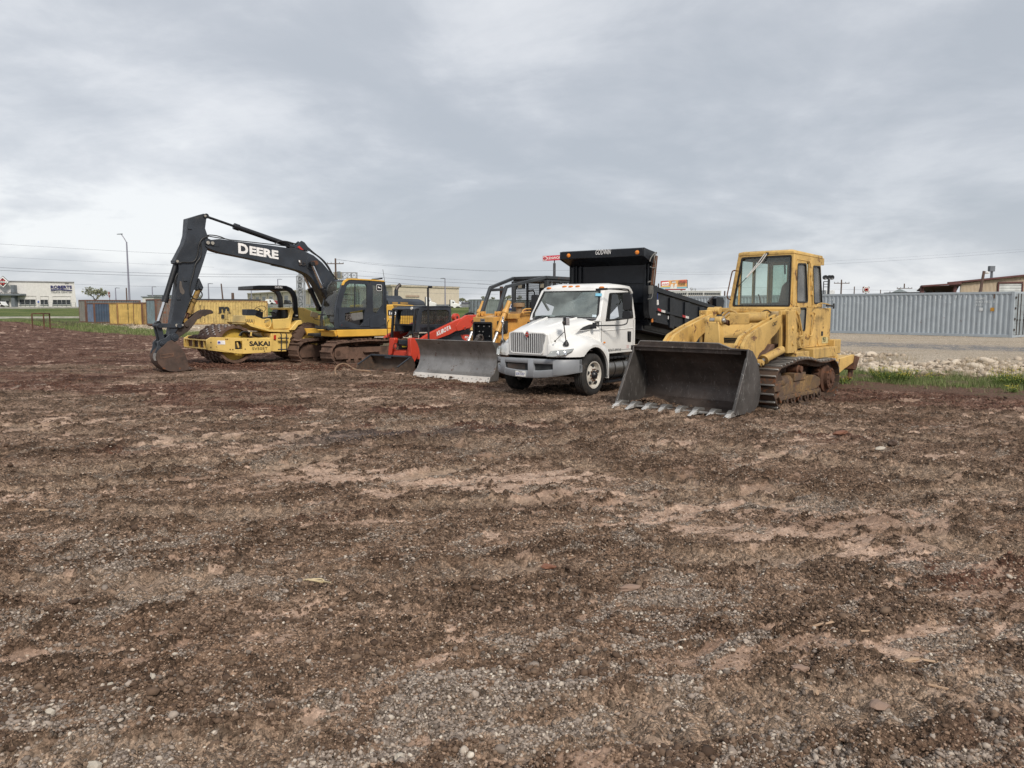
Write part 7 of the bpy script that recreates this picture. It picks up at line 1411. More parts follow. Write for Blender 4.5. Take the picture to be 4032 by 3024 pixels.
def container(label,corner,L_,H_,M,side_n=None,u=U45,v=V45,W_=2.44,end='corr',ME=None,MP=None,MR=None,door_side=None,flat_side=False,group='shipping containers',z=None):
 """corner: near bottom corner; u runs along the visible side, v along the visible end; corner posts, rails, corrugated walls, roof, end doors"""
 root=empty('shipping_container',corner,math.atan2(u.y,u.x));tag(root,label,'container',group);ME=ME or M;MP=MP or M;MR=MR or M
 m=MB()
 for x in(0,L_-.16):
  for y in(0,W_-.16):m.box(x,x+.16,y,y+.16,0,H_)
 for z0,z1 in((.02,.18),(H_-.13,H_)):
  for y in(.01,W_-.11):m.box(.16,L_-.16,y,y+.10,z0,z1)
  for x in(.01,L_-.11):m.box(x,x+.10,.16,W_-.16,z0,z1)
 m.build('frame',[MP],root,bevel=.008)
 n=side_n or max(4,round(L_/.28));pr=corr(L_-.32,n,.045)
 if flat_side:pr=corr(L_-.32,5,.006)
 for y,s in((.02,1),(W_-.02,-1)):
  V_=[(x+.16,y+s*d,z_)for x,d in pr for z_ in(.17,H_-.12)];F_=[(2*i,2*i+2,2*i+3,2*i+1)for i in range(len(pr)-1)];MB().add(V_,F_).build('side_wall',[M],root,smooth=0,fix=False)
 m=MB();m.box(.05,L_-.05,.05,W_-.05,H_-.03,H_-.005);m.build('roof',[MR],root)
 for x,s,kind in((.02,1,end),(L_-.02,-1,'corr' if end=='door' else 'door')):
  if kind=='corr':
   pe=corr(W_-.32,9,.05);V_=[(x+s*d,y+.16,z_)for y,d in pe for z_ in(.17,H_-.12)];F_=[(2*i,2*i+2,2*i+3,2*i+1)for i in range(len(pe)-1)];MB().add(V_,F_).build('end_wall',[ME],root,smooth=0,fix=False)
  else:
   for k in(0,1):
    a=.16+k*(W_-.32)/2;b=a+(W_-.32)/2-.01;m=MB();m.box(x-.02,x+.03,a,b,.18,H_-.13)
    for q in range(4):zq=.3+q*(H_-.6)/4;m.box(x-s*.03-.01,x-s*.03+.01,a+.08,b-.08,zq,zq+(H_-.6)/4-.12)
    d=m.build('door',[ME],root,bevel=.006);m=MB()
    for f in(.28,.72):yy=a+(b-a)*f;m.cyl((x-s*.07,yy,.15),(x-s*.07,yy,H_-.1),.022,n=8);m.box(x-s*.07-.03,x-s*.07+.03,yy-.04,yy+.04,.95,1.05)
    for zq in(.4,1.0,1.6,H_-.4):m.box(x-s*.05-.03,x-s*.05+.03,(a-.06)if k==0 else b-.04,(a+.04)if k==0 else b+.06,zq,zq+.12)
    m.build('lock_rod',[MP if MP is not M else M_STEELD],d)
 MB().box(.1,L_-.1,.1,W_-.1,.05,.15).build('base',[M_DARKIN],root)
 return root
def cmat(name,c,rust=.3,dirt=.25,streak=.3,scuff=0,rcol=(.14,.06,.035)):
 m_=mat(name,c,.6,dirt=dirt,dcol=(.16,.11,.08),var=.12,rust=rust,rcol=rcol,streak=streak,scol=tuple(x*.45 for x in rcol[:1])+(.06,.04),bump=.1,dscale=.8)
 return m_
G1=mat('container_pale_grey',(.36,.405,.44),.6,dirt=.10,dcol=(.28,.29,.29),var=.05,rust=.03,streak=.22,scol=(.48,.51,.52),bump=.05,dscale=.6);G1D=mat('container_grey_door',(.30,.34,.36),.6,dirt=.25,rust=.15)
CR=cmat('container_rust_brown',(.13,.065,.045),.6,.4,.3);CGG=cmat('container_olive_grey',(.20,.20,.175),.3,.35,.4);CBL=cmat('container_navy',(.055,.085,.13),.2,.25,.2)
CBE=cmat('container_blue_grey',(.13,.18,.26),.35,.3,.35);CYE=cmat('container_yellow',(.56,.39,.12),.22,.2,.3);CYF=cmat('container_faded_yellow',(.56,.41,.15),.42,.25,.5,rcol=(.13,.06,.03))
CTE=cmat('container_teal',(.17,.23,.25),.25,.3,.4);CGR=cmat('container_slate',(.15,.17,.18),.35,.3,.3);CRU=cmat('container_rust_grey',(.17,.14,.12),.75,.35,.4);CDK=cmat('container_dark_roof',(.05,.05,.055),.2,.3,.2)
CGN=cmat('container_grey_green',(.17,.20,.19),.12,.25,.25)
def contR(label,c,L_,H_,M,n,u,v,**k):
 return container(label,c+u*L_,L_,H_,M,n,-u,v,**k)
def cc(v,x,yb,Y):return aty(v,x,yb,Y)
def cH(v,x,yt,yb,Y):return aty(v,x,yt,Y).z-aty(v,x,yb,Y).z
uR=Vector((-.63,.777,0)).normalized();vR=Vector((.777,.63,0)).normalized()
c0=gnd(0,3985,1331,.31)
g1=contR('pale grey corrugated container at the far right with its door end showing',c0,12.19,2.60,G1,43,uR,vR,ME=G1D,group='pale grey long containers')
def on_side(root,xa,za,s,h,w,mt,name='lettering',bold=.01):
 """text on the long near side; xa measured from the near corner along the side, reading back toward the corner"""
 M=MB().text(s,(12.19-xa,-.012,za),(1,0,0),(0,0,1),h,w,bold=bold);return M.build(name,[mt],root,smooth=0)
PW=flat('faded_white_ink',(.60,.63,.64))
on_side(g1,1.98,2.16,'SGMS',.13,.52,PW);on_side(g1,1.98,1.98,'440182 3',.12,1.0,PW);on_side(g1,1.98,1.80,'4261',.12,.42,PW)
q_=12.19;m=MB();m.slab([(1.75,-.03,1.52),(1.55,-.03,1.52),(1.55,-.03,1.70),(1.75,-.03,1.70)],.004,(0,-1,0));m.mat(1).slab([(1.18,-.03,1.50),(.98,-.03,1.50),(.98,-.03,1.70),(1.18,-.03,1.70)],.004,(0,-1,0));m.mat(2).slab([(1.06,-.03,2.22),(.98,-.03,2.22),(.98,-.03,2.46),(1.06,-.03,2.46)],.004,(0,-1,0))
m.v=[(q_-a,b+.02,c)for a,b,c in m.v];m.build('decal',[PW,flat('orange_decal',(.5,.25,.03)),flat('brown_vent',(.12,.08,.06))],g1,smooth=0)
rg=random.Random(12);m=MB()
for k in range(46):
 xa=2.4+.283*(k%32)+.04;z1=2.42-.5*rg.random()*(k>15);hh=rg.uniform(.04,.26 if k<16 else .10);w=rg.uniform(.03,.07)
 if rg.random()<.85:m.add([(xa,-.024,z1-hh),(xa+w,-.024,z1-hh+.02),(xa+w*.9,-.024,z1),(xa-.01,-.024,z1)],[(0,1,2,3)])
m.v=[(q_-a,b+.02,c)for a,b,c in m.v];m.build_split('scuff_mark',[flat('scuff_white',(.62,.66,.68))],g1,smooth=0)
g2=contR('pale grey container seen between the tipped bed and the yellow loader cab',c0+uR*12.6,12.19,2.60,bpy.data.materials['container_pale_grey'],43,uR,vR,ME=G1D,group='pale grey long containers')
for k,ch in enumerate('042932'):MB().text(ch,(0,0,0),(1,0,0),(0,0,1),.16,.11).build('lettering',[PW],g2,smooth=0).location=(4.3,-.015,2.1-k*.24)
for k,ch in enumerate('U610'):MB().text(ch,(0,0,0),(1,0,0),(0,0,1),.16,.11).build('lettering',[PW],g2,smooth=0).location=(4.6,-.015,2.1-k*.24)
contR('dark slate container at the right edge behind the pale grey one',c0+vR*2.85+uR*.45,12.19,2.58,cmat('container_dark_slate',(.07,.085,.095),.2),43,uR,vR,group='containers in the yard')
contR('deep blue container at the extreme right edge of the yard',c0+vR*5.6+uR*.1,6.06,2.45,cmat('container_deep_blue',(.03,.05,.20),.15),22,uR,vR,group='containers in the yard')
def row(label,xc,yt,yb,Y,L_,M,**k):return container(label,cc(10,xc,yb,Y),L_,cH(10,xc,yt,yb,Y),M,group='containers in a row by the road',**k)
row('weathered olive grey container end at the left tip of the row',212,775,1278,87,6.06,CGR,ME=CGG,MP=CR)
row('blue ribbed end and navy side container, second from the left tip',396,842,1296,83.5,5.9,CBL,ME=CBE,MP=CR,flat_side=False,MR=PW)
r3=row('yellow ribbed end container with black vertical shipping words on its side',900,838,1338,79,5.6,CYE,ME=CYE,MP=cmat('container_yellow_brown',(.30,.17,.06),.5),flat_side=True,MR=PW)
r4=row('bright yellow ribbed container end between the lettered one and the teal one',1440,832,1356,77,3.0,cmat('container_tan',(.34,.22,.09),.6),ME=CYE,MP=cmat('container_brown_post',(.16,.08,.045),.6))
row('teal ribbed end container with a rusty side behind the excavator arm',1738,758,1342,73,3.05,CRU,ME=CTE,MP=CR)
def vert(root,x,z,s,dz,h,y=-.02):
 for k,ch in enumerate(s):
  if ch!=' ':MB().text(ch,(x,y,z-k*dz),(1,0,0),(0,0,1),h,h*.8,bold=.03).build('lettering',[M_KTXT],root,smooth=0)
vert(r3,1.05,2.13,'MEDITERRANEAN',.152,.115);vert(r3,1.62,2.0,'SHIPPING CO',.152,.115)
ca,cb_=cc(11,470,1335,76),None
Lm=7.9;msc=container('long faded yellow container with a big black m and s emblem on its side',ca,Lm,cH(11,470,790,1335,76),CYF,26,ME=CYF,MP=cmat('container_yellow_rust',(.40,.27,.10),.7),flat_side=False,group='containers in a row by the road')
vert(msc,.62,1.95,'MEDITERRANEAN',.135,.10,-.03);vert(msc,1.0,1.83,'SHIPPING CO',.135,.10,-.03)
hM=cH(11,470,790,1335,76);x0=2.55
m=MB();m.text('m',(x0,-.035,hM*.50),(1,0,0),(0,0,1),.62,1.12,bold=.05);m.box(x0-.12,x0+.20,-.04,-.03,hM*.48,hM*.50);m.box(x0+.95,x0+1.28,-.04,-.03,hM*.48,hM*.50);m.text('s',(x0+.2,-.035,hM*.26),(1,0,0),(0,0,1),.42,.36,bold=.05);m.mat(1).box(x0+.62,x0+.98,-.045,-.032,hM*.24,hM*.56);m.mat(0).box(x0+.70,x0+.74,-.05,-.04,hM*.26,hM*.54);m.box(x0+.86,x0+.90,-.05,-.04,hM*.26,hM*.54)
m.build('lettering',[M_KTXT,CYF],msc,smooth=0)
container('dark roofed container peeking over the long faded yellow one',cc(11,440,1335,79)+Vector((-.6,0,-.1)),8.2,cH(11,440,752,1335,79)+.1,CDK,26,group='containers in a row by the road')
pc=cc(13,1960,1082,81);pc.z=.32;po=container('grey green container with a blue lettered square behind the bulldozer',pc,12.19,2.58,CGN,43,end='door',ME=cmat('container_worn_door',(.26,.30,.32),.3),MP=CGN,group='containers in the yard')
m=MB();m.box(3.3,4.3,-.05,-.035,1.45,2.35);m.build('blue_square',[flat('navy_panel',(.03,.04,.16))],po);MB().text('P&O',(3.36,-.055,1.62),(1,0,0),(0,0,1),.5,.88,bold=.03).build('lettering',[M_WTXT],po,smooth=0);MB().text('Nedlloyd',(4.5,-.055,1.15),(1,0,0),(0,0,1),.4,2.6,bold=.02).build('lettering',[flat('coral_ink',(.6,.2,.15))],po,smooth=0)
def P2(v,x,y,Y):q=aty(v,x,y,Y);return(q.x,q.z)
def plate(m,v,pts,Y,t=.1):m.slab([tuple(aty(v,x,y,Y))for x,y in pts],-t,(0,1,0));return m
WALLW=mat('pale_stucco',(.68,.665,.64),.85,dirt=.1,var=.05,bump=.02,dscale=.1);WDK=flat('dark_window',(.03,.035,.038),.15);GPIL=mat('grey_metal_cladding',(.16,.18,.20),.6,dirt=.1,bump=0);WTRM=flat('white_trim',(.62,.62,.6))
def box_xz(m,Y,v,x0,y0,x1,y1,d0,d1):
 a=P2(v,x0,y0,Y);b=P2(v,x1,y1,Y);m.box(min(a[0],b[0]),max(a[0],b[0]),Y+d0,Y+d1,min(a[1],b[1]),max(a[1],b[1]));return m
def make_dealer():
 Y=200.0;root=empty('dealership',(aty(9,700,940,Y).x,Y,1.9));tag(root,'long low pale dealership building with a red diamond sign and canopy','building');root.rotation_euler=(0,0,0)
 off=Vector(root.location)
 def B(m,name,mts,par=root,**k):
  m.v=[(a-off.x,b-off.y,c-off.z)for a,b,c in m.v]if par is root else[(a-off.x,b-off.y,c-off.z)for a,b,c in m.v]
  return m.build(name,mts,par,**k)
 tl,tr=aty(9,-900,352,Y),aty(9,1612,395,Y);zb=1.9
 m=MB();m.loft([[(tl.x,Y,zb),(tr.x+.4,Y,zb),(tr.x,Y,tr.z),(tl.x,Y,tl.z)],[(tl.x*1.22,Y+40,zb),(tr.x*1.22,Y+40,zb),(tr.x*1.22,Y+40,tr.z),(tl.x*1.22,Y+40,tl.z)]]);wl_=B(m,'wall',[WALLW])
 m=MB();m.bar((tl.x,Y-.05,tl.z),(tr.x,Y-.05,tr.z),.3,.25);B(m,'parapet',[mat('grey_coping',(.30,.29,.29),.7)])
 for(x0,x1,yt)in((430,785,770),(888,1055,775),(1158,1545,778)):
  m=MB();box_xz(m,Y,9,x0,yt,x1,880,-.12,.05);w=B(m,'window',[WDK]);n=max(2,round((x1-x0)/105));m=MB()
  for k in range(n+1):xx=x0+(x1-x0)*k/n;box_xz(m,Y,9,xx-5,yt,xx+5,880,-.2,-.1)
  box_xz(m,Y,9,x0-4,yt-6,x1+4,yt,-.2,-.1);box_xz(m,Y,9,x0-8,880,x1+8,888,-.3,0);B(m,'frame',[WTRM],w)
  m=MB();box_xz(m,Y,9,x0-8,yt-78,x1+5,yt-73,-.10,0);box_xz(m,Y,9,x0-8,yt-78,x0-4,yt,-.06,0);box_xz(m,Y,9,x1+1,yt-78,x1+5,yt,-.06,0);B(m,'recess_line',[mat('grey_joint',(.27,.26,.25),.8)if 'grey_joint' not in bpy.data.materials else bpy.data.materials['grey_joint']])
 m=MB();box_xz(m,Y,9,300,458,402,945,-1.4,-.1);box_xz(m,Y,9,-90,458,20,945,-1.4,-.1);B(m,'pillar',[GPIL])
 m=MB();box_xz(m,Y,9,-400,648,572,684,-2.2,0);B(m,'canopy',[GPIL])
 m=MB();box_xz(m,Y,9,52,765,222,940,-.3,0);d_=B(m,'door',[WTRM]);m=MB();box_xz(m,Y,9,64,795,132,935,-.4,-.2);box_xz(m,Y,9,152,795,218,935,-.4,-.2);B(m,'door_glass',[WDK],d_)
 def T_(s,x0,x1,yt,yb,mt,name='lettering',b=.03,d=-.15,bg=None):
  a,b_,c=aty(9,x0,yb,Y),aty(9,x1,yb,Y),aty(9,x0,yt,Y);m=MB();m.text(s,(a.x,Y+d,a.z),(1,0,0),(0,0,1),c.z-a.z,b_.x-a.x,bold=b,t=.02);return B(m,name,[mt],smooth=0)
 T_('INTERNATIONAL',-205,535,606,648,flat('charcoal_letters',(.10,.10,.10)),d=-2.25);T_('350',1425,1500,408,432,M_KTXT);T_('ROBERTS',1110,1575,465,532,flat('navy_letters',(.02,.02,.12)),b=.04)
 T_('TRUCK CENTER',1115,1575,586,626,flat('grey_letters',(.27,.265,.26)),b=.03)
 m=MB()
 for(p,q)in(((1115,562),(1340,556)),((1340,556),(1575,572))):a,b_=aty(9,*p,Y),aty(9,*q,Y);m.bar((a.x,Y-.15,a.z),(b_.x,Y-.15,b_.z),.06,.35,w2=.06,h2=.2)
 B(m,'swoosh',[bpy.data.materials['navy_letters']])
 c=aty(9,157,395,Y);kx=(aty(9,297,395,Y).x-aty(9,157,395,Y).x);m=MB();yy=Y-1.5
 def dia(r_,y,i):m.mat(i).slab([(c.x-kx*r_,y,c.z),(c.x,y,c.z-kx*.95*r_),(c.x+kx*r_,y,c.z),(c.x,y,c.z+kx*.95*r_)],-.1,(0,1,0))
 dia(1.0,yy,0);dia(.88,yy-.11,1);dia(.66,yy-.22,2);dia(.60,yy-.33,3)
 m.mat(2).box(c.x-.12,c.x+.12,yy-.46,yy-.42,c.z-kx*.55,c.z+kx*.55);m.mat(1).box(c.x-kx*.66,c.x+kx*.66,yy-.52,yy-.44,c.z-kx*.12,c.z+kx*.13);sg=B(m,'diamond_sign',[flat('sign_grey',(.14,.15,.17)),M_WTXT,M_BLACK,flat('sign_red',(.50,.045,.05))])
 m=MB();m.text('INTERNATIONAL',(c.x-kx*.5,yy-.54,c.z-.12),(1,0,0),(0,0,1),.26,kx,bold=.03,t=.02);B(m,'lettering',[M_KTXT],sg,smooth=0)
 m=MB();box_xz(m,Y,9,825,800,855,840,-.2,0);B(m,'wall_sign',[flat('blue_sign',(.08,.15,.5))])
make_dealer()
fr0=empty('rail_fence',(aty(9,240,940,192).x,192,2.05));tag(fr0,'thin wire fence along the foot of the pale dealership wall','fence')
m=MB();o=fr0.location
for k in range(15):x=aty(9,250+k*100,900,192).x-o.x;m.bar((x,0,0),(x,0,1.25),.08)
m.build('post',[GPIL],fr0);m=MB();x1=aty(9,1645,900,192).x-o.x
for z in(.4,.8,1.2):m.bar((0,0,z),(x1,0,z),.03)
m.build('rail',[GPIL],fr0)
def make_warehouse():
 Y0,Y1,Y2=150.0,240.0,166.0;A=aty(13,305,388,Y0);Bp=aty(11,1640,645,Y1);C_=aty(13,1508,425,Y2);zb=1.9
 root=empty('warehouse',(A.x,Y0,zb));tag(root,'long tan warehouse with a row of roll doors behind the roller','building');o=root.location.copy()
 TAN=mat('tan_panels',(.56,.50,.385),.85,dirt=.08,var=.04,bump=.02,dscale=.08,streak=.08,scol=(.4,.35,.27))
 def Bd(m,n,mt,p=root,**k):m.v=[(a-o.x,b-o.y,c-o.z)for a,b,c in m.v];return m.build(n,mt,p,**k)
 D_=Vector((Bp.x+(C_.x-A.x),Y1+Y2-Y0,0))
 M1=aty(13,440,383,Y0+3)
 m=MB();base=[(Bp.x,Y1),(A.x,Y0),(C_.x,Y2),(D_.x,D_.y)];tops=[Bp.z,A.z,C_.z,A.z]
 m.loft([[(x,y,zb)for x,y in base],[(x,y,t_)for(x,y),t_ in zip(base,tops)]]);Bd(m,'wall',[TAN],smooth=0)
 n=15;m=MB();m2=MB();m3=MB()
 for k in range(n+1):
  f=k/n;x,y=A.x+(Bp.x-A.x)*f,Y0+(Y1-Y0)*f;zt=A.z+(Bp.z-A.z)*f;m.bar((x-.06,y-.1,zb),(x-.06,y-.1,zt),.12,.12)
 for k in range(n):
  f0,f1=(k+.28)/n,(k+.72)/n;p0=(A.x+(Bp.x-A.x)*f0,Y0+(Y1-Y0)*f0);p1=(A.x+(Bp.x-A.x)*f1,Y0+(Y1-Y0)*f1)
  q=MB();q.slab([(p0[0],p0[1],zb),(p1[0],p1[1],zb),(p1[0],p1[1],zb+3.4),(p0[0],p0[1],zb+3.4)],.12,Vector((-.83,-.55,0)));dd=Bd(q,'roll_door',[bpy.data.materials.get('roll_door_grey')or mat('roll_door_grey',(.36,.36,.36),.7,dirt=.1)])
  q=MB()
  for j in range(6):z=zb+.5+j*.5;q.slab([(p0[0]-.12,p0[1]-.08,z),(p1[0]-.12,p1[1]-.08,z),(p1[0]-.12,p1[1]-.08,z+.12),(p0[0]-.12,p0[1]-.08,z+.12)],.03,Vector((-.83,-.55,0)))
  Bd(q,'door_line',[GPIL],dd)
 Bd(m,'wall_seam',[mat('dark_tan_joint',(.34,.30,.23),.9)])  # darker tan strips along the wall seams
 m=MB();m.bar((A.x-.1,Y0-.15,A.z),(Bp.x-.1,Y1-.15,Bp.z),.35,.35);m.bar((A.x-.1,Y0-.15,A.z),(C_.x,Y2-.15,C_.z),.35,.35);Bd(m,'roof_edge',[mat('buff_trim',(.48,.43,.33),.8)])
 m=MB();q=[aty(13,525,560,Y0+1),aty(13,735,560,Y0+1)];yy=lambda x:Y0+(Y2-Y0)*(x-A.x)/(C_.x-A.x)-.2
 m.slab([(q[0].x,yy(q[0].x),4.2),(q[1].x,yy(q[1].x),4.2),(q[1].x,yy(q[1].x),q[1].z),(q[0].x,yy(q[0].x),q[0].z)],.1,(0,-1,0));Bd(m,'wall_patch',[mat('pale_brown_patch',(.42,.32,.24),.9)])
 for k in(.35,.5,.62,.8):x,y=A.x+(Bp.x-A.x)*k+6,Y0+(Y1-Y0)*k+4;m=MB();z=A.z+(Bp.z-A.z)*k;m.box(x-1,x+1,y-1,y+1,z-.6,z+.9);Bd(m,'roof_unit',[WTRM])
make_warehouse()
def make_shed():
 Y=72.0;tl,tr=aty(16,1028,350,Y),aty(16,2500,178,Y);zb=.3;root=empty('metal_shed',(tl.x,Y,zb));tag(root,'tan metal shed with dark red roof edge and open lean-to above the right containers','shed');o=root.location.copy()
 def Bd(m,n,mt,p=root,**k):m.v=[(a-o.x,b-o.y,c-o.z)for a,b,c in m.v];return m.build(n,mt,p,**k)
 SH=mat('tan_metal_siding',(.56,.47,.36),.65,dirt=.15,var=.06,bump=.0,streak=.15,scol=(.3,.22,.15),dscale=.3);RD=mat('dark_red_trim',(.10,.035,.032),.6,dirt=.1)
 m=MB();n=60;P=corr(tr.x-tl.x,n,.06);V_=[];
 for x,d in P:V_+=[(tl.x+x,Y-d,zb),(tl.x+x,Y-d,tl.z+(tr.z-tl.z)*x/(tr.x-tl.x))]
 m.add(V_,[(2*i,2*i+2,2*i+3,2*i+1)for i in range(len(P)-1)]);m.loft([[(tl.x,Y+.1,zb),(tr.x,Y+.1,zb),(tr.x,Y+.1,tl.z-.1),(tl.x,Y+.1,tl.z-.1)],[(tl.x*1.35,Y+25,zb),(tr.x*1.35,Y+25,zb),(tr.x*1.35,Y+25,tl.z-.1),(tl.x*1.35,Y+25,tl.z-.1)]]);Bd(m,'wall',[SH],smooth=0,fix=False)
 a,b=aty(16,795,342,Y-.3),aty(16,2500,172,Y-.3);m=MB();m.bar(a,b,.25,.16);m.slab([(a.x,Y-.3,a.z+.03),(b.x,Y-.3,b.z+.03),(b.x*1.36,Y+25,b.z+.3),(a.x*1.36,Y+25,a.z+.3)],.05,(0,0,1));Bd(m,'roof',[RD])
 a,b=aty(16,315,398,Y-.5),aty(16,1022,350,Y-.5);m=MB();m.bar(a,b,.3,.14);m.slab([(a.x,Y-.4,a.z-.05),(b.x,Y-.4,b.z-.1),(b.x*1.12,Y+9,b.z-.75),(a.x*1.12,Y+9,a.z-.2)],.08,(0,0,-1));Bd(m,'lean_to_roof',[RD])
 for x,dy in((325,0),(540,4),(738,7),(798,8),(912,0)):q=aty(16,x,430,Y+dy);m=MB();m.bar((q.x,Y+dy,zb),(q.x,Y+dy,aty(16,x,400,Y).z),.28 if x in(325,912)else .14);Bd(m,'post',[RD])
 d0,d1=aty(16,1706,352,Y),aty(16,2110,490,Y);m=MB();m.box(d0.x,d1.x,Y-.12,Y-.07,zb,d0.z);dr=Bd(m,'roll_door',[mat('white_roll_door',(.62,.64,.63),.6,dirt=.1)]);m=MB()
 for k in range(14):z=d0.z-.2-k*.25;m.box(d0.x,d1.x,Y-.135,Y-.12,z,z+.03)
 Bd(m,'slat_line',[GPIL],dr);m=MB();m.bar((d0.x-.06,Y-.15,zb),(d0.x-.06,Y-.15,d0.z),.12);m.bar((d1.x+.06,Y-.15,zb),(d1.x+.06,Y-.15,d0.z),.12);m.bar((d0.x-.1,Y-.15,d0.z+.06),(d1.x+.1,Y-.15,d0.z+.1),.14);Bd(m,'door_frame',[RD],dr)
 q=aty(16,1583,262,Y+5);m=MB();m.cyl((q.x,Y+5,q.z-.6),(q.x,Y+5,q.z+.7),.12);m.box(q.x-.3,q.x+.2,Y+4.8,Y+5.2,q.z+.7,q.z+1.25);Bd(m,'roof_vent',[GPIL])
make_shed()
def simple(name,label,cat,group=None):pass
Y=80.0;a,b=aty(16,-40,500,Y),aty(16,250,488,Y);t_=empty('low_building',(a.x,Y,.3));tag(t_,'low building with a thin dark roof just over the right containers','building');m=MB();m.box(0,9,2,6,0,a.z-.3-1.2);m.build('wall',[WTRM],t_);m=MB();m.box(-.3,aty(16,730,488,Y).x-a.x,-.3,3.3,a.z-.50,a.z-.34);m.build('roof',[CDK],t_)
Y=84.0;a=aty(16,330,470,Y);t_=empty('white_canopy',(a.x,Y,.3));tag(t_,'shallow pale pitched canopy under the shed lean-to','canopy');w=aty(16,800,480,Y).x-a.x
m=MB();m.px([(0,a.z-.55),(4,a.z-.55),(2,a.z-.1)],-1.5,w);m.build('roof',[PW],t_);m=MB();[m.bar((x,y,0),(x,y,a.z-.55),.1)for x in(-1.2,w-.3)for y in(.3,3.7)];m.build('post',[GPIL],t_)
def ribbon(name,pts,w,mt,dz=.03,kind='structure'):
 V_=[];n=60;P=[]
 for i in range(len(pts)-1):
  for k in range(n):f=k/n;P.append((pts[i][0]*(1-f)+pts[i+1][0]*f,pts[i][1]*(1-f)+pts[i+1][1]*f))
 P.append(pts[-1]);X_=np.array([p[0]for p in P]);Y_=np.array([p[1]for p in P])
 h0=base_h(X_,Y_-w/2)[0];h1=base_h(X_,Y_+w/2)[0];hm=np.maximum(h0,h1)+.10+dz
 for x,y,a in zip(X_,Y_,hm):V_+=[(x,y-w/2,a),(x,y+w/2,a),(x,y-w/2,a-.5),(x,y+w/2,a-.5)]
 F_=[]
 for i in range(len(P)-1):j=4*i;F_+=[(j,j+4,j+5,j+1),(j,j+2,j+6,j+4),(j+1,j+5,j+7,j+3)]
 m=MB().add(V_,F_);o=m.build(name,[mt],smooth=0,fix=False);o['kind']=kind;return o
ribbon('frontage_road',[(-140,112),(-8,112)],3.2,mat('pale_concrete_road',(.40,.385,.34),.9,dirt=.1,bump=.02,dscale=.2))
ribbon('highway',[(-400,160),(60,160)],12,mat('highway_concrete',(.36,.35,.33),.9,dirt=.1,bump=.02,dscale=.1))
LAMPM=flat('galvanised_pole',(.24,.24,.30),.5);POLEM=mat('creosoted_pole',(.115,.075,.06),.9,dirt=.2,bump=.2)
def lamp(v,xb,yb,xt,yt,arm,Y,r_,label,grp='lamp posts along the roads',head=.5):
 b=aty(v,xb,yb,Y);t_=aty(v,xt,yt,Y);g_=gz(b.x,Y)if Y<900 else 2;root=empty('street_lamp',(b.x,Y,g_));tag(root,label,'street lamp',grp)
 z=t_.z-g_;dx=t_.x-b.x;MB().cyl((0,0,0),(0,0,z),r_*1.3,r_*.75,n=10).build('pole',[LAMPM],root)
 if arm:
  m=MB();e=aty(v,arm[0],arm[1],Y);ex,ez=e.x-b.x,e.z-g_;m.tube([(0,0,z-.1),(ex*.5,0,z+(ez-z)*.55),(ex,0,ez)],r_*.5,6,1);m.build('arm',[LAMPM],root)
  s=1 if ex>0 else-1;MB().loft([[(ex-s*.2,-.12,ez-.08),(ex-s*.2,.12,ez-.08),(ex-s*.2,.12,ez+.06),(ex-s*.2,-.12,ez+.06)],[(ex+s*head,-.14,ez-.08),(ex+s*head,.14,ez-.08),(ex+s*head,.14,ez),(ex+s*head,-.14,ez)]]).build('lamp_head',[GPIL],root)
 return root
l0=lamp(8,1510,880,1479,215,(1412,122),118,.13,'tall street lamp with a raked arm left of the excavator arm',head=.6)
m=MB();m.tube([(0,0,12.0),(-1.2,0,14.2),(-2.3,0,15.0)],.04,6);
lamp(10,865,745,858,515,(893,517),170,.12,'thin street lamp just right of the red wrong-way sign');lamp(10,1662,680,1652,490,(1690,492),175,.12,'street lamp above the teal ended container')
lamp(11,785,735,772,418,(818,422),150,.12,'street lamp over the long yellow container, left of a leaning pole');lamp(11,1712,635,1708,530,(1680,528),200,.12,'small far street lamp at the left end of the tan warehouse')
lamp(12,505,640,502,525,(540,527),180,.12,'street lamp rising behind the roller canopy');lamp(13,1258,740,1250,255,(1220,256),140,.11,'tall street lamp in front of the plain tan warehouse wall');lamp(12,1135,950,1135,600,None,145,.10,'plain steel post left of the excavator boom cylinders')
def upole(v,x,yt,yb,Y,r_,label,arms=(),lean=0,tr=False):
 t_=aty(v,x,yt,Y);g_=gz(t_.x,Y);root=empty('utility_pole',(t_.x,Y,g_));tag(root,label,'utility pole','wooden utility poles');z=t_.z-g_
 MB().cyl((-lean*z,0,0),(0,0,z),r_*1.3,r_,n=8).build('pole',[POLEM],root)
 for(dz,w)in arms:
  m=MB();m.bar((-w,-.15,z-dz),(w,-.15,z-dz),.12,.14);ar=m.build('crossarm',[POLEM],root);m=MB()
  for k in(-.95,-.5,.5,.95):m.cyl((w*k,-.15,z-dz+.05),(w*k,-.15,z-dz+.28),.05,n=6)
  m.build('insulator',[GPIL],ar)
 if tr:MB().cyl((.55,-.1,z-3.3),(.55,-.1,z-2.2),.28,n=12).build('transformer',[GPIL],root)
 return root
upole(12,1507,165,430,130,.14,'brown utility pole with a crossarm and grey transformer behind the boom',((.9,1.4),),tr=True);upole(11,1055,425,745,150,.13,'leaning bare pole over the long yellow container',(),lean=-.07);upole(10,1090,515,760,170,.13,'short bare pole beside the tall raked lamp')
upole(7,38,335,490,150,.13,'utility pole with one crossarm right of the loader cab',((.7,1.5),));upole(7,178,410,490,190,.12,'bare stubby pole left of the square badge sign');upole(7,722,378,460,160,.12,'utility pole with a slanting crossarm over the middle of the right container',((1.0,1.6),));upole(7,463,445,485,220,.12,'tiny far pole right of the square badge sign');upole(7,565,463,485,230,.12,'smallest far pole behind the right container roof')
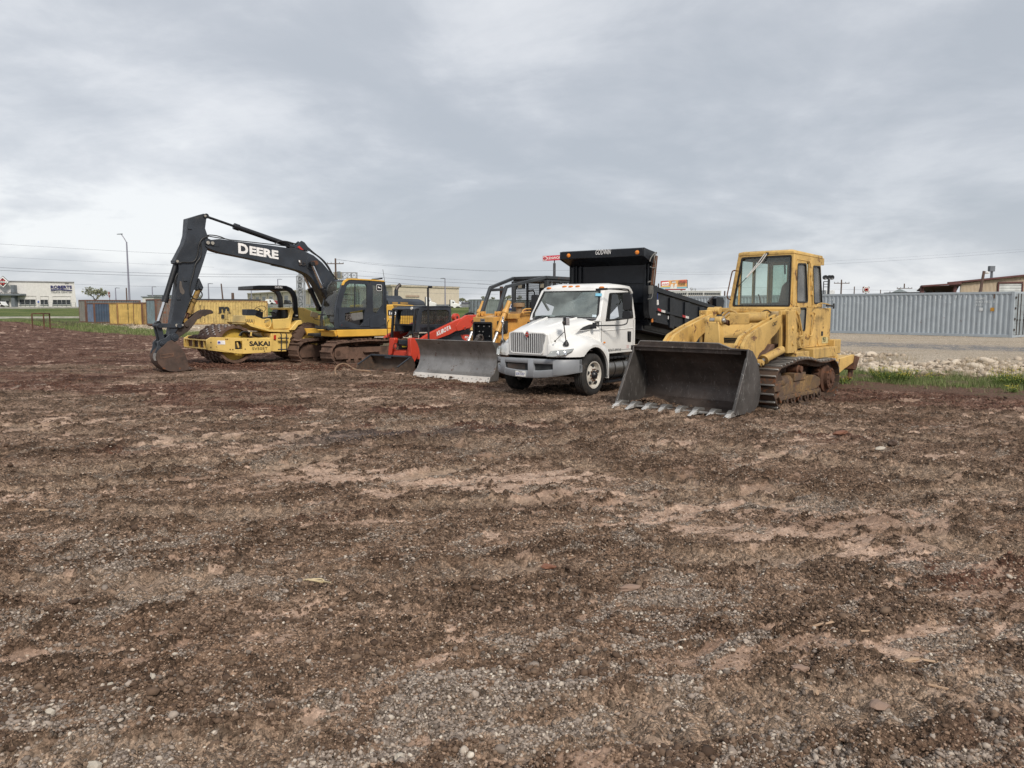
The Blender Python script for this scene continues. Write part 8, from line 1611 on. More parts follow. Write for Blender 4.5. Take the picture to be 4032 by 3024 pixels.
upole(15,1928,525,640,110,.10,'short dark pole behind the livestock trailer end');upole(15,328,345,440,150,.12,'pole standing just left of the billboard');upole(11,1305,625,745,140,.25,'stumpy post above the long yellow container')
b=aty(16,1412,490,66);t_=aty(16,1450,125,66);root=empty('yard_light',(b.x,66,.3));tag(root,'leaning brown pole with a small lamp in front of the tan shed','yard light');m=MB();m.cyl((-.5,0,0),(t_.x-b.x,0,t_.z-.3),.14,.11,n=10);m.build('pole',[POLEM],root);e=aty(16,1500,155,66);m=MB();m.tube([(t_.x-b.x,0,t_.z-.4),(e.x-b.x-.3,0,t_.z-.45),(e.x-b.x,0,e.z-.3)],.03,6);m.build('arm',[GPIL],root);m=MB();m.lathe([(.05,.15),(.22,.0),(.2,-.08),(.05,-.1)],(e.x-b.x,0,e.z-.3),(0,0,1),12);m.build('lamp_head',[WTRM],root)
WIRE=flat('wire_dark',(.15,.155,.19))
def wire(pts,Y,r_=.03,label='thin dark power line strung across the grey sky'):
 P=[aty(v,x,y,YY)for(v,x,y,YY)in pts];m=MB();o=tag(m.tube(P,r_*(.4 if pts[0][0]==7 else .6),5,1).build('power_line',[WIRE],fix=False),label,'power line','power lines');return o
wire([(8,-600,480,105),(8,0,516,105),(8,1000,556,107),(8,1990,587,110),(12,0,445,116),(12,1000,440,122)],0,.038);wire([(8,-600,512,105),(8,0,548,105),(8,1000,588,107),(8,1990,617,110),(12,0,490,116),(12,850,487,120)],0,.038)
wire([(8,-500,205,125),(8,0,240,125),(8,1200,312,130),(8,2074,356,135),(1,700,470,140)],0,.028);wire([(8,-500,360,140),(8,0,388,140),(8,1000,442,145),(8,2000,486,150),(11,900,68,160)],0,.022)
wire([(9,-200,360,120),(9,300,375,120),(9,2212,462,125),(10,2212,500,130),(11,1700,515,140)],0,.026)
wire([(12,1505,175,130),(13,0,20,132),(13,900,65,138),(13,2212,130,148),(14,1650,960,160)],0,.03);wire([(12,1505,190,130),(13,0,-15,132),(13,900,70,137),(13,2212,138,146)],0,.02)
wire([(13,-300,120,120),(13,500,215,124),(13,1300,275,128),(13,2212,310,134)],0,.02);wire([(13,-800,175,110),(13,0,238,112),(13,1100,318,116),(13,2212,372,122),(4,0,462,122)],0,.034)
wire([(13,160,320,108),(13,900,392,110),(13,1500,420,114),(13,2212,448,118)],0,.034);wire([(13,190,485,130),(13,1000,530,133),(13,2212,548,140)],0,.026)
wire([(7,-900,205,90),(7,0,162,92),(7,1000,104,96),(7,2024,30,100),(7,2500,-10,102)],0,.022);wire([(7,-900,165,90),(7,0,130,92),(7,1000,75,96),(7,2400,-25,100)],0,.014)
wire([(15,250,55,120),(15,1100,78,120),(15,2400,60,120)],0,.014);wire([(15,240,105,120),(15,1000,130,120),(15,2400,110,120)],0,.02);wire([(15,1040,462,140),(15,1600,460,140),(15,2300,425,140),(7,800,458,150)],0,.026);wire([(15,1040,488,140),(15,1600,485,140),(15,2300,448,140)],0,.026)
Y=135;g0_=aty(12,905,955,Y);root=empty('sign_gantry',(g0_.x,Y,2.0));tag(root,'galvanised lattice sign gantry standing behind the excavator boom','sign gantry');o=root.location.copy();GAL=flat('galvanised_lattice',(.30,.31,.33),.6)
def L2(v,x,y,dy=0):q=aty(v,x,y,Y);return Vector((q.x-o.x,dy,q.z-o.z))
m=MB();m.cyl((0,0,0),(0,0,L2(12,905,380).z),.34,.26,n=12);m.build('column',[GAL],root)
m=MB();zt=L2(12,905,478).z;xl,xr_=L2(12,845,500).x,L2(12,955,500).x
for x in(xl,xr_):
 for y in(-.5,.5):m.bar((x,y,0),(x,y,zt),.16)
for k in range(5):
 za,zb_=zt*k/5,zt*(k+1)/5;m.bar((xl,-.5,zb_),(xr_,-.5,zb_),.16 if k in(2,4)else .08);m.bar((xl,-.5,za),(xr_,-.5,zb_),.08)if k%2==0 else m.bar((xr_,-.5,za),(xl,-.5,zb_),.08)
m.build('tower',[GAL],root)
def truss(v,x0,x1,yt,yb,n,name='truss'):
 a,b=L2(v,x0,yt),L2(v,x1,yb);m=MB()
 for y in(-.5,.5):m.bar((a.x,y,a.z),(b.x,y,a.z),.12);m.bar((a.x,y,b.z),(b.x,y,b.z),.12)
 for k in range(n):xa,xb_=a.x+(b.x-a.x)*k/n,a.x+(b.x-a.x)*(k+1)/n;m.bar((xa,-.5,a.z),(xb_,-.5,b.z),.07);m.bar((xa,-.5,b.z),(xb_,-.5,a.z),.07);m.bar((xb_,-.5,a.z),(xb_,-.5,b.z),.09)
 m.build(name,[GAL],root)
truss(12,850,1650,468,568,9);truss(12,1480,1885,415,510,5)
m=MB();a,b=L2(12,1500,408),L2(12,1640,530);m.box(a.x,b.x,-1.0,-.9,b.z,a.z);m.build('sign_panel',[mat('sign_back',(.28,.26,.19),.7,dirt=.2)],root);m=MB();[m.bar((L2(12,x,500).x,0,0),(L2(12,x,415).x,0,L2(12,x,415).z),.14)for x in(1778,1882,970)];m.build('post',[GAL],root)
Y=150;a,b=aty(12,335,966,Y),aty(13,1740,740,Y);root=empty('guardrail',(a.x,Y,2.05));tag(root,'grey steel guardrail along the highway above the green bank','guardrail');m=MB();zt=aty(12,800,966,Y).z-2.05;m.px([(0,zt-.35),(.06,zt-.32),(0,zt-.18),(.06,zt-.04),(0,zt),(-.08,zt),(-.08,zt-.35)],0,b.x-a.x);m.build('rail',[mat('weathered_zinc',(.22,.23,.235),.6,dirt=.2)],root);m=MB();[m.box(x,x+.15,0,.2,-.2,zt-.05)for x in np.arange(0,b.x-a.x,2.0)];m.build('post',[GPIL],root)
Y=160;c=[aty(14,x,y,Y)for x,y in((530,625),(1378,573),(1375,395),(530,443))];pb=aty(14,950,1200,Y);root=empty('pole_sign',(pb.x,Y,2.05));tag(root,'red banner sign with white capitals on a single dark pole','sign');o=root.location.copy()
W3=lambda v,x,y,dy=0:(lambda q:(q.x-o.x,dy,q.z-o.z))(aty(v,x,y,Y))
m=MB();m.cyl((0,.3,0),(0,.3,W3(14,950,700)[2]),.30,.28,n=14);m.cyl((0,.3,W3(14,950,700)[2]),(0,.3,W3(14,950,600)[2]),.12,n=10);m.build('pole',[mat('dark_pole',(.06,.06,.07),.6)],root)
bb=MB().slab([W3(14,530,625),W3(14,1378,573),W3(14,1375,395),W3(14,530,443)],.5,(0,1,0)).build('sign_box',[flat('banner_red',(.55,.03,.07),.4)],root)
m=MB();m.slab([W3(14,543,608,-.03),W3(14,658,600,-.03),W3(14,658,455,-.03),W3(14,545,462,-.03)],-.02,(0,1,0));q=W3(14,600,530,-.06);m.mat(1).cyl((q[0],-.05,q[2]),(q[0],-.09,q[2]),.33,n=20);m.mat(0).bar((q[0],-.11,q[2]-.2),(q[0],-.11,q[2]+.22),.18,.02);m.build('emblem',[M_WTXT,flat('banner_dark_red',(.4,.03,.05))],bb,smooth=0)
a,b=Vector(W3(14,672,572,-.04)),Vector(W3(14,1328,538,-.04));h_=W3(14,672,478)[2]-W3(14,672,572)[2];V_,F_=text_geo('KENWORTH',.01,1.08);xs=[p[0]for p in V_];ys=[p[1]for p in V_];MB().add([tuple(a+(b-a)*((p[0]-min(xs))/(max(xs)-min(xs)))+Vector((0,-.02,h_*(p[1]-min(ys))/(max(ys)-min(ys)))))for p in V_],F_).build('lettering',[M_WTXT],bb,smooth=0)
Y=175;root=empty('billboard',(aty(15,700,640,Y).x,Y,2.05));tag(root,'orange and red food advertising billboard over the tipped bed','billboard');o=root.location.copy()
def Q(pts,dy):return[W3(15,x,y,dy)for x,y in pts]
def colr(n,c):return bpy.data.materials.get(n)or flat(n,c,.7)
bd=MB().slab(Q([(380,468),(1010,462),(1008,248),(380,285)],0),.25,(0,1,0)).build('panel',[colr('ad_orange',(.72,.38,.14))],root)
m=MB();m.slab(Q([(1012,462),(1040,455),(1040,258),(1010,248)],.4),.8,(0,1,0));m.build('side_panel',[CDK],root)
m=MB();m.bar(W3(15,550,480,.8),(W3(15,550,480)[0],.8,0),.4);m.bar(W3(15,900,480,.8),(W3(15,900,480)[0],.8,0),.4);m.build('post',[M_RUSTY],root)
def ad(n,c,pts,dy):MB().slab(Q(pts,dy),-.02,(0,1,0)).build('printed_patch',[colr(n,c)],bd,smooth=0)
ad('ad_red',(.55,.09,.09),[(382,410),(600,400),(560,276),(382,288)],-.03);ad('ad_red2',(.66,.16,.10),[(820,320),(1006,330),(1006,252),(830,262)],-.03);ad('ad_yellow',(.75,.52,.16),[(382,440),(590,436),(595,398),(382,412)],-.05);ad('ad_blue',(.22,.45,.52),[(382,468),(1008,462),(1008,420),(382,440)],-.05)
ad('ad_darkred',(.28,.05,.04),[(480,508),(980,506),(980,474),(480,478)],-.05);MB().slab(Q(rounded([(402,402),(578,392),(576,305),(402,318)],22),-.07),-.02,(0,1,0)).build('printed_patch',[M_WTXT],bd,smooth=0)
ad('ad_white2',(.72,.70,.66),[(606,476),(690,474),(670,350),(622,372)],-.07);ad('ad_white2',(.72,.70,.66),[(688,478),(765,472),(768,352),(722,348)],-.09);ad('ad_white2',(.72,.70,.66),[(650,330),(745,326),(740,292),(640,300)],-.07);ad('ad_brown',(.3,.1,.06),[(630,300),(735,295),(725,282),(640,284)],-.09)
def btxt(s,x0,x1,yt,yb,mt,dy=-.10):a_,b_,c_=W3(15,x0,yb,dy),W3(15,x1,yb,dy),W3(15,x0,yt,dy);MB().text(s,a_,(1,0,0),(0,0,1),c_[2]-a_[2],b_[0]-a_[0],bold=.04).build('lettering',[mt],bd,smooth=0)
btxt("ALLSUP'S",415,568,340,385,colr('ad_red',0));btxt('THE WORLD FAMOUS',795,985,278,298,M_KTXT);btxt('ONE-HANDED',795,980,315,350,M_KTXT);btxt('WONDER MEAL',800,970,362,390,M_KTXT)
Y=104;q=aty(10,720,665,Y);root=empty('road_sign',(q.x,Y,gz(q.x,Y)));tag(root,'narrow red and white no entry sign on a post above the blue container','road sign');z=q.z-root.location.z
MB().cyl((0,.05,0),(0,.05,z+.4),.04,n=8).build('post',[GPIL],root);a_=math.radians(103);ux,uy=math.cos(a_),math.sin(a_);r_=.42
m=MB();m.slab([(ux*r_*math.cos(t),uy*r_*math.cos(t),z+r_*math.sin(t))for t in np.linspace(0,math.tau,24,endpoint=False)],.02,(uy,-ux,0));m.build('disc',[M_RED],root,smooth=0);m=MB();m.slab([(ux*x+.03*uy,uy*x-.03*ux,z+zz)for x,zz in((-.3,-.08),(.3,-.08),(.3,.08),(-.3,.08))],.01,(uy,-ux,0));m.build('bar',[M_WTXT],root,smooth=0)
Y=140;root=empty('badge_sign',(aty(7,306,480,Y).x,Y,2.05));tag(root,'square white sign with a round red badge above the right container','sign');o=root.location.copy();a,b=W3(7,270,475),W3(7,342,412);cx,cz=(a[0]+b[0])/2,(a[2]+b[2])/2;w=(b[0]-a[0])/2
MB().box(cx-.1,cx+.1,.0,.2,0,cz-w).build('post',[GPIL],root);m=MB();m.box(a[0],b[0],0,.2,a[2],b[2]);bs=m.build('board',[flat('badge_brown',(.16,.05,.045))],root);m=MB();m.cyl((cx,0,cz),(cx,-.04,cz),w*.97,n=28);m.mat(1).cyl((cx,-.04,cz),(cx,-.07,cz),w*.78,n=28);m.mat(0).cyl((cx,-.07,cz),(cx,-.09,cz),w*.6,n=28);m.mat(2).bar((cx-w*.4,-.11,cz-w*.3),(cx+w*.4,-.11,cz+w*.3),.1,.3);m.bar((cx-w*.4,-.11,cz+w*.3),(cx+w*.4,-.11,cz-w*.3),.1,.3);m.build('badge',[M_WTXT,GPIL,M_RED],bs,smooth=0)
Y=92;a,b=aty(15,560,525,Y),aty(15,1838,645,Y);root=empty('livestock_trailer',(a.x,Y,.35));tag(root,'silver livestock trailer with rows of vent slots behind the tipped bed','trailer');o=root.location.copy();w=b.x-a.x;zt=a.z-o.z
AL=mat('aluminium_side',(.50,.50,.48),.5,.3,dirt=.2,var=.06);m=MB();m.box(0,w,.02,2.4,1.0,zt);body=m.build('body',[AL],root,bevel=.03);m=MB();mk=MB()
for k in range(26):
 x=w*(k+.5)/26;m.box(x-.17,x-.05,-.01,.03,zt-1.35,zt-.55);m.box(x+.05,x+.12,-.01,.03,zt-1.3,zt-.6);mk.cyl((x,.03,zt-.35),(x,-.02,zt-.35),.12,n=8);m.box(x-.15,x+.1,-.01,.03,1.2,zt-1.55)
m.build('slot',[flat('brown_slot',(.20,.15,.11))],body);mk.build('vent_hole',[WDK],body);m=MB();m.box(-.02,w+.02,-.04,2.44,zt-.08,zt+.04);[m.box(x,x+.1,-.03,.0,1.0,zt)for x in(0,w*.35,w*.66,w-.1)];m.build('rail',[WTRM],root)
m=MB();[m.cyl((x,.1,.5),(x,.4,.5),.5,n=20)for x in(1.5,2.7,w-1.5,w-2.7)];m.build('wheel',[M_TIRE],root)
Y=52;q=aty(6,1915,300,Y);root=empty('light_rig',(q.x,Y,.32));tag(root,'black frame carrying round work lamps behind the loader cab','light rig');o=root.location.copy();L6=lambda x,y,dy=0:(lambda p:(p.x-o.x,dy,p.z-o.z))(aty(6,x,y,Y))
m=MB();a=L6(1917,295);m.bar((a[0],0,0),(a[0],0,a[2]),.12);c_=L6(1872,322);m.bar(c_,L6(1915,322),.05);m.bar((c_[0],0,1.6),c_,.05);m.bar(L6(1872,345),L6(1915,345),.04);m.bar(L6(1872,368),L6(1915,368),.04);m.bar(L6(1868,290),L6(1955,290),.05);m.build('frame',[M_BLACK],root)
for x in(1884,1918,1940):c_=L6(x,287);MB().lathe([(.05,.16),(.15,.08),(.16,-.08),(.13,-.10),(.02,-.06)],c_,(0,1,0),16).build('work_lamp',[M_BLACK],root)
m=MB();a,b=L6(1880,425),L6(1985,395);m.box(a[0],b[0],.3,1.6,a[2]-.5,b[2]);m.box(a[0],b[0],.3,1.6,0,.5);m.bar((a[0]+.1,.5,0),(a[0]+.1,.5,a[2]),.1);m.bar((b[0]-.1,.5,0),(b[0]-.1,.5,a[2]),.1);m.build('cabinet',[WTRM],root,bevel=.02)
def semi(v,x0,x1,yt,yb,Y,label,flipx=1):
 a,b=aty(v,x0,yb,Y),aty(v,x1,yt,Y);w=abs(b.x-a.x);h=b.z-a.z;root=empty('semi_truck',(a.x,Y,a.z-1.2));tag(root,label,'truck','far white trucks');o=1.2
 m=MB();m.py([(0,.7),(0,h+o),(w*.28,h+o),(w*.42,h*.72+o),(w*.46,h*.45+o),(w*.92,h*.30+o),(w,h*.15+o),(w,.7)],0,2.4);cb=m.build('cab',[M_WHITE],root,bevel=.06)
 m=MB();m.py([(w*.22,h*.48+o),(w*.22,h*.70+o),(w*.36,h*.70+o),(w*.42,h*.48+o)],-.02,.02);m.build('window',[WDK],cb);m=MB();[m.cyl((x,-.05,.55),(x,.3,.55),.52,n=18)for x in(w*.12,w*.8)];m.build('wheel',[M_TIRE],root);m=MB();m.cyl((-.1,.2,.7),(-.1,.2,h+o+.1),.09);m.box(-4,w*.9,.3,2.1,.55,.75);m.build('chassis',[M_BLACK],root)
semi(13,905,1085,600,745,146,'white semi truck cab left of the tall lamp before the tan wall');semi(13,1352,1520,652,752,147.5,'white semi truck cab at the right end of the tan wall')
def van(v,x0,x1,yt,yb,Y,mt,label,name='van',cat='van',g='parked vehicles across the highway'):
 a,b=aty(v,x0,yb,Y),aty(v,x1,yt,Y);w=b.x-a.x;h=b.z-a.z;root=empty(name,(a.x,Y,a.z));tag(root,label,cat,g)
 m=MB();m.py(rounded([(0,.3),(0,h*.9),(w*.12,h),(w*.68,h),(w*.84,h*.58),(w,h*.45),(w,.3)],.3),0,2);bd_=m.build('body',[mt],root,bevel=.05);m=MB();m.py([(w*.55,h*.58),(w*.55,h*.9),(w*.67,h*.9),(w*.78,h*.58)],-.02,.02);m.build('window',[WDK],bd_);m=MB();[m.cyl((x,-.05,.36),(x,.25,.36),.36,n=16)for x in(w*.18,w*.82)];m.build('wheel',[M_TIRE],root)
van(12,285,425,878,985,175,M_WHITE,'white rounded van beside the long yellow container');van(12,425,545,900,985,178,mat('car_red',(.35,.05,.06),.4),'red and white pickup left of the canopy post','pickup_truck','pickup');van(12,612,708,888,985,176,M_BLACK,'black van framed by the roller canopy posts');van(9,-90,62,815,945,185,M_WHITE,'white pickup cut by the left picture edge','pickup_truck','pickup')
for(x0,x1,yt,Y,lb)in((1565,1860,688,190,'white flat building with blue windows behind the rusty container'),(1440,1690,725,150,'low white roof just over the teal container'),(2000,2150,690,195,'second small white building behind the excavator arm')):
 a,b=aty(10,x0,yt,Y),aty(10,x1,yt,Y);root=empty('white_building',(a.x,Y,2.0));tag(root,lb,'building','white buildings across the highway');m=MB();m.box(0,b.x-a.x,0,12,0,a.z-2.0);m.build('wall',[WTRM],root);m=MB();m.box(-.2,b.x-a.x+.2,-.2,12.2,a.z-2.0,a.z-1.8);m.build('roof',[GPIL],root)
 if x0==1565:m=MB();q0,q1=aty(10,1730,715,Y),aty(10,1840,742,Y);m.box(q0.x-a.x,q1.x-a.x,-.06,0,q1.z-2.0,q0.z-2.0);m.build('window',[flat('blue_window',(.15,.2,.32),.2)],root)
Y=170;a,b=aty(13,1548,690,Y),aty(13,1700,745,Y);root=empty('small_house',(a.x,Y,2.0));tag(root,'small grey building with a dark roof right of the tan warehouse','building');m=MB();m.box(.3,b.x-a.x-.3,0,6,0,(a.z-2)*.6+.1);m.build('wall',[GPIL],root);m=MB();m.px([(-.4,(a.z-2)*.6),(6.4,(a.z-2)*.6),(5,a.z-2),(1,a.z-2)],0,b.x-a.x);m.build('roof',[CDK],root)
Y=66;P=[aty(9,x,y,Y)for x,y in((702,1240),(692,1078),(965,1270),(958,1086),(1050,1300),(1045,1090))];root=empty('pipe_frame',(P[0].x,Y,gz(P[0].x,Y)));tag(root,'rusty pipe gate frame standing in the grass at the left','pipe frame');o=root.location.copy();zt=P[1].z-o.z
m=MB();[m.cyl((x,y,-.3),(x,y,zt),.06,n=10)for x,y in((0,0),(P[2].x-o.x,.8),(P[4].x-o.x,-.6))];m.build('post',[M_RUSTY],root);m=MB();m.cyl((0,0,zt),(P[2].x-o.x,.8,zt),.05,n=10);m.cyl((P[2].x-o.x,.8,zt),(P[4].x-o.x,-.6,zt),.05,n=10);m.build('rail',[M_RUSTY],root)
LEAF=tone_mat('leaves_hazed',[(0,(.16,.18,.11)),(.5,(.25,.265,.17)),(1,(.38,.39,.28))],bump=0);BARK=mat('bark',(.17,.145,.125),.9,bump=.2)  # tree tones paled to put distance haze into the colour
def leafcloud(name,P,size,mt,seed,parent,sc=(1,1,.6)):
 rg=np.random.default_rng(seed);n=len(P);a=rg.normal(size=(n,3));a/=np.linalg.norm(a,axis=1)[:,None];b=np.cross(a,rg.normal(size=(n,3)));b/=np.linalg.norm(b,axis=1)[:,None];c=np.cross(a,b)
 s=size*rg.uniform(.5,1.3,n)[:,None];V_=np.stack([P-b*s-c*s*.6,P+b*s-c*s*.6,P+b*s*.3+c*s],1).reshape(-1,3).astype(np.float32)
 me=bpy.data.meshes.new(name);me.vertices.add(3*n);me.vertices.foreach_set('co',V_.ravel());me.loops.add(3*n);me.loops.foreach_set('vertex_index',np.arange(3*n,dtype=np.int32));me.polygons.add(n);me.polygons.foreach_set('loop_start',np.arange(n,dtype=np.int32)*3);me.update(calc_edges=True)
 at=me.attributes.new('tone','FLOAT','POINT');at.data.foreach_set('value',np.repeat(rg.uniform(0,1,n),3).astype(np.float32));me.materials.append(mt);o=bpy.data.objects.new(name,me);col.objects.link(o);o.parent=parent;return o
def tree(x,Y,h,w,label,seed,leaves=900,ls=.16,trunk=.16,name='tree',grp='trees beyond the yard',low=.25,dens=1.0):
 rg=random.Random(seed);z0=gz(x,Y);root=empty(name,(x,Y,z0));tag(root,label,'tree',grp);m=MB();tips=[]
 def grow(p,d,l,r_,lv):
  q=p+d*l;m.tube([p,(p+q)/2+Vector((rg.uniform(-.05,.05)*l,rg.uniform(-.05,.05)*l,0)),q],[r_,r_*.85,r_*.7],5)
  if lv==0:tips.append(q);return
  for k in range(3 if lv>1 else 2):
   a=rg.uniform(0,6.28);e=rg.uniform(.45,.95);dd=(d*.75+Vector((math.cos(a)*e*w/h*1.3,math.sin(a)*e*w/h*1.3,rg.uniform(.0,.35)))).normalized();grow(q,dd,l*rg.uniform(.62,.85),r_*.66,lv-1)
  tips.append(q)
 grow(Vector((0,0,0)),Vector((0,0,1)),h*low,trunk,4);V0_=np.array([list(q)for q in m.v]);kx=w/max(.1,np.ptp(V0_[:,0]));kz=h/V0_[:,2].max();m.v=[(a*kx,b*kx,c*kz)for a,b,c in m.v];m.build('trunk',[BARK],root)
 T_=np.array([[t[0]*kx,t[1]*kx,t[2]*kz]for t in tips]);zmax=T_[:,2].max();T_=T_[T_[:,2]>h*low*.9];rgn=np.random.default_rng(seed);P=T_[rgn.integers(0,len(T_),leaves)]+rgn.normal(0,w*.05,(leaves,3));leafcloud('crown',P,ls,LEAF,seed,root)
 return root
for i,(v,x,yt,wp,Y,n,lb)in enumerate(((10,395,515,400,150,800,'thinly leafed spreading tree left of the no entry sign'),(13,1575,622,110,220,900,'green bushy tree at the right end of the warehouse'),(13,1655,652,75,240,500,'pale far tree between the warehouse and the container'),(13,1722,668,44,200,500,'bright green tree against the grey green container'),(13,1925,583,95,200,350,'small crowned tree over the left part of the grey green container'),(13,2100,600,95,190,500,'leafy tree between the bulldozer sweep bars'),(4,310,575,90,190,700,'yellow green tree above the container inside the sweep bars'),(4,420,582,60,200,250,'grey green tree beside the bulldozer canopy post'),(15,1160,432,150,200,30,'bare twiggy tree above the livestock trailer'),(11,590,675,100,190,600,'small tree seen through the hose loop of the excavator'))):
 q=aty(v,x,yt,Y);w_=wp*VW[v][2]*Y/F;h_=q.z-gz(q.x,Y);tree(q.x,Y,h_,w_,lb,20+i,n,.045+.03*w_,trunk=.03*w_,low=.25)
GB=tone_mat('grass_blades',[(0,(.08,.115,.035)),(.5,(.16,.22,.07)),(.8,(.25,.29,.12)),(1,(.36,.33,.19))],bump=0)
DRYM=tone_mat('dry_grass',[(0,(.22,.17,.10)),(1,(.46,.37,.24))],bump=0)
def blades(name,X_,Y_,h,wd,mt,seed,label,cat='grass'):
 rg=np.random.default_rng(seed);n=len(X_);Z_=ground_h(X_,Y_);a=rg.uniform(0,6.28,n);ln=rg.uniform(.1,.6,n)*h;b=rg.uniform(0,6.28,n);dx,dy=np.cos(a)*wd,np.sin(a)*wd
 V_=np.stack([np.stack([X_-dx,Y_-dy,Z_-.02],-1),np.stack([X_+dx,Y_+dy,Z_-.02],-1),np.stack([X_+np.cos(b)*ln,Y_+np.sin(b)*ln,Z_+h],-1)],1).reshape(-1,3).astype(np.float32)
 me=bpy.data.meshes.new(name);me.vertices.add(3*n);me.vertices.foreach_set('co',V_.ravel());me.loops.add(3*n);me.loops.foreach_set('vertex_index',np.arange(3*n,dtype=np.int32));me.polygons.add(n);me.polygons.foreach_set('loop_start',np.arange(n,dtype=np.int32)*3);me.update(calc_edges=True)
 at=me.attributes.new('tone','FLOAT','POINT');at.data.foreach_set('value',np.repeat(rg.uniform(0,1,n),3).astype(np.float32));me.materials.append(mt);o=bpy.data.objects.new(name,me);col.objects.link(o);tag(o,label,cat,kind='stuff');return o
rg=np.random.default_rng(77)
def inband(n,x0,x1,y0,y1,d0,d1,thr,seed,sc=.7):
 X_=rg.uniform(x0,x1,n);Y_=rg.uniform(y0,y1,n);d=edge_d(X_,Y_);k=(d>d0)&(d<d1)&(fbm(X_*sc,Y_*sc,seed,3)>thr);return X_[k],Y_[k],d[k]
X_,Y_,d=inband(520000,5,26,6,40,.8,6.3,-.08,91,.8);k=(d>1.8)|(rg.uniform(0,1,len(d))<.12);X_,Y_=X_[k],Y_[k];blades('grass',X_,Y_,rg.uniform(.05,.17,len(X_)),.008,GB,5,'tufts of fresh green weeds on the red verge at the right')
X_,Y_,d=inband(90000,5,24,12,40,4.5,9.5,.12,92,.5);blades('dry_grass',X_,Y_,rg.uniform(.10,.32,len(X_)),.005,DRYM,6,'dead straw coloured grass among the limestone at the right')
X_,Y_,d=inband(200000,-52,-8,34,78,.3,6.2,-.12,93,.4);blades('grass',X_,Y_,rg.uniform(.08,.26,len(X_)),.02,GB,7,'band of green grass in front of the container row')
X_=rg.uniform(-75,-38,26000);Y_=rg.uniform(68,92,26000);k=fbm(X_*.2,Y_*.3,94,3)>.06;k&=edge_d(X_,Y_)>2;blades('dry_grass',X_[k],Y_[k],rg.uniform(.15,.5,k.sum()),.02,tone_mat('dark_scrub',[(0,(.07,.06,.045)),(1,(.16,.14,.10))],bump=0),8,'dark dead scrub round the rusty pipe frame','scrub')
FLM=flat('yellow_petals',(.72,.60,.05));PM=tone_mat('weed_leaves',[(0,(.06,.10,.02)),(1,(.17,.24,.06))],bump=0)
def flower(x,y,w,h,label,seed,nf):
 z0=gz(x,y);root=empty('flowering_weed',(x,y,z0));tag(root,label,'weed','yellow flowering weeds');r=random.Random(seed);ms=MB();mf=MB();pts=[]
 for k in range(nf):
  a=r.uniform(0,6.28);q=w*math.sqrt(r.random())*.5;hh=h*r.uniform(.45,1.0);p=Vector((q*math.cos(a),q*math.sin(a),hh*(1-.5*(q/w))));b=p*.7;b.z=0;ms.tube([b,(b+p)/2,p],.004,3)
  for j in range(3):c=p+Vector((r.gauss(0,.025),r.gauss(0,.025),r.gauss(0,.03)));s=r.uniform(.008,.014);mf.add([c+Vector((-s,0,-s*.3)),c+Vector((0,-s,.4*s)),c+Vector((s,0,-s*.3)),c+Vector((0,s,.4*s)),c+Vector((0,0,s))],[(0,1,4),(1,2,4),(2,3,4),(3,0,4)])
  pts.append(list(p*.5));pts.append(list(p*.7))
 ms.build('stem',[PM],root,fix=False);mf.build('blossom',[FLM],root,smooth=0,fix=False);P=np.array(pts*3)+np.random.default_rng(seed).normal(0,w*.06,(len(pts)*3,3));P[:,2]=np.abs(P[:,2])*.7;leafcloud('leaves',P,.022,PM,seed,root)
for i,(x,y,w,h,lb,nf)in enumerate(((600,1450,1.35,.5,'large yellow flowering weed at the foot of the green strip',150),(1880,1500,1.1,.55,'loose yellow flowering weed near the right picture edge',110),(60,1470,.5,.25,'small yellow weed beside the loader track',24),(1040,1430,.6,.22,'low pale flowering weed in the middle of the verge',20),(1890,1570,.35,.2,'tiny yellow weed in front of the looser flowering clump',16))):
 q=gnd(7,x,y);flower(q.x,q.y,w,h,lb,50+i,nf)
ROCK=tone_mat('limestone',[(0,(.27,.21,.15)),(.3,(.39,.32,.245)),(.8,(.52,.44,.345)),(1,(.62,.54,.44))],bump=.5,bs=14,jit=.12)
X_=np.concatenate([rg.uniform(6,24,44000),rg.uniform(-52,-4,40000)]);Y_=np.concatenate([rg.uniform(10,42,44000),rg.uniform(38,86,40000)]);d=edge_d(X_,Y_)+1.1*gn(X_*.35,Y_*.35,71);k=(d>5.6)&(d<10.3)&(rg.uniform(0,1,len(X_))<np.where(X_>6,.85,.8)*sst(fbm(X_*.4,Y_*.4,12,3),-.45,.0));X_,Y_=X_[k],Y_[k]
sz=np.clip(rg.lognormal(-2.65,.35,len(X_)),.03,.17);Z_=ground_h(X_,Y_);dist=np.hypot(X_,Y_);vis=(np.abs(X_/Y_)<.70);order=np.argsort(-(sz/dist)*vis);big=order[:240];rest=order[240:]
V0,F0=ico(2);shapes=[]
for i in range(6):
 r6=np.random.default_rng(300+i);vv=V0*(1+.22*r6.normal(size=(1,3)))*(1+.10*r6.normal(size=(len(V0),1)));m=MB();m.add([tuple(a)for a in vv],[tuple(a)for a in F0]);o=m.build('limestone_rock',[ROCK],smooth=50);at=o.data.attributes.new('tone','FLOAT','POINT');at.data.foreach_set('value',np.full(len(V0),.35+.12*i,np.float32));shapes.append(o)
for j,i in enumerate(big):
 s=shapes[j%6];o=s if j<6 else s.copy()
 if j>=6:col.objects.link(o)
 o.location=(X_[i],Y_[i],Z_[i]+sz[i]*.35);o.scale=(sz[i]*1.15,sz[i]*.9,sz[i]*.62);o.rotation_euler=(rg.uniform(-.4,.4),rg.uniform(-.4,.4),rg.uniform(0,6.28));tag(o,'pale rounded limestone rock in the riprap beside the weedy verge','rock','limestone rocks')
tag(scatter('rubble',np.stack([X_,Y_,Z_],-1)[rest],sz[rest],ROCK,31,flat_=.85,sub=1),'smaller pale limestone rubble along the edge of the pad','rubble',kind='stuff')
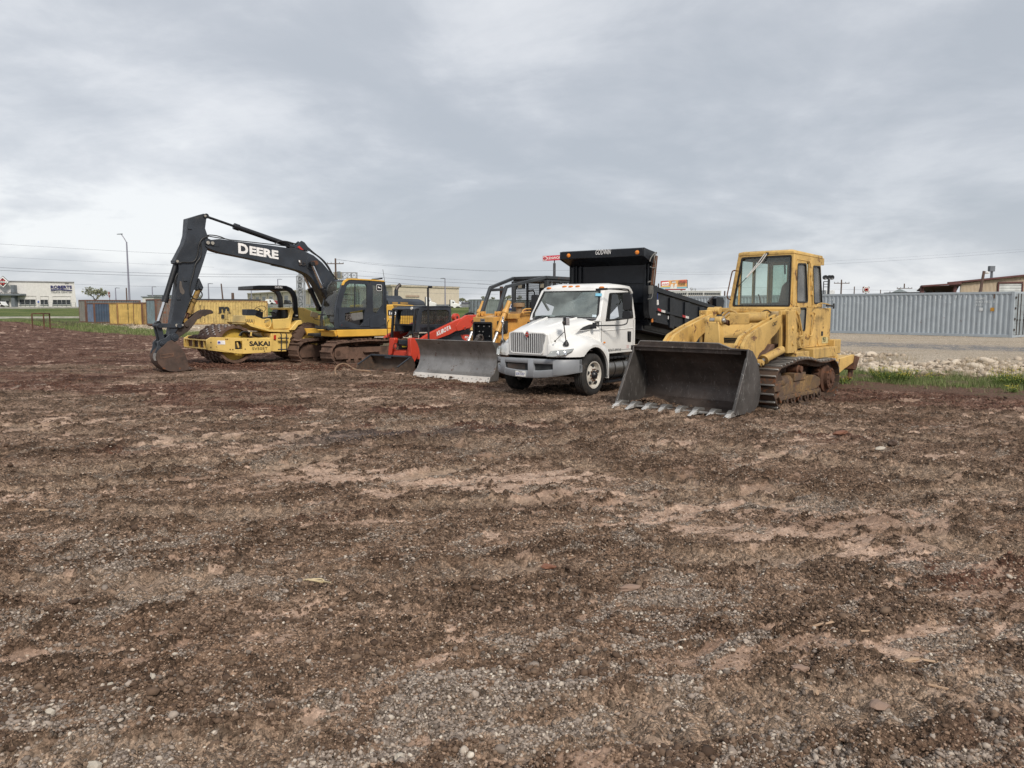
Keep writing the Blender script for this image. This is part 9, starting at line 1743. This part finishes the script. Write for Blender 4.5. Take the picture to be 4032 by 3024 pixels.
X2=np.concatenate([rg.uniform(8,45,16000)]);Y2=rg.uniform(18,46,16000);d=edge_d(X2,Y2);k=(d>9)&(fbm(X2*.3,Y2*.3,14,2)>-.2);X2,Y2=X2[k],Y2[k]
tag(scatter('gravel',np.stack([X2,Y2,ground_h(X2,Y2)],-1),np.clip(rg.lognormal(-4.0,.4,len(X2)),.010,.04),ROCK,33),'pale crushed stone scattered on the caliche pad','gravel',kind='stuff')
FL=mat('dried_mud_flake',(.27,.185,.14),.9,dirt=.4,dcol=(.2,.13,.09),bump=.5);WD=mat('splintered_wood',(.42,.29,.19),.85,dirt=.2,bump=.3,streak=.3)
def lying(name,cat,label,v,x,y,L_,W_,T_,ang,mt,seed,grp=None,bend=0):
 q=gnd(v,x,y);z=gz(q.x,q.y);r=random.Random(seed);n=10;P=[(L_/2*math.cos(t)*r.uniform(.75,1.1),W_/2*math.sin(t)*r.uniform(.7,1.15))for t in[i*math.tau/n for i in range(n)]];V0,F0=ico(2);rr=np.random.default_rng(seed);m=MB();jag=.62 if mt is WD else 1.0;vv=V0*(1+.16*rr.normal(size=(len(V0),1)))*np.array([L_*.5*(.8 if mt is not WD else 1),W_*.5*.8,T_*.6]);m.add([tuple(a)for a in vv],[tuple(a)for a in F0])
 o=m.build(name,[mt],smooth=0);o.location=(q.x,q.y,z+T_*.6+.004);o.rotation_euler=(r.uniform(-.15,.15),r.uniform(-.15,.15),ang);tag(o,label,cat,grp)
lying('wood_chip','wood chip','pale pointed wood chip on bare dirt right of centre',3,0,0,.01,.01,.01,0,WD,1)if False else None
sc_=1659/1624
def LP(x,y):return(2016+x*2016/2059,1400+y*1624/1659)
items=[('wood_chip','pale wood chip lying right of the centre of the lower right dirt',1608,1232,.13,.05,.02,.3,WD),('wood_chip','wood chip standing among the brown clods low in the right half',1222,1362,.09,.035,.02,1.2,WD),('wood_chip','long thin splinter at the lower right',1730,1330,.16,.02,.012,-.5,WD),('wood_chip','slim splinter beside the right edge debris',1690,1262,.12,.02,.012,-.3,WD),('wood_chip','curved strip of bark in the middle distance at right',1250,1108,.14,.03,.015,.1,WD),('wood_chip','short splinter above the bark strip',1400,1128,.12,.03,.012,0,WD),('mud_flake','large grey lifted mud flake left of centre in the lower right dirt',1155,1300,.16,.06,.03,.25,FL),('mud_flake','cracked flat mud flake near the right lower corner',1475,1415,.14,.10,.03,.2,FL),('mud_flake','tilted grey flake on the pale crust',470,962,.20,.08,.035,.1,FL),('mud_flake','reddish flat clod on grey gravel at the middle left of the right half',148,850,.15,.07,.03,0,mat('red_flake',(.20,.09,.055),.9,dirt=.3,bump=.4)),('flat_stone','white flat stone at the foot of the dark patch right of the loader',1480,385,.18,.09,.04,.1,mat('pale_stone',(.46,.41,.34),.85,dirt=.3,bump=.3)),('mud_flake','dark brown clod right of the white flat stone',1530,368,.20,.15,.08,.4,mat('dark_clod',(.085,.055,.04),.95,bump=.7)),('mud_flake','long red brown clod behind the white flat stone',1320,335,.3,.14,.06,.1,bpy.data.materials.get('red_flake')or FL)]
for i,(nm,lb,x,y,a,b,c,an,mt)in enumerate(items):
 if mt is FL and 'reddish' in lb:mt=bpy.data.materials['red_flake']
 px,py=LP(x,y);lying(nm,nm.replace('_',' '),lb,0,px,py,a,b,c,an,mt or FL,60+i)
def LQ(x,y):return(x*2016/2059,1400+y*1624/1659)
wst=bpy.data.materials['pale_stone']
for i,(lb,x,y,a)in enumerate((('white angular pebble on the gravel left of the lower centre',705,1238,.045),('cream pebble on dark gravel at the lower left',445,1352,.04),('bright flat pebble right of the cream one',618,1355,.055),('pale chunk of stone at the bottom left',380,1636,.08),('tan stone at the bottom middle',1607,1632,.07),('small pale stone on the far left gravel',60,1280,.05),('yellowish stone low at the left',205,1460,.06))):
 px,py=LQ(x,y);lying('pebble','stone',lb,0,px,py,a,a*.7,a*.45,i,wst,90+i)
px,py=LQ(172,635);lying('wood_chip','wood chip','thin pale stick on the left middle dirt',0,px,py,.35,.03,.02,-.4,WD,99)
tw=[LQ(x,y)for x,y in((1220,925),(1245,913),(1300,910),(1305,925),(1260,935),(1225,932),(1240,920),(1290,918),(1330,942))]
m=MB();P=[]
for k,(x,y)in enumerate(tw):q=gnd(0,x,y);P.append(Vector((q.x,q.y,gz(q.x,q.y)+.02+.006*(k%3))))
tag(m.tube(P,.005,6,3).build('twine',[flat('straw_twine',(.58,.47,.28))],fix=False),'loose loop of straw coloured twine on the gravel','twine')
def heap(v,x,y,w,h,n,label,seed,mt=M_REDC):
 q=gnd(v,x,y);r=np.random.default_rng(seed);X_=q.x+r.normal(0,w/2.2,n);Y_=q.y+r.normal(0,w/3,n);hh=h*np.exp(-((X_-q.x)/w*1.6)**2-((Y_-q.y)/w*2)**2);tag(scatter('dirt',np.stack([X_,Y_,ground_h(X_,Y_)+hh*r.uniform(0,1,n)],-1),np.clip(r.lognormal(-4.0,.45,n),.01,.055),mt,seed+1,smooth=False),label,'dirt',kind='stuff')
heap(1,440,1540,1.1,.14,1500,'heap of red clods scraped up at the excavator bucket',11);heap(1,800,1530,2.2,.05,1100,'red clods under the roller drum',12);heap(2,500,1530,2.6,.06,1300,'red clods shed by the excavator tracks',13);heap(3,900,1480,2.0,.03,300,'crumbs of soil before the bulldozer blade',14,M_CLOD)
r=np.random.default_rng(5);n=500;lx=2.05+np.abs(r.normal(0,.22,n));ly=-1.05+r.normal(0,.20,n);w_=[L.w((a,b,.06+max(0,.10-abs(b+1.05)*.3)))for a,b in zip(lx,ly)];k=(lx<2.7)&(ly>-1.38)
tag(scatter('dirt',np.array([list(p)for p in w_])[k],np.clip(r.lognormal(-4.1,.5,n),.006,.05)[k],M_CLOD,41,smooth=False),'loose dirt left in the corner of the loader bucket','dirt',kind='stuff')
